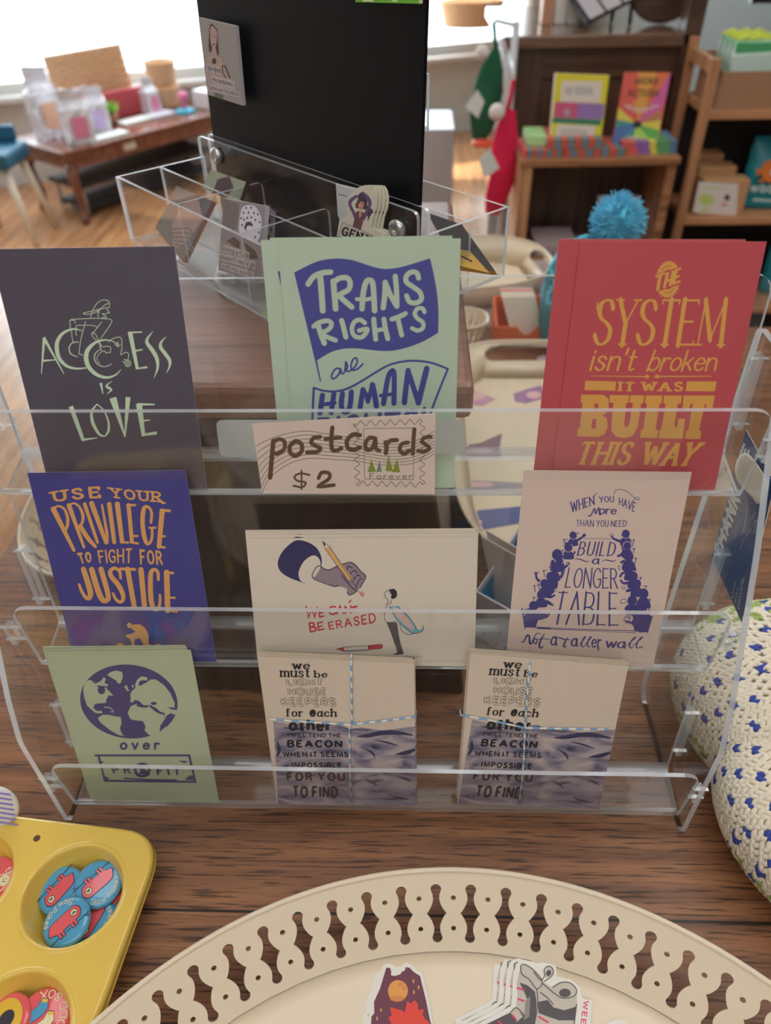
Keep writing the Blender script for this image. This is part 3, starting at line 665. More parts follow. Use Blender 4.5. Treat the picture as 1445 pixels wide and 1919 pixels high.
# -- red card: THE SYSTEM isn't broken
RED = ink('red_card', 150, 58, 63); REDE = ink('red_card_edge', 200, 140, 130); GOLD = ink('gold_ink', 196, 142, 68)
def d_system(a):
    S = a.stroke
    cx, cy = 845, 291
    def pt(t, k=1.0):
        x, y = 74*k*math.cos(t), 110*k*math.sin(t); return (cx+x-.06*y, cy+y)
    for sg in (-1, 1):                                   # saw-blade caps above and below the slanted word
        a0, a1 = ((PI*1.09, PI*1.78) if sg < 0 else (PI*.09, PI*.78))
        n = 9; P = []
        for k in range(n*4+1):
            t = a0+(a1-a0)*k/(n*4); P.append(pt(t, 1.0 if k % 4 in (0, 1) else .93))
        a.fill(P, 2)
        for r, w_ in ((.50, 5), (.72, 4)): S([pt(a0+(a1-a0)*f, r) for f in (.2, .38, .55, .7)], w_, 0, 2)
    def K(P, wd=16): S(P, wd, 2, 1, False, False)
    K([(772, 276), (832, 252)], 15); K([(800, 265), (783, 356)], 19)
    K([(845, 248), (822, 342)], 17); K([(876, 238), (856, 330)], 17); K([(832, 303), (868, 288)], 12)
    K([(893, 236), (876, 322)], 18); K([(888, 238), (922, 224)], 13); K([(884, 282), (914, 270)], 12); K([(872, 318), (918, 300)], 13)
    a.text('SYSTEM', [(440, 404), (1205, 408), (1165, 678), (395, 673)], 2, th=.165, tn=.045, gap=.02, serif=.06, contrast=True)
    K([(430, 470), (437, 425)], 9)
    a.text("isn't", [(420, 690), (690, 692), (648, 824), (385, 822)], 2, th=.12, tn=.075, gap=.07)
    a.text('broken', [(765, 700), (1150, 704), (1122, 824), (716, 826)], 2, th=.12, tn=.075, gap=.05)
    for P in ([(397, 851), (712, 853), (722, 842), (740, 856), (722, 869), (712, 860), (397, 855)], [(1096, 852), (794, 852), (784, 843), (760, 856), (784, 868), (794, 860), (1096, 857)]): a.fill(P, 2)
    a.fill([(364, 880), (543, 885), (537, 939), (358, 935)], 2); a.fill([(956, 884), (1128, 885), (1118, 943), (947, 941)], 2)
    a.text('IT WAS', [(560, 886), (938, 886), (932, 944), (555, 942)], 2, th=.27, tn=.17, gap=.2, serif=.1, cap=False)
    R_ = lambda *P: a.fill(list(P), 2)
    a.fill([(340, 962), (470, 962), (498, 985), (500, 1035), (484, 1070), (462, 1082), (488, 1098), (494, 1150), (476, 1192), (440, 1208), (316, 1204), (318, 1160), (330, 1158), (348, 1010), (336, 1008)], 2); a.fill([(418, 1012), (440, 1014), (436, 1062), (412, 1060)], 0, 2); a.fill([(406, 1102), (428, 1104), (422, 1160), (398, 1158)], 0, 2)
    a.fill([(506, 964), (620, 965), (616, 1008), (602, 1010), (590, 1130), (594, 1150), (610, 1150), (620, 1130), (640, 1010), (622, 1008), (626, 965), (706, 966), (702, 1010), (690, 1012), (668, 1150), (640, 1200), (590, 1216), (540, 1206), (514, 1170), (518, 1100), (526, 1010), (504, 1008)], 2)
    R_((716, 966), (812, 967), (808, 1012), (796, 1014), (772, 1166), (788, 1168), (782, 1216), (682, 1212), (688, 1166), (700, 1164), (722, 1014), (710, 1012))
    R_((822, 967), (926, 967), (920, 1014), (902, 1016), (880, 1150), (896, 1152), (906, 1100), (944, 1102), (930, 1218), (790, 1216), (796, 1168), (806, 1166), (830, 1016), (816, 1014))
    R_((936, 967), (1118, 966), (1100, 1060), (1066, 1058), (1068, 1016), (1060, 1016), (1026, 1170), (1040, 1172), (1032, 1220), (944, 1220), (950, 1172), (962, 1170), (990, 1016), (976, 1016), (962, 1060), (928, 1058))
    a.text('THIS', [(345, 1234), (668, 1236), (612, 1374), (298, 1370)], 2, th=.24, tn=.12, gap=.12, serif=.06, cap=False)
    a.text('WAY', [(718, 1236), (1060, 1238), (975, 1380), (680, 1376)], 2, th=.26, tn=.13, gap=.02, serif=.06, cap=False)
c3 = postcard('postcard', 0, [(1088, 452), (1437, 453), (1337, 931), (1030, 931)], 'front red postcard lettered THE SYSTEM isnt broken in gold', 'postcard', [RED, REDE, GOLD], d_system, (980, 430, 3.1075), group='postcards standing in the clear rack')
behind(c3, 1, -.0116, .0004, 'red gold-lettered postcard sticking out to the left behind the front one', dn=.0012)
behind(c3, 2, -.0105, .0010, 'hindmost red postcard, a sliver of it showing at the top edge', dn=.0021)

# -- navy card: USE YOUR PRIVILEGE
NVC = ink('navy_card', 51, 48, 103); NVE = ink('navy_card_edge', 150, 130, 130); ORG = ink('orange_gold_ink', 200, 146, 84)
def d_use(a):
    S = a.stroke
    a.text('USE', [(92, 118), (598, 62), (612, 185), (118, 228)], 2, th=.21, tn=.18, gap=.3, serif=.12, bulge=(10, 6))
    a.text('YOUR', [(690, 72), (1240, 118), (1240, 232), (720, 182)], 2, th=.2, tn=.17, gap=.22, serif=.12, bulge=(-4, -4)); S([(1225, 200), (1245, 238), (1280, 236)], 15, 2)
    def O(P, wd, sm=False): S(P, wd, 2, 1, sm)
    O([(112, 300), (326, 728)], [56, 34]); O([(112, 292), (165, 268), (225, 300), (258, 380), (258, 470), (232, 530)], [20, 22, 26, 34, 34, 24], True)
    O([(275, 262), (430, 695)], [50, 28]); O([(275, 255), (330, 240), (385, 280), (418, 360), (412, 440), (365, 492)], [20, 22, 26, 34, 30, 20], True); O([(395, 482), (470, 600), (550, 690)], [46, 46, 34], True)
    O([(438, 248), (572, 646)], [40, 30]); O([(510, 240), (662, 650)], [54, 40]); O([(618, 258), (672, 560), (672, 650)], [22, 32, 30])
    O([(694, 248), (746, 645)], [48, 42]); O([(778, 248), (828, 640)], [54, 44]); O([(815, 640), (888, 650)], 24)
    O([(895, 258), (930, 640)], [44, 42]); O([(880, 258), (962, 258)], 26); O([(920, 580), (988, 580)], 24); O([(915, 645), (992, 658)], 24)
    O([(1128, 440), (1135, 340), (1105, 282), (1065, 280), (1045, 340), (1042, 470), (1062, 600), (1090, 660), (1125, 640), (1140, 580), (1140, 495)], [28, 30, 28, 40, 46, 46, 46, 34, 30, 28, 26], True); O([(1112, 494), (1175, 494)], 22)
    O([(1245, 320), (1212, 690)], [54, 48]); O([(1232, 310), (1322, 318)], 28); O([(1225, 580), (1272, 584)], 24); O([(1205, 688), (1270, 700)], 24)
    a.text('TO', [(350, 758), (505, 740), (512, 855), (395, 870)], 2, th=.3, tn=.22, gap=.2)
    a.text('FIGHT', [(568, 730), (935, 705), (930, 862), (590, 862)], 2, th=.2, tn=.14, gap=.14)
    a.text('FOR', [(1008, 718), (1240, 735), (1255, 882), (1015, 872)], 2, th=.24, tn=.16, gap=.18)
    O([(425, 925), (492, 1140), (490, 1220), (450, 1220), (405, 1150), (380, 1085)], [54, 60, 50, 38, 32, 28], True)
    O([(512, 930), (570, 1130), (620, 1240), (668, 1250), (682, 1190), (608, 925)], [58, 60, 56, 50, 52, 56], True)
    O([(812, 1020), (802, 950), (750, 915), (706, 945), (715, 1000), (780, 1080), (830, 1170), (838, 1240), (805, 1268), (760, 1235), (735, 1180)], [28, 32, 34, 44, 48, 52, 48, 40, 34, 30, 28], True)
    O([(812, 922), (960, 928)], 30); O([(885, 925), (955, 1320)], [54, 52]); O([(1024, 930), (1062, 1325)], [56, 52])
    O([(1205, 1035), (1200, 960), (1165, 930), (1128, 965), (1122, 1100), (1132, 1260), (1165, 1340), (1205, 1330), (1222, 1270), (1222, 1195)], [30, 34, 36, 48, 52, 52, 46, 36, 30, 26], True)
    O([(1292, 960), (1302, 1355)], [58, 58]); O([(1275, 958), (1355, 966)], 28); O([(1300, 1222), (1378, 1224)], 24); O([(1290, 1352), (1395, 1368)], 26)
    def k(p): return ((p[0]/3.284-80)*5.558, (p[1]/3.284-40)*5.558)   # the kneeling figure was read on another crop
    a.disc(k((797, 1024)), 26, 28, 2)
    for P in ([(800, 1036), (822, 1018), (862, 1018), (893, 1040), (914, 1082), (915, 1142), (884, 1146), (868, 1112), (846, 1096), (830, 1060)], [(776, 1082), (812, 1075), (850, 1086), (864, 1104), (832, 1108), (826, 1132), (834, 1160), (804, 1160), (811, 1132), (796, 1104), (778, 1098)], [(880, 1136), (915, 1138), (945, 1150), (968, 1138), (986, 1138), (998, 1160), (880, 1161)]): a.fill([k(p) for p in P], 2)
    S([k(p) for p in [(846, 1036), (838, 1070), (796, 1090)]], 30, 2); a.disc(k((740, 1146)), 36, 24, 2)

c4 = postcard('postcard', 1, [(51, 886), (348, 881), (407, 1247), (142, 1247)], 'navy postcard lettered USE YOUR PRIVILEGE TO FIGHT FOR JUSTICE in gold', 'postcard', [NVC, NVE, ORG], d_use, (80, 900, 5.558), group='postcards standing in the clear rack')

# -- white landscape card: WE CAN'T BE ERASED
CW = ink('white_card_front', 173, 161, 147); CWE = ink('white_card_edge', 205, 190, 165)
INKK = ink('black_ink', 40, 34, 42); SLV = ink('sleeve_navy', 38, 36, 70); HND = ink('hand_grey', 116, 100, 108); WDP = ink('pencil_wood', 190, 148, 92); REDI = ink('red_ink', 158, 40, 52); CAPE = ink('cape_blue', 88, 142, 160); CAPI = ink('cape_inside', 196, 158, 146); PNT = ink('pants_grey', 70, 62, 68); PNK = ink('eraser_pink', 190, 120, 110)
def d_cant(a):
    S = a.stroke
    a.fill([(224, 268), (236, 225), (265, 185), (310, 150), (345, 146), (390, 160), (430, 190), (452, 240), (446, 290), (400, 335), (368, 368), (330, 358), (280, 338), (238, 308)], 3, smooth=True)
    a.fill([(332, 325), (340, 290), (365, 250), (408, 224), (440, 242), (446, 285), (420, 330), (372, 366), (345, 358)], 0, 2, smooth=True)
    a.fill([(403, 328), (415, 300), (438, 278), (470, 296), (495, 298), (545, 275), (570, 265), (600, 260), (628, 274), (650, 300), (682, 332), (676, 355), (658, 380), (645, 402), (622, 418), (602, 430), (588, 420), (596, 404), (560, 388), (522, 386), (485, 372), (448, 358), (412, 342)], 4)
    for P in ([(403, 328), (415, 300), (438, 278), (470, 296), (495, 298), (545, 275), (600, 260), (628, 274), (655, 305), (682, 332), (670, 362), (645, 402), (602, 430), (588, 420), (590, 400)], [(403, 328), (412, 345), (470, 370), (522, 386), (535, 378)], [(555, 328), (575, 352), (610, 392), (632, 405)], [(586, 300), (590, 280), (612, 290)], [(600, 320), (622, 302), (636, 315)], [(618, 352), (640, 325), (655, 335)], [(632, 385), (648, 352), (665, 345)]): S(P, 4.5, 2, 3)
    a.fill([(470, 188), (494, 178), (612, 345), (594, 354)], 5, 3); a.fill([(636, 404), (652, 394), (662, 414), (648, 420)], 0, 3); a.fill([(650, 420), (666, 410), (678, 432), (664, 440)], 10, 3)
    a.fill([(460, 156), (494, 178), (470, 188)], 0, 3); S([(457, 150), (468, 168)], [2, 9], 2, 4); S([(470, 188), (458, 150), (494, 178), (664, 438)], 2.5, 2, 4, False); S([(470, 188), (600, 372)], 2.5, 2, 4, False)
    def R(P, wd=8): S(P, wd, 6, 1, False)
    R([(372, 490), (384, 548), (400, 502), (416, 546), (428, 496)]); R([(438, 505), (442, 545)]); R([(438, 507), (460, 503)]); R([(440, 526), (458, 522)]); R([(442, 545), (464, 540)])
    S([(524, 492), (500, 494), (492, 516), (505, 532), (528, 524)], 8, 6); R([(530, 530), (548, 488), (566, 526)]); R([(535, 514), (560, 510)]); R([(576, 526), (574, 490), (604, 522), (604, 488)]); R([(612, 494), (636, 490)]); R([(624, 492), (626, 518)]); R([(604, 458), (596, 470)], 7)
    R([(388, 578), (394, 620)], 9); S([(388, 578), (408, 576), (412, 592), (396, 598), (420, 600), (420, 616), (396, 622)], 9, 6); R([(432, 575), (436, 614)]); R([(432, 576), (456, 572)]); R([(434, 596), (454, 592)]); R([(436, 614), (464, 608)])
    a.text('ERASED', [(484, 572), (732, 520), (736, 576), (492, 612)], 6, th=.17, tn=.15, gap=.22)
    S([(808, 402), (790, 410), (778, 430), (786, 438), (784, 446), (796, 452), (796, 470)], 3, 2); a.fill([(812, 400), (830, 398), (844, 412), (846, 432), (836, 448), (818, 452), (812, 440), (818, 428), (806, 420), (802, 410)], 2, 1); a.disc((808, 416), 8, 6, 2, 2); a.disc((806, 416), 5, 4, 0, 3)
    S([(796, 470), (784, 510), (780, 545), (792, 572), (840, 570)], 3, 2); S([(812, 455), (815, 470), (800, 480)], 3, 2)
    a.fill([(806, 490), (848, 488), (890, 528), (930, 575), (952, 612), (972, 612), (982, 592), (980, 612), (962, 625), (925, 628), (885, 600), (850, 565), (826, 530)], 7, 1); a.fill([(822, 492), (850, 500), (900, 550), (936, 605), (922, 616), (880, 580), (842, 540)], 8, 2)
    S([(806, 490), (826, 530), (850, 565), (885, 600), (925, 628), (962, 625), (980, 612), (982, 590)], 3, 2, 3); S([(848, 488), (890, 528), (930, 575), (948, 612)], 3, 2, 3); S([(860, 580), (870, 615), (905, 635), (940, 628)], 3, 2, 3)
    a.fill([(793, 574), (845, 574), (850, 610), (856, 650), (866, 690), (878, 728), (850, 730), (842, 700), (826, 660), (812, 620)], 9, 1); a.fill([(850, 728), (878, 726), (878, 738), (840, 742), (820, 740), (838, 734)], 2, 1); S([(793, 574), (812, 620), (826, 660), (848, 728)], 3, 2, 2)
    a.fill([(530, 712), (562, 704), (600, 700), (600, 718), (566, 720)], 6, 1); a.fill([(568, 704), (692, 696), (694, 713), (572, 720)], 0, 2); a.fill([(692, 694), (730, 688), (766, 686), (772, 696), (766, 708), (694, 713)], 6, 2)
    for P in ([(530, 712), (566, 702), (692, 694), (764, 686), (772, 697), (764, 709), (694, 714), (568, 721), (530, 712)], [(700, 692), (698, 702), (752, 698)]): S(P, 2.2, 2, 3, False)
    S([(560, 724), (620, 722), (700, 718)], 4, 4, 1)
    S([(898, 748), (886, 752), (890, 760), (906, 754), (910, 748), (914, 760), (920, 750), (926, 758), (932, 750), (930, 768), (940, 748), (948, 758), (956, 746), (962, 756), (978, 752)], 1.8, 2)
c5 = postcard('postcard', 1, [(462, 1009), (895.5, 1007), (888.7, 1252), (484, 1243)], 'white landscape postcard with a hand, pencil and red words WE CANT BE ERASED', 'postcard', [CW, CWE, INKK, SLV, HND, WDP, REDI, CAPE, CAPI, PNT, PNK], d_cant, (440, 960, 2.779), off=.0016, group='postcards standing in the clear rack')
behind(c5, 1, -.0004, .0022, 'second white landscape postcard just behind the pencil and hand drawing', .002, dn=.0008)
behind(c5, 2, .0002, .0036, 'third white landscape postcard behind the pencil and hand drawing', -.002, dn=.0016)
behind(c5, 3, -.0006, .0050, 'hindmost white landscape postcard, tallest edge behind the pencil drawing', .003, dn=.0024)

# -- blush card: BUILD A LONGER TABLE
BL = ink('blush_card', 171, 151, 139); BLE = ink('blush_card_edge', 196, 178, 166); NV2 = ink('indigo_ink', 52, 48, 98)
def d_build(a):
    S = a.stroke
    def g(p): return ((p[0]/2.752-50)*5.352, (p[1]/2.752-120)*5.352)
    def T(s, q, **k): a.text(s, [g(p) for p in q], 2, **k)
    T('WHEN', [(408, 222), (532, 190), (536, 236), (414, 278)], th=.19, tn=.09, gap=.1, bulge=(3, 2)); T('YOU', [(556, 194), (634, 192), (636, 224), (560, 226)], th=.19, tn=.11, gap=.14, bulge=(3, 3)); T('HAVE', [(660, 198), (752, 226), (742, 276), (660, 236)], th=.19, tn=.10, gap=.08, bulge=(2, 2))
    S([g(p) for p in [(636, 182), (640, 164), (662, 157), (700, 166), (730, 190), (752, 210), (766, 208), (758, 196), (742, 206), (730, 218)]], 6, 2); S([g(p) for p in [(530, 215), (534, 190), (548, 176)]], 6, 2)
    S([g(p) for p in [(502, 294), (516, 290), (534, 256), (540, 282), (556, 252), (560, 286), (572, 282)]], 12, 2); T('ore', [(560, 240), (650, 244), (648, 286), (556, 284)], th=.17, tn=.1, gap=.02)
    T('THAN', [(440, 314), (532, 314), (530, 350), (438, 346)], th=.16, tn=.09, gap=.14); T('YOU', [(545, 315), (608, 316), (606, 350), (543, 350)], th=.17, tn=.1, gap=.14); T('NEED', [(620, 318), (702, 316), (698, 350), (617, 350)], th=.17, tn=.1, gap=.14)
    a.text('BUILD', [(630, 188), (998, 192), (972, 332), (592, 326)], 2, th=.17, tn=.06, gap=.22)
    S([(568, 372), (600, 358), (640, 368), (690, 388), (724, 380)], [4, 9, 11, 9, 4], 2); S([(846, 388), (880, 370), (920, 378), (960, 384), (990, 366)], [4, 9, 11, 9, 4], 2)
    a.text('a', [(748, 325), (828, 328), (818, 414), (742, 412)], 2, th=.16, tn=.09)
    a.text('LONGER', [(512, 448), (1000, 456), (1008, 658), (470, 648)], 2, th=.13, tn=.05, gap=.1)
    a.text('TABLE', [(405, 690), (1010, 700), (1020, 1030), (335, 1010)], 2, th=.12, tn=.035, gap=.12)
    S([(660, 156), (800, 158), (970, 162)], 4, 2); S([(170, 1042), (500, 1062), (1178, 1082)], 7, 2, 1, False); S([(175, 1060), (600, 1076), (1178, 1102)], 5, 2, 1, False); S([(1178, 1080), (1176, 1104)], 6, 2); S([(200, 1052), (330, 1060)], 9, 2, 1, False)
    def who(x, y, r, face, body, hat=0):
        """a diner in silhouette: head, shoulders, chair"""
        a.disc((x, y), r*1.16, r*1.22, 0, 2, 18); a.disc((x, y), r, r*1.08, 2, 3, 18); a.disc((x+face*r*.86, y+r*.3), r*.28, r*.22, 2, 3, 8)
        P = [(x-r*.5, y+r*.7), (x+r*.5, y+r*.7), (x+r*1.25, y+r*1.7), (x+r*1.3, y+r*2.9), (x-r*1.2, y+r*2.9), (x-r*1.3, y+r*1.7)]
        a.fill([(px, py) for px, py in P], 2, 3 if body else 1, smooth=True)
        if hat: a.fill([(x-r*1.5, y-r*.35), (x-r*.8, y-r*.6), (x-r*.7, y-r*1.3), (x+r*.6, y-r*1.35), (x+r*.8, y-r*.5), (x+r*1.5, y-r*.3)], 2, 3)
    # left row, far to near
    who(556, 122, 36, 1, 0); S([(560, 175), (600, 172), (640, 148), (668, 128)], [30, 26, 22, 16], 2); a.disc((668, 124), 20, 17, 2, 1, rot=-.6); S([(530, 100), (610, 104)], 12, 2)
    who(508, 245, 40, 1, 0, 1); S([(520, 330), (545, 330), (575, 290)], 18, 2)
    who(398, 318, 54, 1, 0); who(418, 375, 38, 1, 1); S([(450, 450), (480, 440), (510, 410)], 24, 2); a.disc((506, 408), 18, 18, 2); a.disc((502, 408), 8, 10, 0, 4)
    who(368, 455, 42, 1, 1, 1); S([(390, 540), (430, 545), (455, 500)], 28, 2)
    who(328, 535, 42, 1, 1); S([(300, 590), (230, 585), (195, 560), (182, 505)], [34, 30, 24, 20], 2); 
    for q in (166, 180, 194, 210): S([(184, 520), (q, 492)], 8, 2)
    a.fill([(250, 590), (390, 570), (405, 620), (380, 680), (330, 720), (270, 700)], 2, smooth=True)
    who(272, 610, 46, 1, 1); S([(300, 690), (340, 690), (378, 672)], 16, 2); a.disc((380, 674), 14, 14, 0, 2); S([(366, 664), (380, 684), (398, 668)], 5, 2, 3)
    who(236, 718, 42, 1, 1); S([(280, 730), (330, 742), (372, 724)], [34, 28, 18], 2); S([(290, 790), (340, 815), (358, 828)], [40, 26, 10], 2)
    who(160, 830, 46, 1, 1); a.fill([(60, 870), (130, 850), (215, 880), (250, 900), (320, 880), (332, 905), (300, 950), (240, 968), (205, 975), (180, 1048), (80, 1045), (60, 960)], 2, 3)
    S([(45, 862), (62, 960), (76, 1060)], [18, 16, 10], 2, 3); a.disc((298, 898), 22, 13, 0, 4, rot=-.4)
    for q in (900, 925): S([(62, q), (100, q-30)], 7, 0, 4)
    for p in ((466, 170), (452, 275), (345, 380), (262, 480), (212, 615), (168, 632), (162, 748)): S([p, (p[0]+8, p[1]+60)], 8, 2); a.disc(p, 9, 9, 2); S([p, (p[0]+36, p[1]-8)], 5, 2)
    # right row, far to near
    who(1085, 108, 40, -1, 0); S([(1075, 185), (1020, 180), (970, 160), (942, 132)], [32, 28, 22, 16], 2); a.disc((942, 122), 18, 16, 2, 1); a.disc((940, 120), 11, 10, 0, 2); a.fill([(1030, 175), (1110, 140), (1140, 180), (1120, 250), (1050, 290), (1040, 230)], 2)
    who(1100, 230, 40, -1, 1); S([(1060, 290), (1035, 320), (1008, 330)], 24, 2)
    who(1115, 335, 48, -1, 1); S([(1070, 380), (1040, 395)], 24, 2)
    who(1110, 405, 30, -1, 1); who(1122, 462, 38, -1, 1); S([(1080, 500), (1050, 505), (1030, 535)], 22, 2); S([(1010, 425), (1028, 428), (1026, 466), (1012, 466), (1010, 425)], 5, 2, 1, False)
    who(1162, 530, 42, -1, 1); S([(1110, 600), (1065, 605), (1030, 575)], [30, 24, 14], 2); S([(1040, 600), (1048, 570)], 8, 2)
    who(1195, 608, 44, -1, 1); S([(1150, 670), (1100, 680)], 30, 2); S([(1042, 640), (1060, 668), (1084, 644), (1042, 640)], 5, 2)
    who(1262, 708, 50, -1, 1); who(1150, 778, 48, -1, 1); S([(1110, 830), (1085, 860)], 28, 2); S([(1030, 800), (1046, 768), (1086, 768), (1072, 806), (1030, 800)], 6, 2)
    who(1245, 870, 50, -1, 1); a.fill([(1140, 880), (1200, 900), (1300, 890), (1340, 940), (1310, 1090), (1240, 1098), (1170, 1080), (1165, 1040), (1140, 1010), (1085, 1000), (1070, 980), (1140, 990), (1160, 960)], 2, 3)
    for P in ([(1060, 970), (1090, 930), (1126, 940), (1120, 985), (1062, 972)], [(1090, 950), (1140, 950)], [(1180, 965), (1215, 970)]): S(P, 6, 2, 2, False)
    for p in ((1166, 172), (1170, 258), (1188, 355), (1184, 470), (1236, 550), (1290, 635), (1328, 768), (1322, 850), (1348, 940)): S([p, (p[0]-14, p[1]+62)], 8, 2); a.disc(p, 9, 9, 2); S([p, (p[0]-36, p[1]-4)], 5, 2)
    S([(1345, 945), (1320, 1020), (1302, 1096)], [14, 18, 14], 2, 3)
    # brush script line
    def W(P, wd): S(P, wd, 2)
    W([(34, 1192), (60, 1190), (95, 1130), (110, 1128)], [8, 12, 20, 16]); W([(118, 1130), (122, 1200), (140, 1205), (175, 1130), (205, 1104), (238, 1116)], [16, 22, 14, 10, 8, 6])
    a.text('o', [(160, 1125), (205, 1128), (200, 1218), (154, 1215)], 2, th=.2, tn=.14); W([(270, 1112), (230, 1180), (218, 1240), (240, 1252), (262, 1230)], [8, 18, 20, 14, 6]); W([(195, 1172), (250, 1160), (318, 1168)], 8)
    a.text('a', [(338, 1090), (400, 1092), (395, 1230), (324, 1228)], 2, th=.18, tn=.1); W([(378, 1160), (420, 1152), (480, 1170), (528, 1168)], [6, 12, 12, 6]); W([(500, 1150), (468, 1210), (466, 1240), (490, 1238)], [10, 18, 18, 8])
    a.text('a', [(535, 1112), (608, 1114), (602, 1240), (530, 1238)], 2, th=.18, tn=.1)
    for x in (648, 706): W([(x-36, 1228), (x+8, 1180), (x+34, 1146), (x+24, 1140), (x+4, 1176), (x-8, 1222), (x+6, 1244), (x+26, 1232)], [5, 8, 10, 8, 13, 15, 10, 5])
    a.text('er', [(742, 1118), (850, 1120), (838, 1256), (738, 1250)], 2, th=.17, tn=.1, gap=.06); W([(815, 1240), (800, 1272), (812, 1276), (828, 1250)], 7)
    a.text('wa', [(890, 1150), (1095, 1155), (1080, 1258), (872, 1250)], 2, th=.17, tn=.09, gap=-.02); [W([(x-40, 1236), (x+20, 1186), (x+62, 1150), (x+50, 1146), (x+18, 1186), (x, 1232), (x+16, 1254), (x+46, 1240)], [5, 8, 10, 8, 13, 15, 10, 5]) for x in (1122, 1190)]; a.disc((1244, 1248), 9, 9, 2)
    pass
c6 = postcard('postcard', 1, [(982, 881), (1296.5, 885), (1222, 1260), (946, 1258)], 'blush postcard with silhouettes dining and the words BUILD a LONGER TABLE', 'postcard', [BL, BLE, NV2], d_build, (970, 980, 5.352), group='postcards standing in the clear rack')

# -- sage card: globe over PROFIT
SG = ink('sage_card', 138, 144, 119); SGE = ink('sage_card_edge', 168, 172, 148); PUR = ink('purple_ink', 62, 54, 90)
def d_profit(a):
    S = a.stroke
    a.disc((727, 405), 276, 208, 2, 1, 48, rot=.12)
    def L(*P): a.fill(list(P), 0, 2)
    L((478, 300), (500, 283), (525, 288), (548, 300), (570, 288), (585, 268), (598, 275), (590, 300), (612, 310), (600, 330), (620, 350), (640, 372), (612, 370), (600, 395), (598, 412), (560, 415), (535, 418), (526, 440), (545, 458), (575, 458), (578, 472), (540, 470), (505, 440), (490, 425), (475, 380), (470, 340))
    a.disc((573, 340), 22, 24, 2, 3, 10); S([(525, 290), (540, 300), (560, 280)], 6, 2, 3); S([(552, 318), (600, 322)], 8, 2, 3)
    L((604, 255), (625, 238), (655, 230), (690, 238), (694, 268), (680, 302), (668, 304), (655, 285), (628, 270))
    L((552, 498), (580, 480), (615, 480), (650, 488), (682, 492), (686, 530), (676, 555), (690, 590), (704, 600), (665, 592), (620, 565), (588, 540), (566, 520)); S([(590, 436), (620, 440), (640, 458)], 5, 0, 2); S([(622, 462), (640, 464)], 4, 0, 2)
    L((735, 362), (750, 340), (775, 320), (800, 310), (830, 296), (850, 280), (880, 280), (925, 312), (960, 355), (985, 410), (985, 440), (960, 436), (940, 440), (930, 470), (905, 462), (880, 440), (850, 425), (810, 425), (785, 402), (762, 395), (750, 410), (735, 408), (738, 385))
    L((764, 305), (775, 280), (800, 262), (830, 268), (832, 286), (805, 284), (788, 300), (782, 322), (764, 330)); L((700, 322), (716, 310), (722, 335), (735, 345), (718, 345)); L((742, 316), (756, 310), (752, 330))
    a.disc((802, 430), 34, 8, 2, 3, 12, rot=.15); a.disc((868, 415), 18, 9, 2, 3, 10); a.disc((768, 410), 18, 9, 2, 3, 10); a.disc((796, 300), 12, 16, 2, 3, 8, rot=.5)
    S([(845, 428), (880, 455), (912, 474)], [8, 14, 6], 2, 3)
    L((720, 470), (738, 430), (770, 418), (812, 432), (850, 430), (885, 462), (925, 478), (932, 500), (905, 540), (898, 590), (870, 606), (840, 592), (815, 568), (822, 545), (806, 515), (770, 512), (738, 505)); L((916, 562), (938, 544), (930, 562), (912, 575)); L((940, 436), (970, 450), (995, 452), (998, 470), (985, 480), (965, 470), (945, 480), (932, 500), (930, 470))
    a.text('over', [(676, 616), (902, 618), (902, 678), (676, 678)], 2, th=.2, tn=.18, gap=.34)
    S([(538, 709), (1068, 709)], 11, 2, 1, False); S([(556, 712), (592, 852), (1102, 858), (1068, 712)], 12, 2, 1, False); S([(700, 838), (850, 846), (996, 848)], 8, 2, 1, False)
    a.fill([(548, 742), (585, 742), (575, 755)], 2); a.fill([(580, 820), (618, 838), (600, 850), (585, 846)], 2); a.fill([(1005, 738), (1062, 742), (1040, 752)], 2); a.fill([(1042, 845), (1070, 820), (1092, 825), (1095, 850)], 2)
    S([(800, 792)]+[(803+40*math.cos(t*PI/6), 792+34*math.sin(t*PI/6)) for t in range(13)][1:], 17, 2, 1, closed=False); a.disc((803, 782), 16, 16, 2); a.fill([(785, 815), (790, 796), (818, 796), (826, 815)], 2); a.disc((810, 780), 5, 4, 0, 2)
    a.text('PR', [(622, 766), (735, 768), (740, 812), (640, 812)], 2, th=.24, tn=.22, gap=.5); a.text('F', [(880, 772), (918, 772), (920, 820), (886, 820)], 2, th=.28, tn=.24); a.text('IT', [(935, 770), (1018, 772), (1022, 822), (948, 820)], 2, th=.24, tn=.22, gap=.4)
c7 = postcard('postcard', 2, [(88, 1221.5), (357.5, 1218.5), (411, 1505.6), (176, 1500)], 'front sage postcard with a purple globe over the word PROFIT', 'postcard', [SG, SGE, PUR], d_profit, (0, 1180, 3.01), group='postcards standing in the clear rack')
behind(c7, 1, -.0028, .0012, 'second sage globe postcard, showing along the left of the front one', dn=.0012)
behind(c7, 2, -.0040, .0026, 'hindmost sage globe postcard, lightest top edge of its stack', dn=.0022)

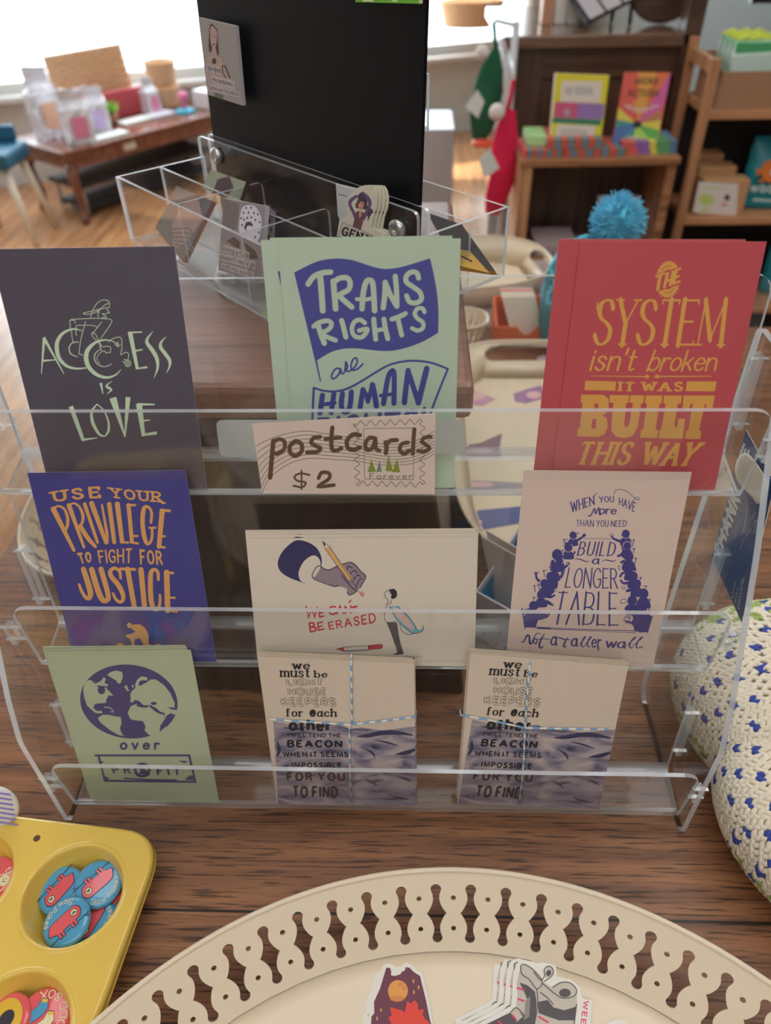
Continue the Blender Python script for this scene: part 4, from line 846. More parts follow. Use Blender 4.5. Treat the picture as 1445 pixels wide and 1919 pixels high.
# -- twine-tied packs: we must be light house keepers
PK = ink('ivory_card', 166, 151, 135); PKE = ink('ivory_card_edge', 196, 180, 155); BLK = ink('letterpress_black', 28, 25, 26); OUTL = ink('outline_brown', 80, 66, 58)
m, nt, b = newmat('storm_sea_wash'); N = nt.nodes; Lk = nt.links
tc = N.new('ShaderNodeTexCoord'); mp = N.new('ShaderNodeMapping'); mp.inputs['Rotation'].default_value = (0, 0, .5); mp.inputs['Scale'].default_value = (20, 46, 1); Lk.new(tc.outputs['Object'], mp.inputs[0])
nz = N.new('ShaderNodeTexNoise'); nz.inputs['Scale'].default_value = 1.3; nz.inputs['Detail'].default_value = 5; nz.inputs['Distortion'].default_value = 1.6; Lk.new(mp.outputs[0], nz.inputs['Vector'])
cr = N.new('ShaderNodeValToRGB'); e = cr.color_ramp.elements; e[0].position = .32; e[0].color = (*pc(44, 44, 66), 1); e[1].position = .66; e[1].color = (*pc(148, 134, 130), 1); x = e.new(.45); x.color = (*pc(104, 97, 108), 1)
Lk.new(nz.outputs[0], cr.inputs[0]); Lk.new(cr.outputs[0], b.inputs['Base Color']); b.inputs['Roughness'].default_value = .55; SEA = m
m, nt, b = newmat('blue_white_twine'); N = nt.nodes; Lk = nt.links
tc = N.new('ShaderNodeTexCoord'); wv = N.new('ShaderNodeTexWave'); wv.inputs['Scale'].default_value = 62; wv.bands_direction = 'DIAGONAL'; Lk.new(tc.outputs['Object'], wv.inputs['Vector'])
cr = N.new('ShaderNodeValToRGB'); cr.color_ramp.interpolation = 'CONSTANT'; cr.color_ramp.elements[0].color = (*pc(96, 128, 156), 1); cr.color_ramp.elements[1].position = .5; cr.color_ramp.elements[1].color = (*pc(196, 190, 178), 1)
Lk.new(wv.outputs[0], cr.inputs[0]); Lk.new(cr.outputs[0], b.inputs['Base Color']); b.inputs['Roughness'].default_value = .9; TWINE = m
def d_pack(a):
    top = [(262, 548), (330, 560), (380, 575), (440, 560), (520, 566), (600, 575), (700, 568), (780, 600), (860, 590), (930, 600), (1000, 610), (1080, 602), (1150, 590), (1222, 582)]
    a.fill(top+[(1228, 1118), (292, 1108)], 2, 1)
    for P, wd in (([(830, 650), (900, 645), (1000, 625), (1100, 625), (1200, 640)], [6, 26, 32, 26, 10]), ([(950, 675), (1030, 690), (1110, 715)], [4, 12, 4]), ([(880, 730), (930, 760), (950, 790)], [4, 16, 6]), ([(880, 940), (930, 960), (965, 985)], [3, 14, 3]), ([(1110, 925), (1160, 940), (1200, 955)], [3, 14, 3]), ([(1040, 1045), (1110, 1065), (1180, 1075)], [4, 14, 4]), ([(290, 690), (300, 740), (290, 780)], [10, 26, 12]), ([(330, 590), (420, 600), (480, 590)], [5, 16, 5]), ([(1090, 770), (1160, 760), (1215, 740)], [6, 30, 18])): a.stroke(P, wd, 5, 2)
    T = lambda s, q, **k: a.text(s, q, 3, layer=3, **k)
    T('we', [(386, 138), (510, 140), (510, 196), (390, 194)], th=.2, tn=.09, gap=.1, serif=.07)
    T('must', [(304, 182), (512, 184), (512, 250), (308, 246)], th=.19, tn=.08, gap=.1, serif=.06); T('be', [(535, 204), (628, 206), (628, 252), (538, 250)], th=.19, tn=.1, gap=.1, serif=.05)
    for s, q in (('LIGHT', [(344, 256), (604, 258), (602, 312), (352, 308)]), ('HOUSE', [(356, 318), (624, 320), (626, 378), (362, 374)]), ('KEEPERS', [(304, 384), (686, 388), (690, 450), (318, 446)])):
        a.text(s, q, 4, th=.30, tn=.28, gap=.06, outline=(0, .13), layer=2, cap=False)
    T('for', [(342, 460), (464, 462), (464, 516), (346, 514)], th=.2, tn=.1, gap=.12, serif=.05); T('each', [(506, 460), (690, 462), (690, 516), (508, 516)], th=.2, tn=.11, gap=.1, serif=.03); a.text('e', [(506, 446), (548, 446), (548, 516), (506, 516)], 3, layer=4, th=.26, tn=.16)
    T('other.', [(364, 528), (690, 530), (694, 616), (364, 612)], th=.33, tn=.2, gap=.06, cap=False)
    T('I WILL TEND THE', [(358, 626), (718, 628), (720, 658), (358, 654)], th=.2, gap=.2, cap=False)
    T('BEACON', [(354, 672), (728, 674), (730, 726), (354, 724)], th=.27, tn=.22, gap=.18, cap=False)
    T('WHEN IT SEEMS', [(322, 752), (768, 752), (772, 790), (326, 788)], th=.21, gap=.18, cap=False)
    T('IMPOSSIBLE', [(386, 824), (724, 826), (726, 866), (388, 862)], th=.22, gap=.2, cap=False)
    T('FOR YOU', [(350, 892), (746, 892), (748, 952), (352, 950)], th=.26, tn=.21, gap=.22, cap=False)
    T('TO FIND.', [(388, 982), (722, 984), (724, 1068), (390, 1066)], th=.27, tn=.2, gap=.14, cap=False)
def pack(px, label, vx, hy, master=None):
    """a bundle of folded cards tied with twine; vx, hy: where the strings run (photograph pixels)"""
    f0 = tierframe(2, .0042); q = [f0.loc(*p) for p in px]; ox = (q[2][0]+q[3][0])/2
    f = Frame(f0.o+f0.ex*ox, f0.ex, f0.ey)
    r = bpy.data.objects.new('card_bundle', None); r.empty_display_size = .02; reg(r, f.M()); tag(r, label, 'card bundle', 'twine-tied bundles of letterpress cards')
    cn = [(x-ox, max(y, .0012)) for x, y in (q[3], q[2], q[1], q[0])]
    if master is None:
        bm = BM(); card_mesh(bm, cn, .0005); a = Art(f, (440, 1200, 3.6125)); d_pack(a); a.build(bm)
        o = mk('card', bm, [PK, PKE, SEA, BLK, OUTL, ink('sea_navy', 44, 44, 66)], r, M=f.M())  # last ink: navy swirls printed in the sea wash
        for k in range(1, 4):
            c = o.copy(); COL.objects.link(c); c.parent = r; c.matrix_basis = Matrix.Translation((.0004*k*(-1)**k, .0007*k, -.0011*k))
    else:
        for ch in master.children:
            if ch.name.startswith('card'):
                c = ch.copy(); COL.objects.link(c); c.parent = r; c.matrix_basis = Matrix.Rotation(-.045, 4, 'Z') @ Matrix.Translation((0, .002, 0)) @ ch.matrix_basis
    up = lambda p: Vector((*f.loc(*p), .0011))
    def back(v): return Vector((v.x, v.y, -.0048))
    V = [up(p) for p in vx]; V[0].y += .001
    bm = BM(); tube(bm, [back(V[0])+Vector((0, -.01, 0)), back(V[0])]+V, .00075, 6); mk('twine', bm, TWINE, r, M=f.M())
    H = [up(p) for p in hy]
    bm = BM(); tube(bm, [back(H[0])]+H+[back(H[-1])], .00075, 6); mk('twine', bm, TWINE, r, M=f.M())
    return r
p1 = pack([(483, 1231), (776, 1244), (780, 1510), (520, 1507)], 'twine-tied bundle of light house keepers cards, the left of the two', [(658, 1234), (659, 1290), (660, 1352), (655, 1358), (656, 1430), (658, 1507)], [(507, 1346), (560, 1350), (655, 1356), (720, 1349), (780, 1341)])
p2 = pack([(865, 1236), (1172, 1258), (1122, 1521), (855, 1515)], 'twine-tied bundle of light house keepers cards leaning at the right', [(992, 1243), (988, 1300), (984, 1360), (980, 1440), (972, 1512)], [(863, 1338), (920, 1348), (984, 1362), (1060, 1364), (1139, 1365)], p1)

# -- hand-lettered sign on the top lip
m, nt, b = newmat('ribbed_kraft_paper'); N = nt.nodes; Lk = nt.links
b.inputs['Base Color'].default_value = (.93, .76, .66, 1); b.inputs['Roughness'].default_value = .8
tc = N.new('ShaderNodeTexCoord'); wv = N.new('ShaderNodeTexWave'); wv.bands_direction = 'Y'; wv.inputs['Scale'].default_value = 420; wv.inputs['Distortion'].default_value = .6; Lk.new(tc.outputs['Object'], wv.inputs['Vector'])
bp = N.new('ShaderNodeBump'); bp.inputs['Strength'].default_value = .35; bp.inputs['Distance'].default_value = .0004; Lk.new(wv.outputs[0], bp.inputs['Height']); Lk.new(bp.outputs[0], b.inputs['Normal']); RIB = m
BRN = ink('brown_marker', 78, 58, 44); TREE = ink('tree_green', 104, 116, 40); TRE2 = ink('tree_teal', 84, 110, 90)
f0 = Frame((0, TIER[0][0]-.0040, TIER[0][1]), (1, 0, 0), LIPU)
q = [f0.loc(460+x/3.284, 430+y/3.284) for x, y in ((103, 1625), (1165, 1630), (1170, 1135), (40, 1195))]
ox = (q[0][0]+q[1][0])/2; f = Frame(f0.o+f0.ex*ox, f0.ex, f0.ey)
bm = BM(); card_mesh(bm, [(x-ox, y) for x, y in q], .0004); a = Art(f, (460, 430, 3.284)); S = a.stroke
for k in range(8):
    dy = k*44
    S([(68+k*5, 1330+dy*.95), (150, 1290+dy*.78), (260, 1255+dy*.62), (380, 1240+dy*.55), (500, 1258+dy*.5), (680, 1285+dy*.45)], 3, 3)
    S([(680, 1285+dy*.45), (850, 1320+dy*.42), (1000, 1315+dy*.42), (1100, 1275+dy*.45), (1164, 1240+dy*.45)], 3, 3)
def wig(p, q_, n=7, amp=16):
    d = Vector(q_)-Vector(p); l = d.length; d.normalize(); nn = Vector((-d.y, d.x)); P = []
    for i in range(n*4+1): P.append(tuple(Vector(p)+d*l*i/(n*4)+nn*amp*math.sin(i*PI/2)))
    S(P, 3.5, 3)
wig((665, 1195), (1088, 1182)); wig((1088, 1182), (1088, 1570)); wig((1088, 1570), (680, 1562)); wig((690, 1562), (680, 1195))
S([(728, 1225), (1040, 1222)], 3, 3); S([(728, 1225), (734, 1535)], 3, 3); S([(734, 1535), (1032, 1540)], 3, 3); S([(1040, 1222), (1032, 1540)], 3, 3)
for P, mi in (([(774, 1415), (752, 1492), (804, 1490)], 4), ([(826, 1422), (806, 1492), (838, 1488)], 5), ([(880, 1388), (862, 1485), (908, 1488)], 4), ([(934, 1412), (902, 1492), (952, 1494)], 4)): a.fill(P, mi, 2)
def Kk(P, wd=26, sm=True): S(P, wd, 2, 3, sm)
Kk([(172, 1300), (162, 1410), (152, 1525)], 28); Kk([(170, 1310), (205, 1290), (240, 1305), (238, 1350), (200, 1378), (165, 1372)], 24)
Kk([(310, 1300), (275, 1330), (275, 1372), (310, 1392), (345, 1365), (345, 1320), (310, 1300)], 26)
Kk([(460, 1275), (420, 1282), (405, 1310), (430, 1330), (462, 1345), (440, 1368), (380, 1372)], 25)
Kk([(535, 1218), (528, 1300), (535, 1352), (560, 1360), (590, 1345)], 26); Kk([(492, 1288), (585, 1280)], 24)
Kk([(705, 1265), (660, 1262), (625, 1300), (632, 1345), (665, 1355), (705, 1340)], 27)
Kk([(800, 1285), (762, 1282), (738, 1320), (748, 1355), (780, 1345), (800, 1300), (802, 1345), (825, 1360)], 25)
Kk([(862, 1310), (868, 1340), (864, 1375)], 28); Kk([(866, 1325), (890, 1300), (932, 1295)], 26)
Kk([(1000, 1310), (962, 1320), (950, 1355), (975, 1378), (1010, 1360)], 25); Kk([(1040, 1228), (1034, 1300), (1030, 1380)], 25)
Kk([(1140, 1275), (1100, 1282), (1088, 1305), (1112, 1325), (1132, 1345), (1105, 1365), (1062, 1362)], 24)
Kk([(395, 1510), (340, 1500), (302, 1520), (320, 1545), (370, 1556), (350, 1585), (296, 1576)], 12); Kk([(345, 1482), (345, 1598)], 10)
Kk([(450, 1530), (470, 1495), (515, 1500), (512, 1535), (450, 1580), (545, 1572)], 22)
a.text('Forever', [(764, 1500), (1028, 1500), (1028, 1535), (764, 1535)], 3, th=.09, gap=.3, layer=2)
a.build(bm)
sg = mk('paper_sign', bm, [RIB, ink('kraft_edge', 190, 170, 155), BRN, ink('fine_pen', 70, 56, 50), TREE, TRE2], None, M=f.M())
tag(sg, 'hand-lettered kraft paper sign reading postcards $2 on the top clear lip', 'sign')
# ---------------------------------------------------------------- enamel trays with a pierced rim
CREAM = mat('cream_enamel', pc(186, 171, 147, .52), .36, var=.02, vscale=6, coat=.05)
def tray_wall(bm, base, rim, ncell, hole=True, pts=6):
    """pierced sloping wall between the closed curves base(t) and rim(t), t in 0..1"""
    wcell = 1.0
    def mapp(i, s, h): t = (i+s)/ncell; return base(t)*(1-h)+rim(t)*h
    q = [(.155*math.cos(math.radians(t)), .30+.063*math.sin(math.radians(t))) for t in (90, 65, 40, 15, -10, -32)]+[(.098, .225), (.090, .19), (.100, .15), (.135, .105), (.19, .06), (.25, .022), (.285, .008), (.30, 0)]
    q = q+[(x, -y) for x, y in q[:-1][::-1]]
    full = [(x+.62, y+.465) for x, y in q+[(-x, y) for x, y in q[::-1][1:-1]]]
    def dot(cx, cy): return [(cx+.078*math.cos(2*PI*k/10), cy+.032*math.sin(2*PI*k/10)) for k in range(10)]
    outer = [(k/pts, 0) for k in range(pts+1)]+[(1-k/pts, 1) for k in range(pts+1)]
    loops = [outer, full, dot(.12, .655), dot(.12, .28)] if hole else [outer]
    th = .0013; tris = geometry.tessellate_polygon([[Vector((x*.024, y*.055, 0)) for x, y in L] for L in loops]); flat = [p for L in loops for p in L]
    V, F, NL = [], [], []
    def nrm(t, h):
        e = 1e-3; a = base(t+e)*(1-h)+rim(t+e)*h-base(t-e)*(1-h)-rim(t-e)*h; b = rim(t)-base(t); n = a.cross(b).normalized()
        return n if n.z > 0 else -n
    for i in range(ncell):
        tt = [(i+x)/ncell for x, y in flat]; P = [base(t)*(1-y)+rim(t)*y for t, (x, y) in zip(tt, flat)]; Nn = [nrm(t, y) for t, (x, y) in zip(tt, flat)]
        for sd in (.5, -.5):                                   # inner and outer skin with the true normal of the cone
            o = len(V); V += [p+n*th*sd for p, n in zip(P, Nn)]
            for t in tris:
                a, b, c = (P[k] for k in t); up = (b-a).cross(c-a).dot(Nn[t[0]])*sd > 0
                t = t if up else t[::-1]; F.append([o+k for k in t]); NL += [Nn[k]*(1 if sd > 0 else -1) for k in t]
        k0 = len(loops[0])
        for L in loops[1:]:                                    # cut edges of the holes
            m_ = len(L)
            for k in range(m_):
                a, b = k0+k, k0+(k+1) % m_; o = len(V)
                q = [P[a]+Nn[a]*th*.5, P[b]+Nn[b]*th*.5, P[b]-Nn[b]*th*.5, P[a]-Nn[a]*th*.5]; V += q; fn = (q[1]-q[0]).cross(q[2]-q[0]).normalized()
                F.append([o, o+1, o+2, o+3]); NL += [fn]*4
            k0 += m_
    return V, F, NL
def pierced_tray(name, label, c, a, b, dx, h, ncell, expo=2.0, handles=False, group=None, rot=0.0):
    """oval tray: base half-axes a (x) and b (y), rim wider by dx, height h"""
    c = Vector(c)
    def cur(A, B, z):
        def f(t):
            th = 2*PI*t+PI/2; ct, st = math.cos(th), math.sin(th); e = 2/expo
            x = A*math.copysign(abs(ct)**e, ct); y = B*math.copysign(abs(st)**e, st)
            return c+Vector((x*math.cos(rot)-y*math.sin(rot), x*math.sin(rot)+y*math.cos(rot), z))
        return f
    t = thing(name, c, label, 'tray', group)
    n = 96; bf = cur(a, b, .0035)
    bm = BM(); ce = bm.verts.new(c+Vector((0, 0, .0015)))
    R = [[bm.verts.new(cur(a*k, b*k, z)(i/n)) for i in range(n)] for k, z in ((.96, .0015), (1, .0035))]
    for i in range(n):
        bm.faces.new((ce, R[0][i], R[0][(i+1) % n])); bm.faces.new((R[0][i], R[1][i], R[1][(i+1) % n], R[0][(i+1) % n]))
    for f in bm.faces: f.smooth = True
    o = mk('base', bm, CREAM, t); sm = o.modifiers.new('solid', 'SOLIDIFY'); sm.thickness = .0012; sm.offset = -1
    bm = BM()
    if not handles:
        V, F, NL = tray_wall(bm, bf, cur(a+dx, b+dx, h), ncell); bm.free()
        me = bpy.data.meshes.new('rim_wall'); me.from_pydata([v-c for v in V], [], F); me.materials.append(CREAM)
        for p in me.polygons: p.use_smooth = True
        me.normals_split_custom_set([tuple(q) for q in NL])
        o = bpy.data.objects.new('rim_wall', me); reg(o, Matrix.Translation(c), t)
    else:
        rf = cur(a+dx, b+dx, h); hw = handles
        # a long slot in each end wall, plain wall elsewhere
        m_ = 60
        def P(u, v): return bf(u)*(1-v)+rf(u)*v
        def seg(u0, u1, slotted):
            k = 16; o_ = [(u0+(u1-u0)*i/k, 0) for i in range(k+1)]+[(u1-(u1-u0)*i/k, 1) for i in range(k+1)]
            L_ = [o_]
            if slotted:
                um = (u0+u1)/2; w_ = (u1-u0)*.36
                L_.append([(um+w_*(math.copysign(abs(math.cos(q))**.45, math.cos(q))), .60+.20*math.copysign(abs(math.sin(q))**.8, math.sin(q))) for q in [2*PI*i/28 for i in range(28)]])
            fl = [p for q in L_ for p in q]
            V = [bm.verts.new(P(*p)) for p in fl]
            for tr in geometry.tessellate_polygon([[Vector((p[0]*8, p[1]*.5, 0)) for p in q] for q in L_]):
                try: bm.faces.new([V[i] for i in tr]).smooth = True
                except ValueError: pass
        seg(-hw, hw, True); seg(.5-hw, .5+hw, True)
        for i in range(8):
            w_ = (.5-2*hw)/8; seg(hw+w_*i, hw+w_*(i+1), False); seg(.5+hw+w_*i, .5+hw+w_*(i+1), False)
        bmesh.ops.remove_doubles(bm, verts=bm.verts, dist=1e-5)
        o = mk('rim_wall', bm, CREAM, t); sm = o.modifiers.new('solid', 'SOLIDIFY'); sm.thickness = .0013; sm.offset = 0
    bm = BM(); tube(bm, [cur(a+dx, b+dx, h)(i/160) for i in range(160)], .0019, 8, True); mk('rolled_rim', bm, CREAM, t)
    return t
pierced_tray('oval_tray', 'large cream enamel tray with a pierced rim in front of the rack, stickers inside', (.046, -.386, .0005), .272, .272, .0385, .041, 78)
pierced_tray('oval_tray', 'cream handled tray with stickers on the table behind the rack at the right', (.1835, .47, .0005), .100, .205, .024, .045, 40, 3.8, handles=.072)
pierced_tray('oval_tray', 'cream pierced tray peeking out left behind the navy USE YOUR PRIVILEGE postcard', (-.330, .345, .0005), .068, .115, .022, .042, 26, 2.2)

# stickers lying on the front tray
WHITE = mat('sticker_white', pc(206, 202, 190, .5), .45)
def sticker(frame, px_outline, mats, draw, crop, label, cat='sticker', th=.0004, group=None, name='sticker', smooth=False):
    f = frame; pts = [(crop[0]+x/crop[2], crop[1]+y/crop[2]) for x, y in px_outline]
    q = [f.loc(*p) for p in pts]; ox = sum(p[0] for p in q)/len(q); oy = sum(p[1] for p in q)/len(q)
    f = Frame(f.o+f.ex*ox+f.ey*oy, f.ex, f.ey); q = [(x-ox, y-oy) for x, y in q]
    if smooth: q = smooth_pts(q, 4, True)
    if sum(q[i-1][0]*q[i][1]-q[i][0]*q[i-1][1] for i in range(len(q))) < 0: q = q[::-1]
    bm = BM(); V = geometry.tessellate_polygon([[Vector((x, y, 0)) for x, y in q]])
    F = [bm.verts.new((x, y, 0)) for x, y in q]; B = [bm.verts.new((x, y, -th)) for x, y in q]
    for t in V:
        bm.faces.new([F[i] for i in t]); bm.faces.new([B[i] for i in t[::-1]])
    for i in range(len(q)): bm.faces.new((F[i], B[i], B[(i+1) % len(q)], F[(i+1) % len(q)]))
    bmesh.ops.recalc_face_normals(bm, faces=bm.faces)
    a = Art(f, crop); draw(a); a.build(bm)
    o = mk(name, bm, mats, None, M=f.M()); return tag(o, label, cat, group)
PLUM = ink('plum_night', 82, 40, 52); MOON = ink('moon_orange', 206, 140, 66); MOOD = ink('moon_crater', 164, 102, 52); LEAF = ink('maple_red', 196, 58, 44); STARY = ink('star_yellow', 220, 160, 80)
cr_ = (660, 1760, 2.89)
def zf(z): return Frame((.046, -.25, z), (1, 0, 0), (0, 1, 0))
def d_maine(a):
    a.fill([(185, 155), (205, 155), (212, 175), (210, 195), (230, 200), (262, 190), (268, 178), (285, 170), (290, 152), (312, 155), (330, 175), (368, 200), (376, 235), (400, 330), (422, 440), (460, 560), (300, 700), (160, 640), (100, 520), (104, 420), (120, 400), (118, 340), (150, 270)], 1)
    a.disc((248, 280), 54, 58, 2, 2, 26); a.disc((262, 245), 14, 12, 3, 3, 10); a.disc((282, 265), 11, 11, 3, 3, 10); a.fill([(200, 315), (230, 308), (262, 306), (285, 318), (270, 335), (240, 340), (212, 332)], 3, 3)
    a.fill([(298, 335), (318, 350), (340, 330), (355, 350), (358, 385), (390, 378), (380, 410), (395, 432), (420, 455), (400, 520), (330, 560), (240, 560), (235, 500), (195, 425), (215, 415), (205, 368), (240, 378), (270, 385), (285, 400)], 4, 3)
    for x, y in ((156, 385), (135, 430), (332, 228), (360, 262), (335, 288)): a.fill([(x-5, y), (x, y-14), (x+5, y), (x, y+14)], 5, 3)
Z0 = .0020
st = sticker(zf(Z0+.0012), [(150, 175), (170, 140), (192, 128), (222, 140), (240, 152), (262, 148), (290, 126), (322, 138), (350, 168), (380, 180), (392, 230), (415, 320), (436, 440), (480, 560), (310, 730), (150, 670), (75, 530), (78, 430), (98, 395), (96, 340), (128, 260)], [WHITE, PLUM, MOON, MOOD, LEAF, STARY], d_maine, cr_, 'plum sticker with an orange moon and red maple leaf in the front tray', group='stickers in the front tray')
dup(st, WM[st.name] @ Matrix.Translation((-.0025, .0008, -.0007)), 'second moon and maple leaf sticker under the top one')
GR1 = ink('boot_grey', 150, 142, 130); GR2 = ink('boot_dark', 62, 58, 58); GR3 = ink('boot_mid', 108, 102, 98); MAG = ink('magenta_ink', 190, 40, 90)
def d_boots(a):
    a.fill([(912, 145), (935, 138), (980, 165), (1020, 215), (1040, 235), (1085, 262), (1130, 235), (1190, 240), (1215, 290), (1220, 350), (1210, 430), (1190, 520), (1150, 640), (960, 640), (800, 600), (700, 470), (800, 425), (885, 375), (895, 300), (890, 240), (905, 180)], 1)
    a.fill([(905, 235), (950, 250), (990, 285), (1000, 350), (990, 470), (900, 560), (720, 465), (810, 420), (890, 385), (940, 420), (950, 330), (925, 270)], 2, 2); a.fill([(1005, 340), (1060, 330), (1090, 370), (1150, 385), (1215, 365), (1205, 440), (1120, 440), (1060, 420), (1010, 400)], 2, 2)
    a.fill([(940, 330), (965, 310), (960, 420), (930, 440)], 3, 3); a.fill([(860, 400), (890, 380), (925, 420), (890, 450)], 1, 3)
    a.disc((1066, 180), 26, 34, 1, 3, 16, .5); a.disc((1064, 184), 14, 18, 2, 4, 12, .4); a.disc((1154, 288), 58, 54, 1, 3, 20); a.disc((1152, 292), 32, 24, 2, 4, 16)
    for P in ([(912, 145), (920, 190), (960, 220), (1000, 270), (1030, 230), (985, 170), (935, 138), (912, 145)], [(985, 180), (1020, 222), (1042, 198), (1040, 165), (1066, 146), (1088, 168), (1080, 200), (1040, 230)], [(1030, 240), (1090, 290), (1140, 320), (1200, 310), (1215, 275), (1180, 238), (1130, 236), (1085, 262)], [(1000, 270), (1005, 360), (985, 470)], [(1020, 290), (1060, 320), (1090, 355)], [(860, 395), (890, 372), (930, 410)], [(1215, 355), (1205, 440), (1195, 520)]): a.stroke(P, 5, 2, 5)
    for P in ([(895, 265), (930, 275)], [(900, 325), (930, 335)], [(1010, 420), (1060, 450)], [(865, 410), (890, 440)], [(790, 445), (815, 465)]): a.stroke(P, 9, 4, 5)
    a.text('WEEKEND', [(1283, 335), (1240, 640), (1212, 636), (1254, 332)], 4, th=.16, gap=.26, layer=3)
bo = [(895, 128), (935, 112), (1000, 130), (1080, 118), (1105, 150), (1110, 210), (1180, 215), (1235, 260), (1245, 320), (1300, 330), (1290, 450), (1260, 660), (1000, 700), (760, 640), (660, 470), (780, 405), (862, 360), (868, 260), (872, 180)]
b1 = sticker(zf(Z0+.0030), bo, [WHITE, GR1, GR2, GR3, MAG], d_boots, cr_, 'top white sticker of grey hiking boots in the front tray', group='stickers in the front tray')
for k, s_ in ((1, 'second'), (2, 'third'), (3, 'bottom')): dup(b1, WM[b1.name] @ Matrix.Translation((-.0042*k, .0012*k, -.0007*k)), s_+' hiking boot sticker of the fanned stack in the front tray')
def d_small(a): a.disc((960, 470), 20, 14, 1)
sticker(zf(Z0+.0010), [(1385, 452), (1410, 440), (1440, 430), (1480, 440), (1500, 520), (1400, 520)], [WHITE, GR3], lambda a: a.disc((1440, 480), 24, 20, 1), cr_, 'white sticker at the right of the boot stickers, mostly out of frame', group='stickers in the front tray')

# ---------------------------------------------------------------- yellow muffin pan with pin buttons
YEL = mat('yellow_enamel', pc(210, 176, 78, .5), .26, var=.03, vscale=9, coat=.35)
ZP = .032
pan = thing('muffin_tin', onz(100, 1720, 0), 'glossy yellow muffin tin holding pin buttons at the lower left', 'muffin tin')
def cupc(px, py): return onz(px, py, ZP)
cA = cupc(136, 1676); cA.z = 0
RC = .0350
dA = onz(275, 1650, ZP); e1 = onz(190, 1919, ZP)
right = (e1-onz(272, 1690, ZP)); right.z = 0; right.normalize()        # the long right edge runs this way (towards the viewer)
across = Vector((right.y, -right.x, 0));
if across.x < 0: across = -across
pitch = .0835
def cup_at(i, j): return cA - across*pitch*i + right*pitch*j
cups = [cup_at(i, j) for j in range(2) for i in range(2)]
corner = cA + across*.046 - right*.048
W_, H_ = .046*2+pitch, .048+pitch+.039
P0 = corner; outline = [P0, P0-across*W_, P0-across*W_+right*H_, P0+right*H_]
ol = rounded([Vector((p.x, p.y, ZP)) for p in outline], .030, 8, {0, 1, 2})
q_ = ol.pop()                                   # the near right corner is cut rounder
for k_ in range(13):
    t_ = k_/12; a_ = q_+(outline[2]-outline[3]).normalized()*.062; b_ = q_-right*.062; ol.append(a_*(1-t_)**2+q_*2*t_*(1-t_)+b_*t_*t_)
    ol[-1].z = ZP
def circle(c, r, z, n=36): return [Vector((c.x+r*math.cos(-2*PI*k/n), c.y+r*math.sin(-2*PI*k/n), z)) for k in range(n)]
hole_c = onz(69, 1571, ZP)
loops = [ol]+[circle(c, RC+.0025, ZP) for c in cups]+[circle(hole_c, .0026, ZP, 14)]
fl = [p for L in loops for p in L]
bm = BM(); V = [bm.verts.new(p) for p in fl]
for t in geometry.tessellate_polygon(loops):
    try: bm.faces.new([V[i] for i in t])
    except ValueError: pass
n0 = len(ol)
R2 = []
cen = sum((p for p in ol), Vector())/n0
for k, (ou, dz) in enumerate(((.0022, -.0012), (.0034, -.0050), (.0016, -.0072), (.0034, -.0090))):
    R2.append([bm.verts.new(p+(p-cen).normalized()*ou+Vector((0, 0, dz))) for p in ol])
prev = V[:n0]
for r in R2:
    for i in range(n0): f = bm.faces.new((prev[i], r[i], r[(i+1) % n0], prev[(i+1) % n0])); f.smooth = True
    prev = r
bmesh.ops.recalc_face_normals(bm, faces=bm.faces)
o = mk('pan_top', bm, YEL, pan)
for c in cups:
    bm = BM(); lathe(bm, [(RC+.0026, 0), (RC+.0012, .0008), (RC-.0003, .0002), (RC-.0012, -.002), (RC-.0085, -.0285), (RC-.011, -.0302), (0, -.0304)], (c.x, c.y, ZP), 48)
    o = mk('cup', bm, YEL, pan)
BLU = ink('button_blue', 60, 120, 150); BRED = ink('button_red', 190, 78, 82); BCR = ink('button_cream', 214, 204, 160); BLN = ink('button_line', 40, 40, 52); BST = mat('button_steel', (.55, .55, .55), .3, .9)
BYE = ink('button_yellow', 220, 180, 60); BVI = ink('button_violet', 110, 90, 150)
for m_ in ('button_blue', 'button_red', 'button_violet'): MATS[m_].node_tree.nodes['Principled BSDF'].inputs['Roughness'].default_value = .08; MATS[m_].node_tree.nodes['Principled BSDF'].inputs['Coat Weight'].default_value = .5
BR = .0168
def button(center, nrm, rot, label, base, draw, r=BR, group='pin buttons in the muffin tin', mats=None):
    n = Vector(nrm).normalized(); ex = Vector((1, 0, 0)); ex = (ex-n*ex.dot(n)).normalized(); ey = n.cross(ex)
    ex2 = ex*math.cos(rot)+ey*math.sin(rot); f = Frame(center, ex2, n.cross(ex2))
    bm = BM(); lathe(bm, [(0, .0002), (r*.80, 0), (r*.92, -.0006), (r*.985, -.0018), (r, -.0032), (r*.96, -.0042), (r*.86, -.0044)], (0, 0, 0), 40); lathe(bm, [(r*.86, -.0043), (0, -.0043)], (0, 0, 0), 40, 1)
    bmesh.ops.recalc_face_normals(bm, faces=bm.faces)
    a = Art(conv=lambda p: (p[0]*r, p[1]*r)); a.lift = 1.2e-4; draw(a); 
    for k in range(len(a.items)): a.items[k] = (a.items[k][0], a.items[k][1], a.items[k][2]+2)
    a.build(bm)
    o = mk('pin_button', bm, mats or [base, BST, BCR, BLN, BRED, BYE, BLU], None, M=f.M()); return tag(o, label, 'pin button', group)
def arc_text(a, s, mi, rad, h, a0, a1, th=.12):
    """text along a circle of radius rad (button radii), from angle a0 to a1"""
    def mapf(q):
        t = a0+(a1-a0)*q[0]; rr = rad+h*(1-q[1] if a1 > a0 else q[1]); return a.L((rr*math.cos(t), rr*math.sin(t)))
    a.text(s, [(0, 1), (1, 1), (1, 0), (0, 0)], mi, th=th, gap=.12, mapf=mapf)
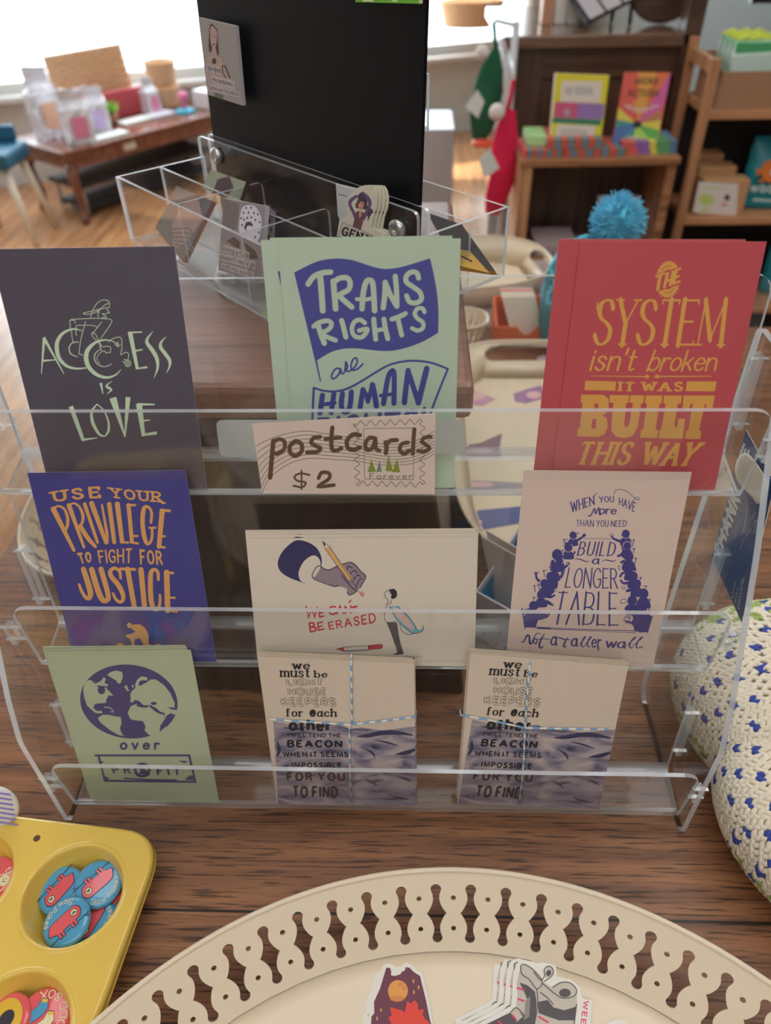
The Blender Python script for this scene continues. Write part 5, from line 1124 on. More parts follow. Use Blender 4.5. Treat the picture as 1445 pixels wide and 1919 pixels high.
def d_sloth(a):
    S = a.stroke
    S([(0.95, .42), (0.3, .40), (-0.3, .42), (-0.92, .40)], .035, 3, 1); S([(-0.72, .42), (-0.86, .54)], .03, 3, 1)
    BO = [(-.60, .20), (-.48, .27), (.1, .27), (.42, .25), (.60, .16), (.74, .10), (.70, -.04), (.58, -.22), (.34, -.28), (-.40, -.28), (-.62, -.20), (-.70, .0)]
    a.fill([(x*1.05, y*1.10) for x, y in BO], 3, 1, smooth=True); a.fill(BO, 4, 2, smooth=True)
    for x in (.42, .28, -.16, -.30): S([(x, .20), (x-.02, .46)], .125, 3, 1); S([(x, .18), (x-.02, .45)], .08, 4, 2)
    a.disc((-0.44, -.02), .155, .15, 3, 3, 18); a.disc((-0.44, -.02), .13, .125, 2, 4, 18); a.disc((-0.4, .0), .05, .035, 3, 5, 10, .5); a.disc((-0.48, .0), .05, .035, 3, 5, 10, -.5); a.disc((-0.44, -.06), .03, .02, 3, 5, 8)
    arc_text(a, 'Slow Pokes', 2, .62, .24, PI*1.20, PI*1.86, .11)
def bpos(px, py, z): return onz(px, py, z)
bl = [((112, 1668, .019), (-.05, -.18, 1), 0.95, 'blue pin button with a red sloth at the back left of the cup'),
      ((183, 1655, .021), (.12, -.10, 1), 0.85, 'blue pin button with a red sloth at the back right of the cup'),
      ((209, 1690, .010), (-.30, .05, 1), 0.95, 'blue pin button half hidden at the right wall of the cup'),
      ((172, 1726, .013), (-.10, .05, 1), 1.25, 'blue pin button under the front one, lettering showing at its right'),
      ((122, 1727, .0235), (-.12, -.12, 1), 3.95, 'front blue pin button lying on top of the heap with its sloth facing right')]
for p, n, r_, l in bl: button(bpos(*p), n, r_, l, BLU, d_sloth)
def d_sox(a):
    S = a.stroke
    arc_text(a, 'ODD SOX', 2, .58, .30, PI*1.12, PI*1.92, .13)
    for ox, body in ((-.25, 2), (.28, 6)):
        P = [(ox-.18, .55), (ox+.18, .55), (ox+.16, .05), (ox+.30, -.20), (ox+.16, -.36), (ox-.10, -.24), (ox-.20, .0)]
        a.fill([(x*1.1-.1*ox, y*1.06) for x, y in P], 3, 1); a.fill(P, body, 2)
        a.fill([(ox-.18, .46), (ox+.18, .46), (ox+.18, .55), (ox-.18, .55)], 5, 3); a.fill([(ox+.16, -.36), (ox+.30, -.20), (ox+.20, -.14), (ox+.06, -.30)], 5, 3)
        for k in range(7): a.disc((ox-.12+.08*(k % 3)+.02, .35-.1*k), .014, .014, 3, 3, 6)
cC = cup_at(0, 1)
button(onz(82, 1905, .020), (.10, -.10, 1), 2.3, 'red pin button lettered ODD SOX in the lower cup', BRED, d_sox)
button(onz(8, 1915, .020), (-.3, -.1, 1), .4, 'red-rimmed pin button with a dark face left of the ODD SOX one', BRED, lambda a: (a.disc((0, 0), .78, .78, 5, 1, 24), a.disc((.1, .05), .35, .3, 3, 2, 14)))
button(onz(38, 1882, .012), (.05, .5, 1), 0, 'steel-backed button standing behind the ODD SOX one', BST, lambda a: None, r=.014)
def d_heart(a):
    arc_text(a, 'best friends', 2, .60, .24, PI*.98, PI*.05, .11)
    a.disc((.30, -.18), .30, .32, 2, 1, 20); a.disc((.22, -.12), .03, .03, 3, 2, 8); a.disc((.38, -.12), .03, .03, 3, 2, 8); a.stroke([(.2, -.26), (.3, -.32), (.4, -.26)], .035, 3, 2); a.stroke([(-.6, -.45), (-.2, -.5), (0, -.2), (-.4, .05), (-.6, -.2), (-.6, -.45)], .05, 2, 1); a.stroke([(-.7, .1), (0, .2), (.7, .3)], .05, 2, 1)
def d_ts(a):
    arc_text(a, 'ts', 2, .55, .30, PI*.25, PI*.08, .12)
    a.disc((.52, -.02), .22, .24, 2, 1, 20); a.disc((.47, .02), .025, .025, 3, 2, 8); a.disc((.58, .04), .025, .025, 3, 2, 8); a.stroke([(.46, -.09), (.53, -.06), (.58, -.10)], .03, 3, 2)
    a.stroke([(.1, .12), (.4, .22), (.85, .42)], .04, 2, 1); a.stroke([(.45, -.45), (.25, -.3), (.35, -.12), (.6, -.25), (.55, -.42), (.45, -.45)], .05, 2, 1)
button(onz(-14, 1648, .020), (.05, -.12, 1), 0, 'red pin button with a pale smiling face at the left frame edge', BRED, d_ts)
def d_chev(a):
    for k in range(-3, 4): a.stroke([(-.8, .25*k-.15), (0, .25*k+.12), (.8, .25*k-.15)], .09, 6, 1, False)
button(onz(-10, 1516, .046), (.1, -.9, .5), .1, 'white button with violet chevrons standing at the top of the muffin tin', WHITE, d_chev, mats=[WHITE, BST, BCR, BLN, BRED, BYE, BVI], group=None)

# ---------------------------------------------------------------- knitted hat at the right
KN = mat('cream_yarn', pc(192, 182, 162, .52), .95, var=.10, vscale=120); KB = mat('blue_yarn', pc(44, 56, 116), .95); KG = mat('green_yarn', pc(120, 132, 72), .95, var=.3, vscale=90); KD = mat('cream_yarn_core', pc(160, 148, 128), .95)
def lobe(bm, p, d, n, l, wd, mi):
    """one leg of a knit stitch: a fat spindle along d lying on the surface with normal n"""
    d = d.normalized(); s = d.cross(n).normalized(); R = []
    for f, q in ((-.42, .55), (-.05, 1.0), (.34, .62)):
        R.append([bm.verts.new(p+d*l*f+(s*math.cos(2*PI*k/6)+n*math.sin(2*PI*k/6)*.8)*wd*q) for k in range(6)])
    a = bm.verts.new(p-d*l*.55); b = bm.verts.new(p+d*l*.55)
    for i in range(2):
        for k in range(6): f = bm.faces.new((R[i][k], R[i][(k+1) % 6], R[i+1][(k+1) % 6], R[i+1][k])); f.material_index = mi; f.smooth = True
    for k in range(6):
        f = bm.faces.new((a, R[0][(k+1) % 6], R[0][k])); f.material_index = mi; f.smooth = True
        f = bm.faces.new((b, R[2][k], R[2][(k+1) % 6])); f.material_index = mi; f.smooth = True
def knit_blob(name, parent, c, r, axis_rot, rows, cols, v0, v1, fleck, green, mats, lump=0.0, z0=None):
    """stitched skin over a cushion-shaped body"""
    T = Matrix.Translation(Vector(c)) @ Matrix.Rotation(axis_rot, 4, 'Z')
    def pos(u, v):
        ph = v; th = u
        q = abs(math.cos(ph))**.62; z = math.copysign(abs(math.sin(ph))**.8, math.sin(ph))
        k = 1+lump*math.sin(3*th+1.3)*math.cos(ph)
        return T @ Vector((r[0]*q*k*math.cos(th), r[1]*q*k*math.sin(th), r[2]*z))
    def nrm(u, v):
        e = .01; a = pos(u+e, v)-pos(u-e, v); b = pos(u, v+e)-pos(u, v-e); return a.cross(b).normalized()
    bm = BM()
    N1, N2 = 48, 24; Gd = [[bm.verts.new(pos(2*PI*i/N1, v0+(v1-v0)*j/N2)-nrm(2*PI*i/N1, v0+(v1-v0)*j/N2)*.0012) for i in range(N1)] for j in range(N2+1)]
    for j in range(N2):
        for i in range(N1): f = bm.faces.new((Gd[j][i], Gd[j][(i+1) % N1], Gd[j+1][(i+1) % N1], Gd[j+1][i])); f.material_index = 3; f.smooth = True
    for j in range(rows):
        v = v0+(v1-v0)*(j+.5)/rows
        per = sum((pos(2*PI*k/24, v)-pos(2*PI*(k+1)/24, v)).length for k in range(24))
        nc = max(6, int(per/cols)); 
        for i in range(nc):
            u = 2*PI*(i+.5*(j % 2)*0)/nc
            p = pos(u, v)
            if p.z < .001: continue
            if (p-CAM).dot(FW) < 0: continue
            n = nrm(u, v)
            if n.dot((CAM-p).normalized()) < -.25: continue
            du = (pos(u+.01, v)-pos(u-.01, v)).normalized(); dv = (pos(u, v+.005)-pos(u, v-.005)).normalized()
            wdt = per/nc; ht = (pos(u, v+(v1-v0)/rows*.5)-pos(u, v-(v1-v0)/rows*.5)).length
            mi = 0
            if green(p, rnd): mi = 2
            elif fleck and (j % 3 == 1) and ((i+2*(j//3 % 2)) % 3 == 0) and rnd.random() < .85: mi = 1
            for sgn in (-1, 1):
                lobe(bm, p+du*sgn*wdt*.25+n*.0006+Vector((rnd.uniform(-1, 1), rnd.uniform(-1, 1), rnd.uniform(-1, 1)))*.00022, dv*1.0+du*sgn*.50, n, max(ht*2.1, .006), wdt*.31, mi)
    return mk(name, bm, mats, parent)
hb = onz(1440, 1400, 0)
hat = thing('knitted_hat', (.300, .050, 0), 'cream knitted hat with blue flecks and green trim, right of the rack', 'hat')
def grn1(p, r): return (p.x < .252 and p.z < .04 and p.y > .02 and r.random() < .45) or (p.y > .115 and p.z > .055 and r.random() < .45)
knit_blob('crown', hat, (.346, .066, .044), (.112, .098, .049), .25, 28, .0077, -.75, 1.4, True, grn1, [KN, KB, KG, KD], .04)
def grn2(p, r): return (p.y < -.05 and p.z < .036 and r.random() < .35)
knit_blob('folded_brim', hat, (.362, -.036, .042), (.126, .104, .046), -.6, 28, .0078, -.8, 1.4, True, grn2, [KN, KB, KG, KD], .035)

# blue pompom hat behind the red card
TEA = mat('turquoise_yarn', pc(70, 140, 160, .40), .95, var=.25, vscale=60); TE2 = mat('teal_yarn', pc(34, 92, 100, .40), .95, var=.2, vscale=60); LB = mat('light_blue_yarn', pc(110, 175, 205, .42), .95, var=.2, vscale=80)
ph_c = ony(1158, 416, .765); 
hc = Vector((ph_c.x-.012, ph_c.y, 0))
hat2 = thing('knitted_hat', hc, 'teal knitted hat with a blue pompom standing behind the red postcard', 'hat')
hz = ph_c.z-.028
knit_blob('crown', hat2, (hc.x, hc.y, hz*.42), (.080, .062, hz*.60), 0, 22, .010, -.75, 1.45, False, lambda p, r: r.random() < .25, [TE2, TEA, TEA, TE2])
bm = BM()
ball(bm, ph_c, .027, 1, 12, 8)
for k in range(900):
    z = rnd.uniform(-1, 1); t = rnd.uniform(0, 2*PI); q = math.sqrt(1-z*z); d = Vector((q*math.cos(t), q*math.sin(t), z)); L_ = rnd.uniform(.034, .042); s_ = d.orthogonal().normalized()*.0011
    e = ph_c+d*L_+Vector((rnd.uniform(-1, 1), rnd.uniform(-1, 1), rnd.uniform(-1, 1)))*.003; b0 = ph_c+d*.012
    v = [bm.verts.new(b0+s_), bm.verts.new(b0-s_*.5+d.cross(s_)), bm.verts.new(b0-s_*.5-d.cross(s_)), bm.verts.new(e+s_*.8), bm.verts.new(e-s_*.4+d.cross(s_)*.8), bm.verts.new(e-s_*.4-d.cross(s_)*.8)]
    mi = 0 if rnd.random() < .7 else 1
    for q in ((0, 1, 4, 3), (1, 2, 5, 4), (2, 0, 3, 5), (3, 4, 5)): bm.faces.new([v[i] for i in q]).material_index = mi
mk('pompom', bm, [LB, TEA], hat2)

# ---------------------------------------------------------------- blue flyer outside the right side panel
f0 = Frame((.2345, .05, .2), (0, -1, 0), (0, 0, 1))
FBL = mat('flyer_blue', pc(26, 52, 92), .35); FWH = ink('flyer_white', 178, 176, 168)
cr_ = (1280, 880, 5.05)
q = [f0.loc(*p) for p in ((1398, 805), (1334, 1043), (1390, 1167), (1452, 905))]
q = [(x, max(y, -.19)) for x, y in q]
ox = sum(p[0] for p in q)/4; oy = min(p[1] for p in q); f = Frame(f0.o+f0.ex*ox+f0.ey*oy, f0.ex, f0.ey)
bm = BM(); pts = [(x-ox, y-oy) for x, y in q]
card_mesh(bm, pts, .0004); a = Art(f, cr_)
a.text('THANK', [(290, 770), (455, 130), (560, 300), (345, 890)], 2, th=.25, tn=.2, gap=.1, cap=False); a.text('E', [(515, -90), (588, -293), (645, -203), (590, -60)], 2, th=.3, tn=.24, cap=False)
a.text('tiny', [(455, 1215), (486, 1050), (500, 1060), (472, 1222)], 1, th=.1, gap=.2); a.text('dogs', [(486, 1260), (508, 1120), (520, 1130), (500, 1268)], 1, th=.1, gap=.2); a.text('postcards', [(508, 1310), (555, 1020), (582, 1030), (530, 1320)], 1, th=.1, gap=.16)
a.stroke([(560, 600), (575, 560), (590, 480), (600, 420), (612, 360)], 3, 1); a.stroke([(670, 600), (690, 570), (680, 500), (700, 480), (710, 540), (720, 480), (760, 420), (790, 380)], 4, 1)
for P in ([(540, 760), (560, 690), (575, 660)], [(600, 640), (640, 560)], [(650, 470), (690, 400)]): a.stroke(P, 3, 1)
a.build(bm); fl_ = mk('flyer', bm, [FBL, FWH, FWH], None, M=f.M()); tag(fl_, 'dark blue flyer lettered THANK, upright outside the right side panel of the rack', 'flyer')
# crumpled strip of masking tape holding it
bm = BM(); T = mat('masking_tape', pc(190, 180, 160), .6)
row1 = [(235, 1290), (205, 1380), (215, 1460), (250, 1530)]; row2 = [(300, 1240), (300, 1380), (320, 1480), (330, 1600)]; row3 = [(370, 1320), (400, 1400), (400, 1500), (375, 1660)]; row4 = [(480, 1490), (490, 1520), (470, 1590), (400, 1700)]
Gd = []
for k, rw in enumerate((row1, row2, row3, row4)): Gd.append([bm.verts.new(onx(1330+x/4.365, 560+y/4.365, .2339-(.0, .003, .0008, .0045)[k]-(.0, .0012, .0006, .0018)[j]*(k > 0))) for j, (x, y) in enumerate(rw)])
for i in range(3):
    for j in range(3): bm.faces.new((Gd[i][j], Gd[i+1][j], Gd[i+1][j+1], Gd[i][j+1])).smooth = True
o = mk('tape', bm, T, None); s_ = o.modifiers.new('s', 'SUBSURF'); s_.levels = s_.render_levels = 2; so_ = o.modifiers.new('t', 'SOLIDIFY'); so_.thickness = .0003
tag(o, 'crumpled piece of pale masking tape on the dark blue flyer', 'tape')
# ---------------------------------------------------------------- wooden pedestal box and the acrylic spinner on it
BOXT = wood('worn_brown_top', pc(88, 58, 44), pc(126, 90, 74), 'X', .8, rough=.42, grain=.2, coat=.05); BOXF = wood('dark_walnut', pc(44, 31, 25), pc(66, 46, 37), 'Z', .8, rough=.45, grain=.25)
bx = thing('wooden_pedestal', (-.078, .31, 0), 'dark brown flared wooden box behind the rack, carrying the spinner', 'pedestal')
BZ = .310
bm = BM(); box(bm, (-.207, .125, BZ-.028), (.0555, .505, BZ)); mk('lid', bm, BOXT, bx, bevel=.006, origin=(-.078, .31, BZ))
bm = BM(); x0, x1, y0, y1 = -.190, .022, .142, .488
fl_ = .040
hexa(bm, [(x0-fl_, y0-fl_, 0), (x1+fl_, y0-fl_, 0), (x1+fl_, y1+fl_, 0), (x0-fl_, y1+fl_, 0)], [(x0, y0, BZ-.028), (x1, y0, BZ-.028), (x1, y1, BZ-.028), (x0, y1, BZ-.028)]); mk('body', bm, BOXF, bx, bevel=.003)
bm = BM(); z0, z1 = .05, BZ-.05
def fy(z): return y0-fl_*(1-z/(BZ-.028))-.002
hexa(bm, [(-.20, fy(z0), z0), (.03, fy(z0), z0), (.03, fy(z0)+.006, z0), (-.20, fy(z0)+.006, z0)], [(-.175, fy(z1), z1), (.005, fy(z1), z1), (.005, fy(z1)+.006, z1), (-.175, fy(z1)+.006, z1)]); mk('front_panel', bm, BOXF, bx, bevel=.0015)

UA = math.radians(-47)
SU = Vector((math.cos(UA), math.sin(UA), 0)); SV = Vector((-math.sin(UA), math.cos(UA), 0)); SZ = Vector((0, 0, 1))
def uvz(u, v, z): return SU*u+SV*v+SZ*z
SPC = uvz(-.281, .157, BZ)
sp = thing('countertop_spinner', SPC, 'clear acrylic countertop spinner with a black upright panel and two divided trays', 'display spinner')
def plate(bm, a, b, c, d, n, th=.0028): sheet(bm, [a, b, c, d], n, th)
bm = BM(); lathe(bm, [(.0, .0), (.079, .0), (.080, .002), (.080, .006), (.078, .008), (0, .008)], SPC, 56)
for f in bm.faces: f.material_index = 0 if abs(f.normal.z) > .5 else 1
mk('base_disc', bm, [clear('clear_acrylic_base', (.93, .94, .94), 1.0, .10), ACE], sp)
bm = BM(); lathe(bm, [(0, .008), (.030, .008), (.030, .0125), (0, .0125)], SPC, 32); mk('turntable', bm, mat('grey_plastic', (.45, .45, .45), .4), sp)
def bin_(v0, v1, vm, back_v, us, name):
    u0, u1, zb, zt = -.4265, -.1365, .3235, .380; r = .012
    o = None
    bm = BM(); sheet(bm, [uvz(u0+.004, v0+.004, zb), uvz(u1-.004, v0+.004, zb), uvz(u1-.004, v1-.0, zb), uvz(u0+.004, v1, zb)], -SZ, .0028)
    for v in (v0, v1):
        P = [uvz(u0, v, zt), uvz(u0, v, zb+.003), uvz(u0+.012, v, zb), uvz(u1-.012, v, zb), uvz(u1, v, zb+.003), uvz(u1, v, zt)]
        if abs(v-back_v) < .004: P = [uvz(u0, v, .398), uvz(u0, v, zb), uvz(u1, v, zb), uvz(u1, v, .398)]; P = rounded(P, .006, 4, {0, 3})
        sheet(bm, P, SV, .0028)
    for u in (u0, u1): sheet(bm, [uvz(u, v0, zb+.003), uvz(u, v1, zb+.003), uvz(u, v1, zt), uvz(u, v0, zt)], SU if u == u1 else -SU, .0028)
    o = mk(name, bm, [ACR, ACE], sp)
    bm = BM(); sheet(bm, [uvz(u0, vm, zb), uvz(u1, vm, zb), uvz(u1, vm, zt-.001), uvz(u0, vm, zt-.001)], SV, .0024); mk('divider', bm, [ACR, ACE], o)
    for u in us:
        bm = BM(); sheet(bm, rounded([uvz(u, v0+.003, zb), uvz(u, v1-.001, zb), uvz(u, v1-.001, zt-.002), uvz(u, v0+.003, zt-.002)], .006, 4, {2}), SU, .0024); mk('divider', bm, [ACR, ACE], o)
    return o
bin_(.0685, .1525, .1105, .1525, (-.328, -.2365), 'front_bin')
bin_(.1625, .2460, .2045, .1625, (), 'back_bin')
BLKP = mat('black_panel', (.0035, .004, .0065), .45, spec=.22)
PV = .1585
bm = BM(); ln = math.tan(math.radians(2.0))
P = [uvz(-.4185, PV, .330), uvz(-.1465, PV, .330), uvz(-.1455, PV+ln*.34, .665), uvz(-.4130, PV+ln*.34, .665)]
sheet(bm, rounded(P, .006, 4), SV, -.0026); mk('upright_panel', bm, [BLKP, BLKP], sp)
PN = (P[1]-P[0]).cross(P[3]-P[0]).normalized()
if PN.dot(SV) > 0: PN = -PN
ST = mat('bolt_steel', (.6, .6, .6), .28, 1.0)
for px, py in ((742, 430), (404, 293)):
    c = hit(px, py, uvz(0, .1485, 0), SV)
    bm = BM(); R_ = Matrix.Translation(c) @ (-SV).to_track_quat('Z', 'Y').to_matrix().to_4x4(); lathe(bm, [(0, -.006), (.0066, -.006), (.0070, .001), (.0050, .0022), (.0024, .0022), (.002, .0005), (0, .0005)], (0, 0, 0), 20, M=R_); mk('bolt', bm, ST, sp)
# small clear pocket clipped on the far side of the panel
bm = BM()
a0, a1, b0, b1, c0, c1 = -.27, -.178, .172, .200, .436, .469
for v in (b0, b1): sheet(bm, [uvz(a0, v, c0), uvz(a1, v, c0), uvz(a1, v, c1), uvz(a0, v, c1)], SV, .0024)
for u in (a0, a1): sheet(bm, [uvz(u, b0, c0), uvz(u, b1, c0), uvz(u, b1, c1), uvz(u, b0, c1)], SU, .0024)
sheet(bm, [uvz(a0, b0, c0), uvz(a1, b0, c0), uvz(a1, b1, c0), uvz(a0, b1, c0)], SZ, .0024); mk('far_pocket', bm, [ACR, ACE], sp)

# magnets
def magnet(pts, o, n, crop, label, face, draw, mats, th=.004, group='novelty magnets on the spinner', cat='magnet', name='magnet', zmin=None):
    """flat magnet whose corners TL TR BR BL are seen at the given photograph pixels on plane (o, n)"""
    n = Vector(n).normalized()
    if n.dot(CAM-Vector(o)) < 0: n = -n
    c = [hit(px, py, Vector(o), n) for px, py in pts]
    if zmin is not None:
        for lo, hi in ((2, 1), (3, 0)):
            if c[lo].z < zmin and c[hi].z > zmin: c[lo] = c[lo].lerp(c[hi], (zmin-c[lo].z)/(c[hi].z-c[lo].z))
    ex = (c[2]-c[3]).normalized(); f = Frame((c[2]+c[3])/2, ex, n.cross(ex))
    bm = BM(); card_mesh(bm, [((p-f.o).dot(f.ex), (p-f.o).dot(f.ey)) for p in (c[3], c[2], c[1], c[0])], th)
    a = Art(f, crop)
    if draw: draw(a)
    a.build(bm)
    o_ = mk(name, bm, [face]+mats, None, M=f.M()); return tag(o_, label, cat, group)
MG = ink('magnet_photo_grey', 128, 122, 120); MGE = mat('magnet_edge', pc(70, 66, 68), .4); STRIP = ink('caption_strip', 150, 142, 142); TYPE = ink('typewriter_ink', 40, 36, 40); LADY = ink('pale_skin_print', 148, 126, 116); HAIR = ink('hair_print', 60, 48, 46); GRN = ink('print_green', 78, 92, 70); SEP = ink('sepia_print', 96, 86, 84)
def d_goog(a):
    a.fill([(345, 250), (360, 170), (395, 150), (450, 200), (505, 270), (505, 420), (540, 740), (510, 800), (490, 700), (350, 720), (330, 600)], 4, 2); a.fill([(370, 240), (410, 200), (450, 240), (495, 300), (500, 420), (490, 560), (460, 650), (420, 650), (385, 560), (365, 400)], 3, 3, smooth=True)
    a.fill([(400, 640), (480, 650), (490, 780), (600, 870), (640, 980), (700, 1200), (800, 1290), (560, 1290), (330, 1350), (270, 1100), (260, 850), (390, 790)], 3, 2); a.disc((445, 900), 45, 60, 4, 3, 12); a.disc((440, 570), 18, 24, 4, 4, 8); a.disc((408, 395), 14, 12, 4, 4, 8); a.disc((462, 425), 14, 12, 4, 4, 8); a.stroke([(610, 1000), (660, 1010), (760, 1230)], 24, 4, 3); a.stroke([(610, 1010), (620, 1130), (680, 1240)], 20, 4, 3)
    for q in ([(255, 930), (560, 1020), (600, 1190), (290, 1110)], [(390, 1170), (850, 1290), (880, 1480), (420, 1370)], [(305, 1340), (965, 1520), (985, 1640), (320, 1490)]): a.fill(q, 1, 4)
    a.text('I googled', [(275, 950), (560, 1040), (580, 1140), (300, 1060)], 2, th=.13, gap=.16, layer=5); a.text('my symptoms...', [(415, 1205), (850, 1325), (860, 1420), (425, 1300)], 2, th=.14, gap=.14, layer=5); a.text("Turns out I'm a bitch.", [(318, 1370), (960, 1530), (970, 1610), (325, 1450)], 2, th=.13, gap=.14, layer=5)
    a.fill([(440, 1530), (620, 1570), (630, 1660), (455, 1610)], 5, 2)
magnet([(371.5, 33), (441, 49), (455, 198), (389, 177)], uvz(-.28, .1545, .46), PN, (360, 30, 10.66), 'pale magnet with a vintage lady and typed captions on the black panel', MG, d_goog, [STRIP, TYPE, LADY, HAIR, GRN], th=.003)
bm = BM()
def d_give(a):
    a.fill([(240, 110), (520, 220), (470, 660), (360, 720), (215, 600)], 5, 1)
    a.fill([(590, 260), (760, 240), (860, 340), (915, 500), (900, 700), (860, 860), (760, 900), (600, 780), (510, 700), (530, 420)], 3, 2, smooth=True)
    for p in ((640, 285), (730, 280), (592, 372), (682, 368), (780, 375), (848, 400), (552, 470), (604, 495), (660, 465), (732, 455), (806, 500), (884, 540), (568, 590), (870, 725), (800, 810)): a.disc(p, 14, 24, 2, 3, 8)
    a.fill([(600, 640), (640, 540), (720, 530), (770, 600), (700, 640), (640, 700)], 4, 3); a.fill([(290, 880), (420, 800), (530, 900), (520, 1020), (420, 980)], 4, 2); a.fill([(600, 900), (800, 1050), (860, 1200), (700, 1200)], 4, 2); a.disc((700, 660), 60, 60, 3, 4, 10)
    for q in ([(190, 925), (705, 1085), (690, 1205), (180, 1065)], [(165, 1085), (810, 1245), (800, 1390), (160, 1220)], [(200, 1265), (785, 1440), (770, 1570), (190, 1360)]): a.fill(q, 1, 4)
    a.text('Giving a fuck', [(195, 950), (690, 1095), (690, 1190), (190, 1040)], 2, th=.13, gap=.14, layer=5); a.text("doesn't really go", [(180, 1110), (800, 1260), (795, 1360), (172, 1200)], 2, th=.13, gap=.14, layer=5); a.text('with my outfit.', [(215, 1275), (770, 1450), (762, 1545), (205, 1350)], 2, th=.13, gap=.14, layer=5)
gn = (-SV*1.0+SZ*.28)
magnet([(419, 371), (497, 386), (488, 530), (409, 506)], uvz(-.28, .092, .36), gn, (395, 360, 9.593), 'grey magnet with a polka dot scarf lady and typed lines in the front bin', ink('magnet_grey', 112, 106, 112), d_give, [STRIP, TYPE, ink('dotted_scarf', 168, 164, 172), HAIR, SEP], zmin=.3262)
magnet([(497, 382), (517, 398), (510, 520), (490, 520)], uvz(-.28, .104, .36), gn, None, 'grey dotted scarf magnet mostly hidden behind the typed one in the front bin', ink('magnet_grey', 112, 106, 112), lambda a: [a.disc((505+dx, 410+dy), 2, 4, 1, 1, 8) for dx, dy in ((0, 4), (4, 20), (-2, 34), (3, 48))], [TYPE], zmin=.3262)
def d_left(a):
    a.fill([(345, 380), (372, 372), (380, 410), (352, 452), (325, 470), (322, 420)], 1, 1)
    for k in range(5): a.stroke([(318+k*3, 430+k*7), (352, 428+k*9), (362, 440+k*8)], 3, 2, 2)
magnet([(331, 348), (398, 377), (339, 498), (273, 462)], uvz(-.34, .090, .35), (-SV*1.0+SZ*.75-SU*.25), None, 'dark brown magnet leaning at the left end of the front bin', ink('magnet_brown', 58, 46, 43), d_left, [ink('magnet_tan', 116, 84, 74), TYPE], zmin=.3262)
def d_back(a): a.fill([(408, 336), (430, 330), (438, 352), (425, 370), (398, 362)], 1, 1)
magnet([(396, 318), (461, 341), (448, 380), (378, 352)], uvz(-.36, .128, .37), (-SV*1.0+SZ*.6), None, 'mossy green magnet with a dark head in the back row of the front bin', ink('magnet_moss', 112, 116, 98), d_back, [HAIR], zmin=.3262)
def d_gold(a): a.fill([(846, 466), (880, 470), (918, 512), (860, 498)], 1, 1); a.stroke([(864, 480), (884, 490)], 3, 2, 2)
magnet([(800, 398), (866, 421), (929, 509), (858, 500)], uvz(-.15, .215, .36), (-SV*.6+SZ*1.0), None, 'black magnet with a gold foot sliding down in the right-hand bin', ink('magnet_black', 40, 38, 38), d_gold, [ink('gold_foil', 150, 116, 50), TYPE], zmin=.3262)
def d_top(a): a.fill([(680, -8), (700, -8), (700, 3), (680, 3)], 1, 1); a.fill([(735, -8), (745, -8), (745, 3), (735, 3)], 1, 1)
magnet([(667, -55), (786, -40), (785, 7), (666, 4)], uvz(-.28, .1555, .46), PN, None, 'green magnet at the top of the black panel, cut by the frame', ink('magnet_green', 84, 142, 44), d_top, [ink('magnet_pale', 180, 190, 150)], th=.003)
# die-cut stickers of a woman with raised arms, upright in the front bin
SKIN = ink('sticker_skin', 190, 132, 112); PURP = ink('sticker_purple', 92, 66, 100); DKH = ink('sticker_hair', 66, 54, 66); MAR = ink('sticker_maroon', 92, 62, 68); SWH = ink('sticker_ivory', 196, 190, 172)
def d_gen(a):
    a.fill([(405, 300), (440, 250), (490, 250), (530, 270), (560, 330), (545, 430), (600, 500), (630, 500), (600, 590), (570, 640), (540, 580), (520, 500), (380, 480), (370, 430), (410, 360)], 3, 1)
    a.stroke([(480, 250), (560, 330), (590, 420), (540, 540), (500, 640)], [40, 54, 50, 46, 40], 2, 2); a.stroke([(390, 300), (310, 360), (290, 430), (350, 560), (380, 640)], [40, 54, 46, 46, 50], 2, 2)
    a.fill([(415, 420), (440, 380), (490, 385), (500, 430), (480, 490), (455, 510), (425, 480)], 1, 3, smooth=True); a.disc((440, 412), 8, 7, 4, 4, 8); a.disc((480, 422), 8, 7, 4, 4, 8); a.stroke([(445, 470), (465, 475)], 8, 5, 4)
    a.fill([(420, 290), (470, 270), (500, 330), (480, 390), (440, 385), (420, 420), (400, 380)], 3, 3)
    a.fill([(380, 540), (430, 520), (440, 580), (470, 540), (540, 560), (500, 640), (470, 740), (455, 810), (330, 755), (360, 640)], 5, 2); a.fill([(435, 510), (465, 520), (460, 600), (432, 640), (425, 570)], 1, 3)
    a.stroke([(600, 490), (630, 540), (590, 580), (560, 660)], 16, 3, 2)
    a.fill([(180, 700), (640, 895), (650, 1010), (120, 900)], 0, 3); a.stroke([(180, 700), (640, 895), (650, 1010)], 7, 5, 4, False); a.stroke([(180, 700), (125, 890)], 7, 5, 4, False)
    a.text('GEN X', [(195, 745), (635, 910), (610, 1040), (150, 885)], 4, th=.26, tn=.18, gap=.14, serif=.07, layer=5)
cr_ = (620, 330, 8.028)
fg = Frame(uvz(-.18, .146, .37), SU, SZ)
if fg.en.dot(CAM-fg.o) < 0: fg = Frame(fg.o, -SU, SZ)
GO = [(400, 180), (440, 155), (500, 140), (580, 135), (640, 150), (680, 220), (700, 330), (690, 470), (640, 620), (615, 780), (700, 810), (760, 860), (800, 940), (740, 1040), (90, 900), (130, 660), (250, 590), (245, 480), (260, 330), (320, 240)]
g1 = sticker(fg, GO, [SWH, SKIN, PURP, DKH, TYPE, MAR], d_gen, cr_, 'front ivory sticker of a woman with raised arms over the letters GEN X', th=.0006, group='die-cut stickers in the spinner', smooth=False)
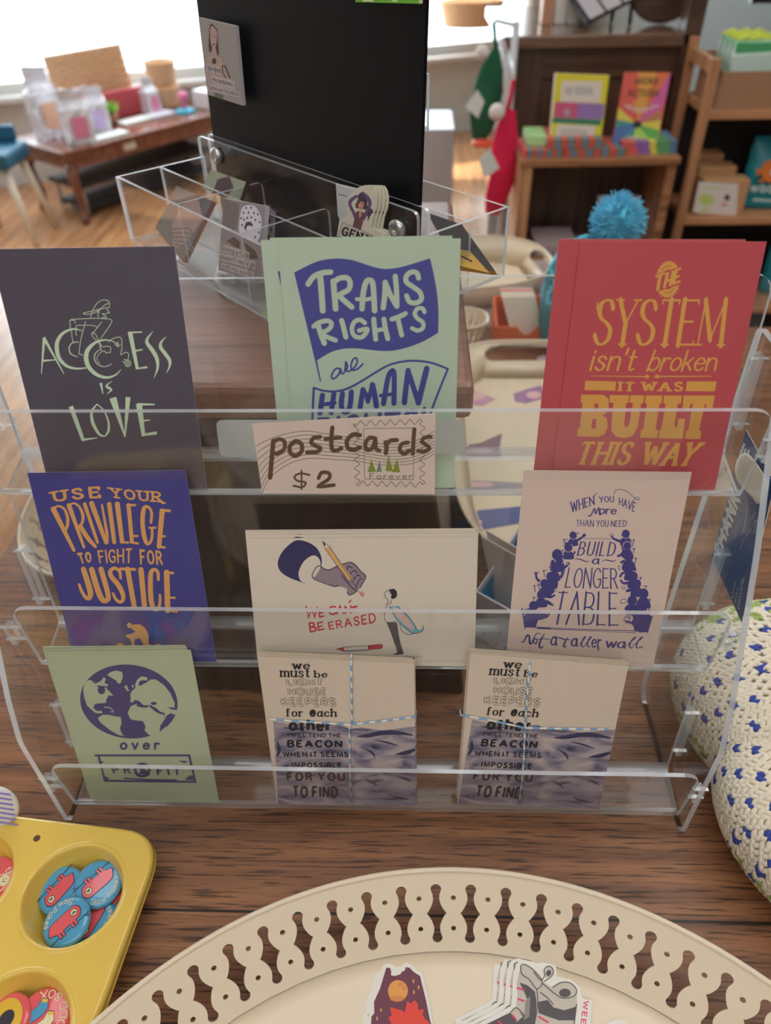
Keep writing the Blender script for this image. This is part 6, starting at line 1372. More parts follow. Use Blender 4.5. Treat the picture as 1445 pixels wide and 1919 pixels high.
for k, s_ in ((1, 'second'), (2, 'third'), (3, 'hindmost')): dup(g1, WM[g1.name] @ Matrix.Translation((.0027*k, .0003*k, -.0011*k)), s_+' ivory sticker in the fanned stack behind the raised-arms one')
fb = Frame(uvz(-.18, .1505, .37), fg.ex, SZ)
sticker(fb, [(75, 110), (390, 185), (390, 900), (150, 860), (130, 640), (105, 600)], [ink('sticker_back_grey', 172, 172, 170), TYPE], lambda a: a.stroke([(115, 270), (160, 285), (200, 290), (240, 310)], 10, 1), cr_, 'pale grey backing card behind the fanned ivory stickers in the spinner', th=.0006, group=None, name='backing_card')
# lime sticker lying under the spinner, its corner showing left of the mint card
fz = Frame((-.10, .2, BZ+.0005), (1, 0, 0), (0, 1, 0))
sticker(fz, [(480, 576), (492, 560), (520, 562), (540, 600), (505, 606)], [ink('lime_paper', 128, 156, 92), TYPE], lambda a: a.stroke([(490, 574), (497, 571)], 3, 1), (0, 0, 1), 'lime green paper corner beside the spinner base, left of the mint postcard', th=.0004, group=None, name='paper_slip')

# ---------------------------------------------------------------- things on the tables behind
STB = ink('star_paper', 160, 156, 160); BLIN = ink('blue_lining', 40, 112, 146); BSH = ink('star_blue', 74, 78, 116); RSH = ink('star_red', 170, 96, 98); GSH = ink('star_green', 110, 140, 100)
sb = thing('card_box', (.124, .183, 0), 'small white box with stars and a blue inside, between the rack and handled tray', 'box')
def quad_(bm, pts, mi, th, n):
    sheet(bm, pts, n, th, (), mi, mi)
BL_ = Vector((.073, .172, 0)); BU = Vector((.811, -.585, 0)); BV = Vector((.585, .811, 0)); bl_, bw_ = .070, .074
def bp_(u, v, z): return BL_+BU*u+BV*v+Vector((0, 0, z))
bm = BM()
quad_(bm, [bp_(0, 0, .001), bp_(bl_, 0, .001), bp_(bl_, 0, .058), bp_(0, 0, .062)], 0, .0018, -BV); quad_(bm, [bp_(0, 0, .001), bp_(0, bw_, .001), bp_(0, bw_, .088), bp_(0, 0, .062)], 0, .0018, -BU)
quad_(bm, [bp_(bl_, 0, .001), bp_(bl_, bw_, .001), bp_(bl_, bw_, .088), bp_(bl_, 0, .058)], 0, .0018, BU); quad_(bm, [bp_(0, bw_, .001), bp_(bl_, bw_, .001), bp_(bl_, bw_, .088), bp_(0, bw_, .088)], 0, .0018, BV); quad_(bm, [bp_(0, 0, .001), bp_(bl_, 0, .001), bp_(bl_, bw_, .001), bp_(0, bw_, .001)], 0, .0006, Vector((0, 0, -1)))
mk('shell', bm, [STB], sb)
bm = BM(); e = .0021
quad_(bm, [bp_(e, e, .003), bp_(e, bw_-e, .003), bp_(e, bw_-e, .078), bp_(e, e, .054)], 0, .0002, BU); quad_(bm, [bp_(e, bw_-e, .003), bp_(bl_-e, bw_-e, .003), bp_(bl_-e, bw_-e, .078), bp_(e, bw_-e, .078)], 0, .0002, -BV); quad_(bm, [bp_(bl_-e, e, .003), bp_(bl_-e, bw_-e, .003), bp_(bl_-e, bw_-e, .078), bp_(bl_-e, e, .052)], 0, .0002, -BU); quad_(bm, [bp_(e, e, .003), bp_(bl_-e, e, .003), bp_(bl_-e, bw_-e, .003), bp_(e, bw_-e, .003)], 0, .0002, Vector((0, 0, 1)))
mk('lining', bm, BLIN, sb)
ff = Frame(BL_-BV*.0003, BU, (0, 0, 1)); bm = BM(); a = Art(ff, None)
for k, (x, y, mi) in enumerate(((924, 1167, 1), (900, 1213, 0), (915, 1210, 1), (930, 1207, 1), (918, 1226, 0), (900, 1226, 1), (942, 1230, 1), (948, 1215, 0), (936, 1186, 2), (906, 1188, 2), (958, 1200, 1))):
    a.fill([(x+(6 if i % 2 == 0 else 2.6)*math.sin(i*PI/5+k), y-(6 if i % 2 == 0 else 2.6)*math.cos(i*PI/5+k)) for i in range(10)], mi)
a.build(bm); o = mk('printed_stars', bm, [BSH, RSH, GSH], sb, M=ff.M())
for k, (dz, lab) in enumerate(((0, 'blank white card leaning in the star-printed box, the front one'), (.004, 'blank white card leaning in the star-printed box, behind the front one'))):
    bm = BM(); c0, c1 = bp_(.012+dz, .030+dz, .006), bp_(.060+dz, .030+dz, .006); d_ = Vector((-.030, .006, .098))+BV*.012
    sheet(bm, [c0, c1, c1+d_*(.92+.05*k), c0+d_*(.98+.06*k)], (c1-c0).cross(d_), .0012, (), 0, 0); o = mk('blank_card', bm, ink('blank_card', 172, 160, 152)); tag(o, lab, 'card', 'blank cards leaning in the star box')
bm = BM(); q_ = [bp_(.018, .040, .0055), bp_(.028, .044, .008), bp_(.038, .050, .0065)]; tube(bm, q_, [.0025, .005, .002], 8); o = mk('trinket', bm, ink('olive_toy', 110, 120, 50)); tag(o, 'small olive green trinket inside the star-printed box', 'trinket')
# stickers in the handled tray
STK = [('violet kite-shaped sticker at the far left of the handled tray', [(876, 726), (930, 748), (905, 760), (872, 756)], (150, 110, 130), (880, 742, 30, 9)),
       ('small dark sticker with a long tail at the far right of the handled tray', [(962, 738), (985, 730), (1015, 722), (1022, 745), (985, 756), (965, 752)], (120, 90, 120), (1000, 740, 14, 7)),
       ('dark purple sailing boat sticker in the handled tray', [(850, 838), (900, 830), (941, 812), (936, 842), (942, 856), (850, 856)], (92, 62, 78), (900, 845, 24, 5)),
       ('long grey pen-shaped sticker near the front of the handled tray', [(848, 908), (866, 900), (930, 902), (985, 905), (985, 914), (920, 918), (866, 918), (848, 914)], (118, 112, 116), (900, 908, 26, 5)),
       ('blue dressed figure sticker at the front of the handled tray', [(826, 982), (868, 972), (898, 956), (985, 948), (985, 978), (930, 988), (880, 998), (850, 992), (826, 994)], (66, 72, 112), (890, 978, 14, 5)),
       ('grey violet sticker at the right wall of the handled tray', [(1006, 670), (1022, 664), (1030, 690), (1014, 696)], (150, 136, 146), (1016, 680, 6, 8))]
fz = Frame((.195, .47, .0026), (1, 0, 0), (0, 1, 0))
for k, (lab, pts, col, d) in enumerate(STK):
    m1 = ink('tray_sticker_%s' % 'abcdef'[k], *col); m2 = ink('tray_sticker_pale', 176, 140, 140)  # second ink: pale printed disc on each sticker
    x, y, rx, ry = d
    sticker(fz, pts, [m1, m2], lambda a: a.disc((x, y), rx, ry, 1, 1, 14), (0, 0, 1), lab, group='stickers in the handled tray', th=.0003)
# far tray and the orange record box on the second table
pierced_tray('oval_tray', 'far cream handled tray on the grey brown table, right of the spinner', (.115, 1.005, .0005), .095, .125, .022, .045, 40, 2.4, handles=.075, rot=-1.35)
pierced_tray('oval_tray', 'cream pierced tray half hidden behind the mint postcards, beside the orange box', (.070, .782, .0005), .050, .026, .012, .042, 24, 2.6)
ORB = ink('orange_box', 176, 84, 40); ORI = ink('orange_box_inside', 150, 60, 36)
ob = thing('record_box', (.19, .797, 0), 'orange notched box full of cards on the table behind the handled tray', 'box')
ox0, ox1, oy0, oy1, oz = .146, .232, .764, .830, .036
bm = BM()
notch = [(ox0+.030+.03*k/8, oy0, oz-.014*math.sin(PI*k/8)) for k in range(9)]
sheet(bm, [(ox0, oy0, .001), (ox1, oy0, .001), (ox1, oy0, oz)]+notch[::-1]+[(ox0, oy0, oz)], (0, -1, 0), -.003, (), 0, 0)
quad_(bm, [(ox0, oy1, .001), (ox1, oy1, .001), (ox1, oy1, oz+.02), (ox0, oy1, oz+.02)], 0, .003, (0, -1, 0)); quad_(bm, [(ox0, oy0, .001), (ox0, oy1, .001), (ox0, oy1, oz+.02), (ox0, oy0, oz)], 0, -.003, (-1, 0, 0)); quad_(bm, [(ox1, oy0, .001), (ox1, oy1, .001), (ox1, oy1, oz+.02), (ox1, oy0, oz)], 0, -.003, (1, 0, 0)); quad_(bm, [(ox0, oy0, .001), (ox1, oy0, .001), (ox1, oy1, .001), (ox0, oy1, .001)], 0, .001, (0, 0, 1))
mk('shell', bm, ORB, ob)
for k in range(6):
    y = oy0+.008+k*.006; c_ = ink('filed_card', 186, 170, 150) if k != 4 else ink('filed_red_card', 190, 50, 56)
    bm = BM(); x0 = ox0+.006; hexa(bm, [(x0+.022, y, .003), (x0+.074, y, .003), (x0+.074, y+.003, .003), (x0+.022, y+.003, .003)], [(x0, y+.020, oz+.036), (x0+.052, y+.020, oz+.036), (x0+.052, y+.023, oz+.036), (x0, y+.023, oz+.036)])
    o = mk('filed_card', bm, c_); tag(o, ('cream cards filed upright in the orange box' if k != 4 else 'red card filed near the back of the orange box'), 'card', 'cards filed in the orange box')
# ---------------------------------------------------------------- bookcase with the books, right background
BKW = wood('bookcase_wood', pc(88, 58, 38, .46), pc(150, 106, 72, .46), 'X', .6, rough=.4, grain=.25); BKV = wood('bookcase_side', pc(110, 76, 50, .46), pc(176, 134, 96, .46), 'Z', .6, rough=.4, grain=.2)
DRK = wood('dark_oak', pc(42, 30, 24, .46), pc(76, 54, 42, .46), 'Z', .6, rough=.4, grain=.3); DRKX = wood('dark_oak_rail', pc(48, 34, 26, .46), pc(84, 60, 46, .46), 'X', .6, rough=.35, grain=.3)
YB = 1.85
tl, tr = ony(978, 296, YB), ony(1272, 296, YB); BT = (tl.z+tr.z)/2
bxl, bxr = tl.x, tr.x
t = thing('bookcase', ((bxl+bxr)/2, YB+.11, FLOOR_Z), 'brown wooden bookcase with a lighter left side, stacked books on its top', 'bookcase')
bm = BM(); box(bm, (bxl-.004, YB-.006, BT-.020), (bxr+.006, YB+.22, BT)); mk('top_board', bm, BKW, t, bevel=.002)
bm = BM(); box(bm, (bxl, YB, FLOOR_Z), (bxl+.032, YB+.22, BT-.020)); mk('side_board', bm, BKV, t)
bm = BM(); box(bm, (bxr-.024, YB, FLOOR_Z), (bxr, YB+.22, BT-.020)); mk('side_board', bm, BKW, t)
bm = BM(); box(bm, (bxl+.032, YB+.205, FLOOR_Z), (bxr-.024, YB+.22, BT-.020)); mk('back_board', bm, DRK, t)
SH = ony(1100, 462, YB+.1).z
for z in (SH, SH-.30):
    bm = BM(); box(bm, (bxl+.032, YB+.004, z-.018), (bxr-.024, YB+.205, z)); mk('shelf', bm, BKW, t)
# books on the shelf inside
for k, (x0, x1, col, lab) in enumerate(((1002, 1085, (120, 112, 116), 'stack of grey papers lying in the lower bookcase shelf'),)):
    a, b = ony(x0, 456, YB+.05), ony(x1, 456, YB+.05)
    for j in range(3):
        bm = BM(); box(bm, (a.x, YB+.03, SH+.0005+j*.012), (b.x-.004*j, YB+.17, SH+.0115+j*.012)); o = mk('book', bm, ink('shelf_book_grey%s' % 'xyz'[j], col[0]+12*j, col[1]+8*j, col[2]+6*j)); tag(o, ('lowest', 'middle', 'top')[j]+' flat grey book inside the bookcase at the left', 'book', 'flat books inside the bookcase')
magnet([(1120, 366), (1200, 366), (1194, 470), (1116, 470)], (0, YB+.17, 0), (0, -1, .1), None, 'pale patterned card standing inside the bookcase behind the blue pompom', ink('pattern_card', 150, 134, 132), lambda a: [a.stroke([(1128+9*k, 375), (1134+8*k, 395), (1128+8*k, 412)], 2.5, 1, 1) for k in range(8)], [ink('pattern_violet', 110, 90, 110)], zmin=SH+.002, group=None, cat='card', name='printed_card')
# books lying and standing on the top board
SPM = {}
def spine_mat(name, cols):
    m, nt, b = newmat(name); N = nt.nodes; L = nt.links
    tc = N.new('ShaderNodeTexCoord'); sx = N.new('ShaderNodeSeparateXYZ'); L.new(tc.outputs['Generated'], sx.inputs[0])
    cr = N.new('ShaderNodeValToRGB'); cr.color_ramp.interpolation = 'CONSTANT'; e = cr.color_ramp.elements
    while len(e) < len(cols): e.new(.5)
    for i, c in enumerate(cols): e[i].position = i/len(cols); e[i].color = (*pc(*c, .46), 1)
    L.new(sx.outputs[0], cr.inputs[0]); L.new(cr.outputs[0], b.inputs['Base Color']); b.inputs['Roughness'].default_value = .4
    return m
strip = spine_mat('striped_spine', [(168, 56, 70), (108, 86, 52), (70, 100, 128), (108, 86, 52)]*4)
strip2 = spine_mat('rainbow_spine', [(178, 76, 74), (176, 80, 76), (110, 76, 128), (112, 78, 130), (190, 180, 70), (72, 120, 76), (70, 118, 80), (66, 96, 120)])
COVR = ink('salmon_cover', 216, 120, 104); COVB = ink('sky_cover', 110, 160, 214)
def flat_book(px0, px1, py, y, z0, h, d, spine, cover, label, group='books lying on the bookcase'):
    a, b = ony(px0, py, y), ony(px1, py, y)
    bm = BM(); box(bm, (a.x, y, z0+.0004), (b.x, y+d, z0+h)); 
    for f in bm.faces: f.material_index = 1 if f.normal.z > .5 else 0
    o = mk('book', bm, [spine, cover]); return tag(o, label, 'book', group)
flat_book(980, 1052, 312, YB+.008, BT, .020, .13, strip, COVB, 'low striped-edge book at the left front corner of the bookcase')
flat_book(1026, 1126, 305, YB+.010, BT+.0205, .024, .14, strip, COVR, 'upper striped-edge book in front of the yellow standing book')
flat_book(1054, 1170, 312, YB+.008, BT, .020, .13, strip, COVR, 'wide striped-edge book under the upper one, right of the corner book')
flat_book(1168, 1262, 308, YB+.03, BT, .010, .12, strip2, ink('teal_cover', 80, 120, 130), 'lowest rainbow-spined book in the short stack at the right of the bookcase')
flat_book(1164, 1262, 300, YB+.03, BT+.0105, .010, .12, strip2, ink('teal_cover', 80, 120, 130), 'middle rainbow-spined book in the short stack at the right of the bookcase')
flat_book(1162, 1264, 292, YB+.03, BT+.021, .010, .12, strip2, ink('teal_cover', 80, 120, 130), 'top rainbow-spined book in the short stack at the right of the bookcase')
flat_book(988, 1024, 275, YB+.05, BT+.0205, .022, .11, ink('lime_spine', 150, 190, 130), ink('lemon_cover', 206, 200, 90), 'lime and yellow book lying at the left behind the striped ones')
BYL = ink('book_yellow', 190, 180, 44); BPG = ink('book_paper', 178, 170, 158); BRS = ink('book_rose', 160, 70, 100); BVL = ink('book_violet', 118, 92, 140); BGN = ink('book_green', 44, 100, 76); BGY = ink('book_text_grey', 134, 130, 128); BPK = ink('book_orange_spine', 210, 116, 86)
cr_ = (1000, 120, 4.8167)
def d_yel(a):
    for q in ([(258, 150), (620, 158), (600, 350), (240, 345)], [(212, 545), (560, 555), (545, 690), (192, 685)]): a.fill(q, 1, 1)
    a.fill([(195, 340), (405, 348), (385, 492), (178, 480)], 2, 2); a.fill([(405, 348), (645, 360), (622, 502), (385, 492)], 3, 2); a.fill([(175, 482), (612, 505), (608, 555), (165, 530)], 4, 2)
    for y in (215, 240, 265): a.stroke([(290, y), (345, y+2)], 14, 5, 2, False); a.stroke([(375, y), (530, y+4)], 14, 5, 2, False)
    for y in (600, 622): a.stroke([(245, y), (480, y+5)], 12, 5, 2, False)
    a.fill([(280, 410), (312, 400), (325, 440), (318, 470), (280, 465)], 5, 3)
yo = (0, YB+.052, 0)
magnet([(1042, 137), (1142, 141), (1124, 279), (1030, 272)], (0, YB+.050, BT+.045), (0, -1, .14), cr_, 'yellow paperback with a violet and green band standing on the bookcase', BYL, d_yel, [BPG, BRS, BVL, BGN, BGY], th=.024, group='books standing on the bookcase', cat='book', name='book')
def d_mic(a):
    ctr = (935, 540); cols = {1: (190, 84, 74), 2: (206, 150, 70), 3: (190, 96, 66), 4: (166, 80, 128), 5: (150, 100, 70), 6: (186, 176, 72), 7: (84, 140, 72), 8: (140, 176, 78), 9: (58, 118, 120), 10: (64, 92, 140), 11: (104, 80, 134)}
    edge = [(835, 72), (945, 74), (1110, 76), (1238, 78), (1200, 290), (1165, 400), (1150, 505), (1135, 600), (1110, 765), (990, 765), (860, 760), (710, 745), (735, 580), (752, 500), (765, 390)]
    seq = [1, 2, 3, 4, 4, 5, 6, 7, 8, 8, 9, 10, 9, 6, 11]
    for i in range(len(edge)): a.fill([ctr, edge[i], edge[(i+1) % len(edge)]], seq[i] if i < 14 else 1, 1)
    a.disc((935, 545), 42, 34, 12, 2, 12); a.fill([(900, 330), (1030, 330), (1010, 420), (915, 420)], 2, 2)
    a.text('MICRO', [(925, 122), (1130, 126), (1118, 185), (915, 182)], 12, th=.22, gap=.18, layer=3); a.text('ACTIVISM', [(860, 225), (1140, 230), (1125, 300), (845, 296)], 12, th=.2, gap=.14, layer=3)
    for y, x0, x1 in ((375, 820, 890), (378, 1060, 1130), (402, 850, 1080), (428, 900, 1020), (660, 840, 960)): a.stroke([(x0, y), (x1, y+2)], 12, 13, 3, False)
mm = [ink('cover_wedge_%s' % 'abcdefghijk'[i], *c) for i, c in enumerate(((190, 84, 74), (206, 150, 70), (196, 108, 66), (166, 80, 128), (150, 100, 70), (186, 176, 72), (84, 140, 72), (140, 176, 78), (58, 118, 120), (64, 92, 140), (104, 80, 134)))]
magnet([(1173, 135), (1257, 136), (1231, 279), (1148, 275)], (0, YB+.062, BT+.035), (0, -1, .16), cr_, 'rainbow paperback lettered MICRO ACTIVISM standing on the bookcase', mm[0], d_mic, mm+[ink('cover_black', 46, 40, 40), ink('cover_white', 196, 180, 170)], th=.016, group='books standing on the bookcase', cat='book', name='book')
# wire easel holding it
p0, p1 = ony(1160, 268, YB+.050), ony(1214, 270, YB+.050)
bm = BM(); tube(bm, [p0+Vector((0, 0, -.012)), p0, p1, p1+Vector((0, 0, -.012))], .0016, 6); tube(bm, [p0+Vector((0, .0, -.012)), p0+Vector((0, .06, -.012)), p1+Vector((0, .06, -.012)), p1+Vector((0, 0, -.012))], .0016, 6); o = mk('wire_easel', bm, mat('black_wire', (.02, .02, .02), .4)); tag(o, 'black wire easel under the rainbow paperback', 'easel')

# ---------------------------------------------------------------- tall dark dresser behind the bookcase
YD = 2.16
dl, dr = ony(952, 66, YD), ony(1302, 66, YD); DT = dl.z
t = thing('dresser', ((dl.x+dr.x)/2, YD+.3, FLOOR_Z), 'tall dark oak dresser with a shiny top and scrolled corner behind the bookcase', 'dresser')
bm = BM(); box(bm, (dl.x-.015, YD-.02, DT-.032), (dr.x+.012, YD+.62, DT)); mk('top_slab', bm, wood('dresser_top_gloss', pc(70, 50, 40, .46), pc(100, 76, 60, .46), 'X', .6, rough=.12, grain=.2, coat=.5), t, bevel=.004)
bm = BM(); box(bm, (dl.x+.035, YD+.03, FLOOR_Z), (dr.x-.02, YD+.58, DT-.032)); mk('body', bm, DRK, t)
bm = BM(); box(bm, (dl.x+.10, YD+.012, DT-.36), (dr.x-.10, YD+.03, DT-.11)); mk('panel', bm, DRK, t, bevel=.004)
bm = BM(); box(bm, (dl.x+.04, YD+.004, DT-.11), (dr.x-.03, YD+.03, DT-.032)); mk('frieze_rail', bm, DRKX, t, bevel=.003)
for x0 in (dl.x+.005,):
    pr = smooth_pts([(0, 0), (.006, -.03), (-.012, -.07), (-.010, -.105), (.018, -.14), (.034, -.20), (.036, -.30), (.03, -.60)], 6)
    bm = BM(); P = [Vector((x0+x, YD-.006, DT-.033+z)) for x, z in pr]+[Vector((x0+.10, YD-.006, DT-.633)), Vector((x0+.10, YD-.006, DT-.033))]; sheet(bm, P, (0, -1, 0), .034, (), 0, 0); mk('scroll_bracket', bm, DRK, t)
bm = BM(); box(bm, (dr.x-.035, YD-.02, FLOOR_Z), (dr.x+.012, YD+.05, DT+.55)); mk('post', bm, DRKX, t, bevel=.003)
# round board leaning on the dresser top, and the tilted display easel beside it
c = ony(1250, -48, YD+.16)
bm = BM(); R_ = Matrix.Translation(Vector((c.x, c.y, c.z))) @ Matrix.Rotation(math.radians(78), 4, 'X'); lathe(bm, [(0, -.009), (.108, -.009), (.112, -.006), (.112, .006), (.108, .009), (0, .009)], (0, 0, 0), 48, M=R_); 
lo = min(v.co.z for v in bm.verts); bmesh.ops.translate(bm, verts=bm.verts, vec=(0, 0, DT+.001-lo)); o = mk('round_board', bm, DRKX); tag(o, 'round dark wooden board leaning at the right end of the dresser top', 'board')
e0, e1 = ony(1092, 58, YD+.10), ony(1188, 10, YD+.10)
t = thing('tilted_display', (e0.x+.05, YD+.14, DT), 'sloping display board with grey sheets on the dresser top', 'display board')
bm = BM(); d = (e1-e0); d = Vector((d.x, 0, max(d.z, .02)))
a0 = Vector((e0.x, YD+.06, DT+.012)); a1 = a0+Vector((.15, .02, .06)); up_ = Vector((-.08, .16, .10))
hexa(bm, [a0, a1, a1+up_, a0+up_], [p+Vector((0, -.002, .008)) for p in (a0, a1, a1+up_, a0+up_)]); mk('board', bm, mat('black_board', (.03, .03, .03), .4), t)
bm = BM()
for k in range(3):
    q0 = a0+(a1-a0)*(.06+.31*k)+Vector((0, -.003, .010)); q1 = a0+(a1-a0)*(.32+.31*k)+Vector((0, -.003, .010)); hexa(bm, [q0, q1, q1+up_*.9, q0+up_*.9], [p+Vector((0, -.0006, .002)) for p in (q0, q1, q1+up_*.9, q0+up_*.9)])
mk('sheets', bm, ink('grey_sheet', 140, 136, 140), t)
bm = BM(); tube(bm, [a1+Vector((-.02, .03, .0)), (a1.x-.01, a1.y+.05, DT+.003)], .006, 8); tube(bm, [a1+Vector((-.05, .08, .03)), (a1.x-.05, a1.y+.12, DT+.003)], .006, 8); mk('support', bm, MATS['black_board'], t)
for k, (px, col) in enumerate(((1024, (150, 110, 84)), (1048, (196, 190, 180)), (1072, (208, 204, 196)), (1092, (150, 130, 112)))):
    p = ony(px, 22, YD+.2); bm = BM(); z = DT
    box(bm, (p.x-.016, YD+.17, z+.0005), (p.x+.016, YD+.23, z+.075+.012*(k % 2))); o = mk('carton', bm, ink('carton_%s' % 'abcd'[k], *col), bevel=.002); tag(o, ('tan', 'first white', 'second white', 'kraft')[k]+' small carton on the dresser top, left of the sloping board', 'carton', 'cartons on the dresser top')
bm = BM(); p = ony(1268, 260, YD); box(bm, (dr.x-.075, YD+.006, ony(0, 305, YD).z), (dr.x-.05, YD+.03, ony(0, 195, YD).z)); o = mk('book', bm, ink('deep_blue_spine', 22, 30, 56)); tag(o, 'narrow dark blue upright between the rainbow paperback and the dresser post', 'book')

# ---------------------------------------------------------------- light wood shelf unit at the right edge
YS = 1.90
LWD = wood('light_shelf_wood', pc(128, 88, 58, .46), pc(186, 138, 98, .46), 'X', .6, rough=.4, grain=.2); LWV = wood('light_shelf_upright', pc(116, 80, 54, .46), pc(166, 122, 88, .46), 'Z', .6, rough=.4, grain=.2)
p0 = ony(1334, 110, YS); pz = ony(1334, 205, YS); pz2 = ony(1280, 408, YS)
px_ = ony(1338, 200, YS).x; SXR = px_+.62
t = thing('shelf_unit', (px_+.3, YS+.15, FLOOR_Z), 'light wooden open shelf unit at the right edge with bins and teal pouches', 'shelf unit')
for x in (px_-.020, SXR):
    for y in (YS, YS+.205):
        bm = BM(); box(bm, (x-.012, y-.006, FLOOR_Z), (x+.012, y+.018, p0.z+(.02 if y > YS else 0))); mk('post', bm, LWV, t, bevel=.002)
    bm = BM(); box(bm, (x-.009, YS+.012, p0.z-.035), (x+.009, YS+.205, p0.z-.004)); mk('top_rail', bm, LWV, t)
bm = BM(); box(bm, (px_-.008, YS+.2255, FLOOR_Z+.02), (SXR+.008, YS+.2375, pz.z-.004)); mk('back_board', bm, mat('shelf_back_dark', (.02, .017, .015), .7), t)
SZS = [pz.z-.004, pz2.z, ony(1380, 575, YS).z-.0]
for z in SZS+[FLOOR_Z+.12]:
    bm = BM(); box(bm, (px_-.006, YS+.0, z-.022), (SXR-.014, YS+.225, z)); mk('shelf', bm, LWD, t, bevel=.002)
# kraft bin with bagged goods on the top shelf
KRF = ink('kraft_bin', 128, 96, 72)
a, b = ony(1340, 200, YS+.02), ony(1436, 200, YS+.02); w_ = b.x-a.x
t = thing('cardboard_bin', ((a.x+b.x)/2, YS+.13, SZS[0]), 'brown cardboard bin with a blue dot on the top shelf at the right', 'bin')
x0, x1, y0, y1, z0, z1 = a.x, b.x+.06, YS+.015, YS+.20, SZS[0]+.0005, SZS[0]+.088
bm = BM()
for q, n in (([(x0, y0, z0), (x1, y0, z0), (x1, y0, z1), (x0, y0, z1)], (0, 1, 0)), ([(x0, y1, z0), (x1, y1, z0), (x1, y1, z1+.02), (x0, y1, z1+.02)], (0, 1, 0)), ([(x0, y0, z0), (x0, y1, z0), (x0, y1, z1+.02), (x0, y0, z1)], (1, 0, 0)), ([(x1, y0, z0), (x1, y1, z0), (x1, y1, z1+.02), (x1, y0, z1)], (1, 0, 0)), ([(x0, y0, z0), (x1, y0, z0), (x1, y1, z0), (x0, y1, z0)], (0, 0, -1))): sheet(bm, q, n, .003, (), 0, 0)
mk('shell', bm, KRF, t)
c = ony(1389, 164, y0); bm = BM(); lathe(bm, [(0, 0), (.008, 0), (.008, .0008), (0, .0008)], (0, 0, 0), 16, M=Matrix.Translation(c+Vector((0, -.0006, 0))) @ Matrix.Rotation(PI/2, 4, 'X')); mk('blue_dot', bm, ink('dot_blue', 96, 150, 190), t)
BAGP = mat('bag_film', pc(176, 196, 186, .4), .12, coat=.6); BAGG = ink('bag_green', 60, 130, 84); LIM = ink('lime_crinkle', 196, 206, 70)
for k in range(4):
    bm = BM(); yy = y0+.02+k*.036; x_ = (x0+x1)/2-.02
    P = [(x_-.055, z1-.03), (x_+.055, z1-.03), (x_+.058, z1+.035), (x_+.05, z1+.062), (x_-.05, z1+.062), (x_-.058, z1+.03)]
    sheet(bm, [Vector((x, yy+(.012 if z > z1+.05 else 0), z)) for x, z in P], (0, -1, .2), .016, (), 0, 0)
    tube(bm, [(x_-.05+.012*j, yy+.016+.003*(j % 2), z1+.064+.004*(j % 3)) for j in range(9)], .005, 6, mi=2); box(bm, (x_-.052, yy+.002, z1+.036), (x_+.052, yy+.022, z1+.060), 1)
    o = mk('snack_bag', bm, [BAGP, BAGG, LIM], bevel=.0015); tag(o, ('front', 'second', 'third', 'rear')[k]+' clear bag with green top in the cardboard bin', 'bag', 'bags in the cardboard bin')
# kraft cartons and teal pouches on the middle shelf
CARD = ink('kraft_carton', 150, 114, 80); LBLW = ink('carton_label', 172, 166, 160); LBG = ink('label_green', 150, 164, 90); LBK = ink('label_dark', 60, 44, 44); LBR = ink('label_red', 180, 90, 96)
for k, (yy, lab) in enumerate(((YS+.02, 'front kraft carton with a white picture label on the middle shelf'), (YS+.085, 'second kraft carton behind the labelled one'), (YS+.15, 'rear kraft carton on the middle shelf'))):
    a, b = ony(1312, 380, YS+.02), ony(1396-14*k, 380, YS+.02)
    bm = BM(); box(bm, (a.x, yy, SZS[1]+.0005), (b.x, yy+.058, SZS[1]+.095+.018*k), 0)
    r = mk('carton', bm, CARD, bevel=.002); tag(r, lab, 'carton', 'kraft cartons on the middle shelf')
    if k == 0:
        f = Frame(((a.x+b.x)/2, yy-.0004, SZS[1]), (1, 0, 0), (0, 0, 1)); bm = BM(); q = [f.loc(*p) for p in ((1298, 398), (1380, 404), (1384, 345), (1310, 340))]; card_mesh(bm, q, .0002)
        a = Art(f, (1240, 0, 4.171)); a.disc((350, 1560), 62, 46, 1, 1, 14); a.disc((340, 1640), 40, 14, 1, 1, 12); a.disc((512, 1545), 22, 26, 2, 1, 10); a.disc((488, 1600), 24, 12, 3, 1, 10); a.stroke([(345, 1470), (510, 1470)], 10, 1, 1, False)
        a.build(bm); mk('label', bm, [LBLW, LBG, LBK, LBR], r, M=f.M())['label'] = 'white picture label'
POU = mat('teal_pouch', pc(20, 96, 104, .4), .35, var=.1, vscale=30); ORF = ink('pouch_orange', 196, 106, 40); PTX = ink('pouch_text', 170, 180, 170)
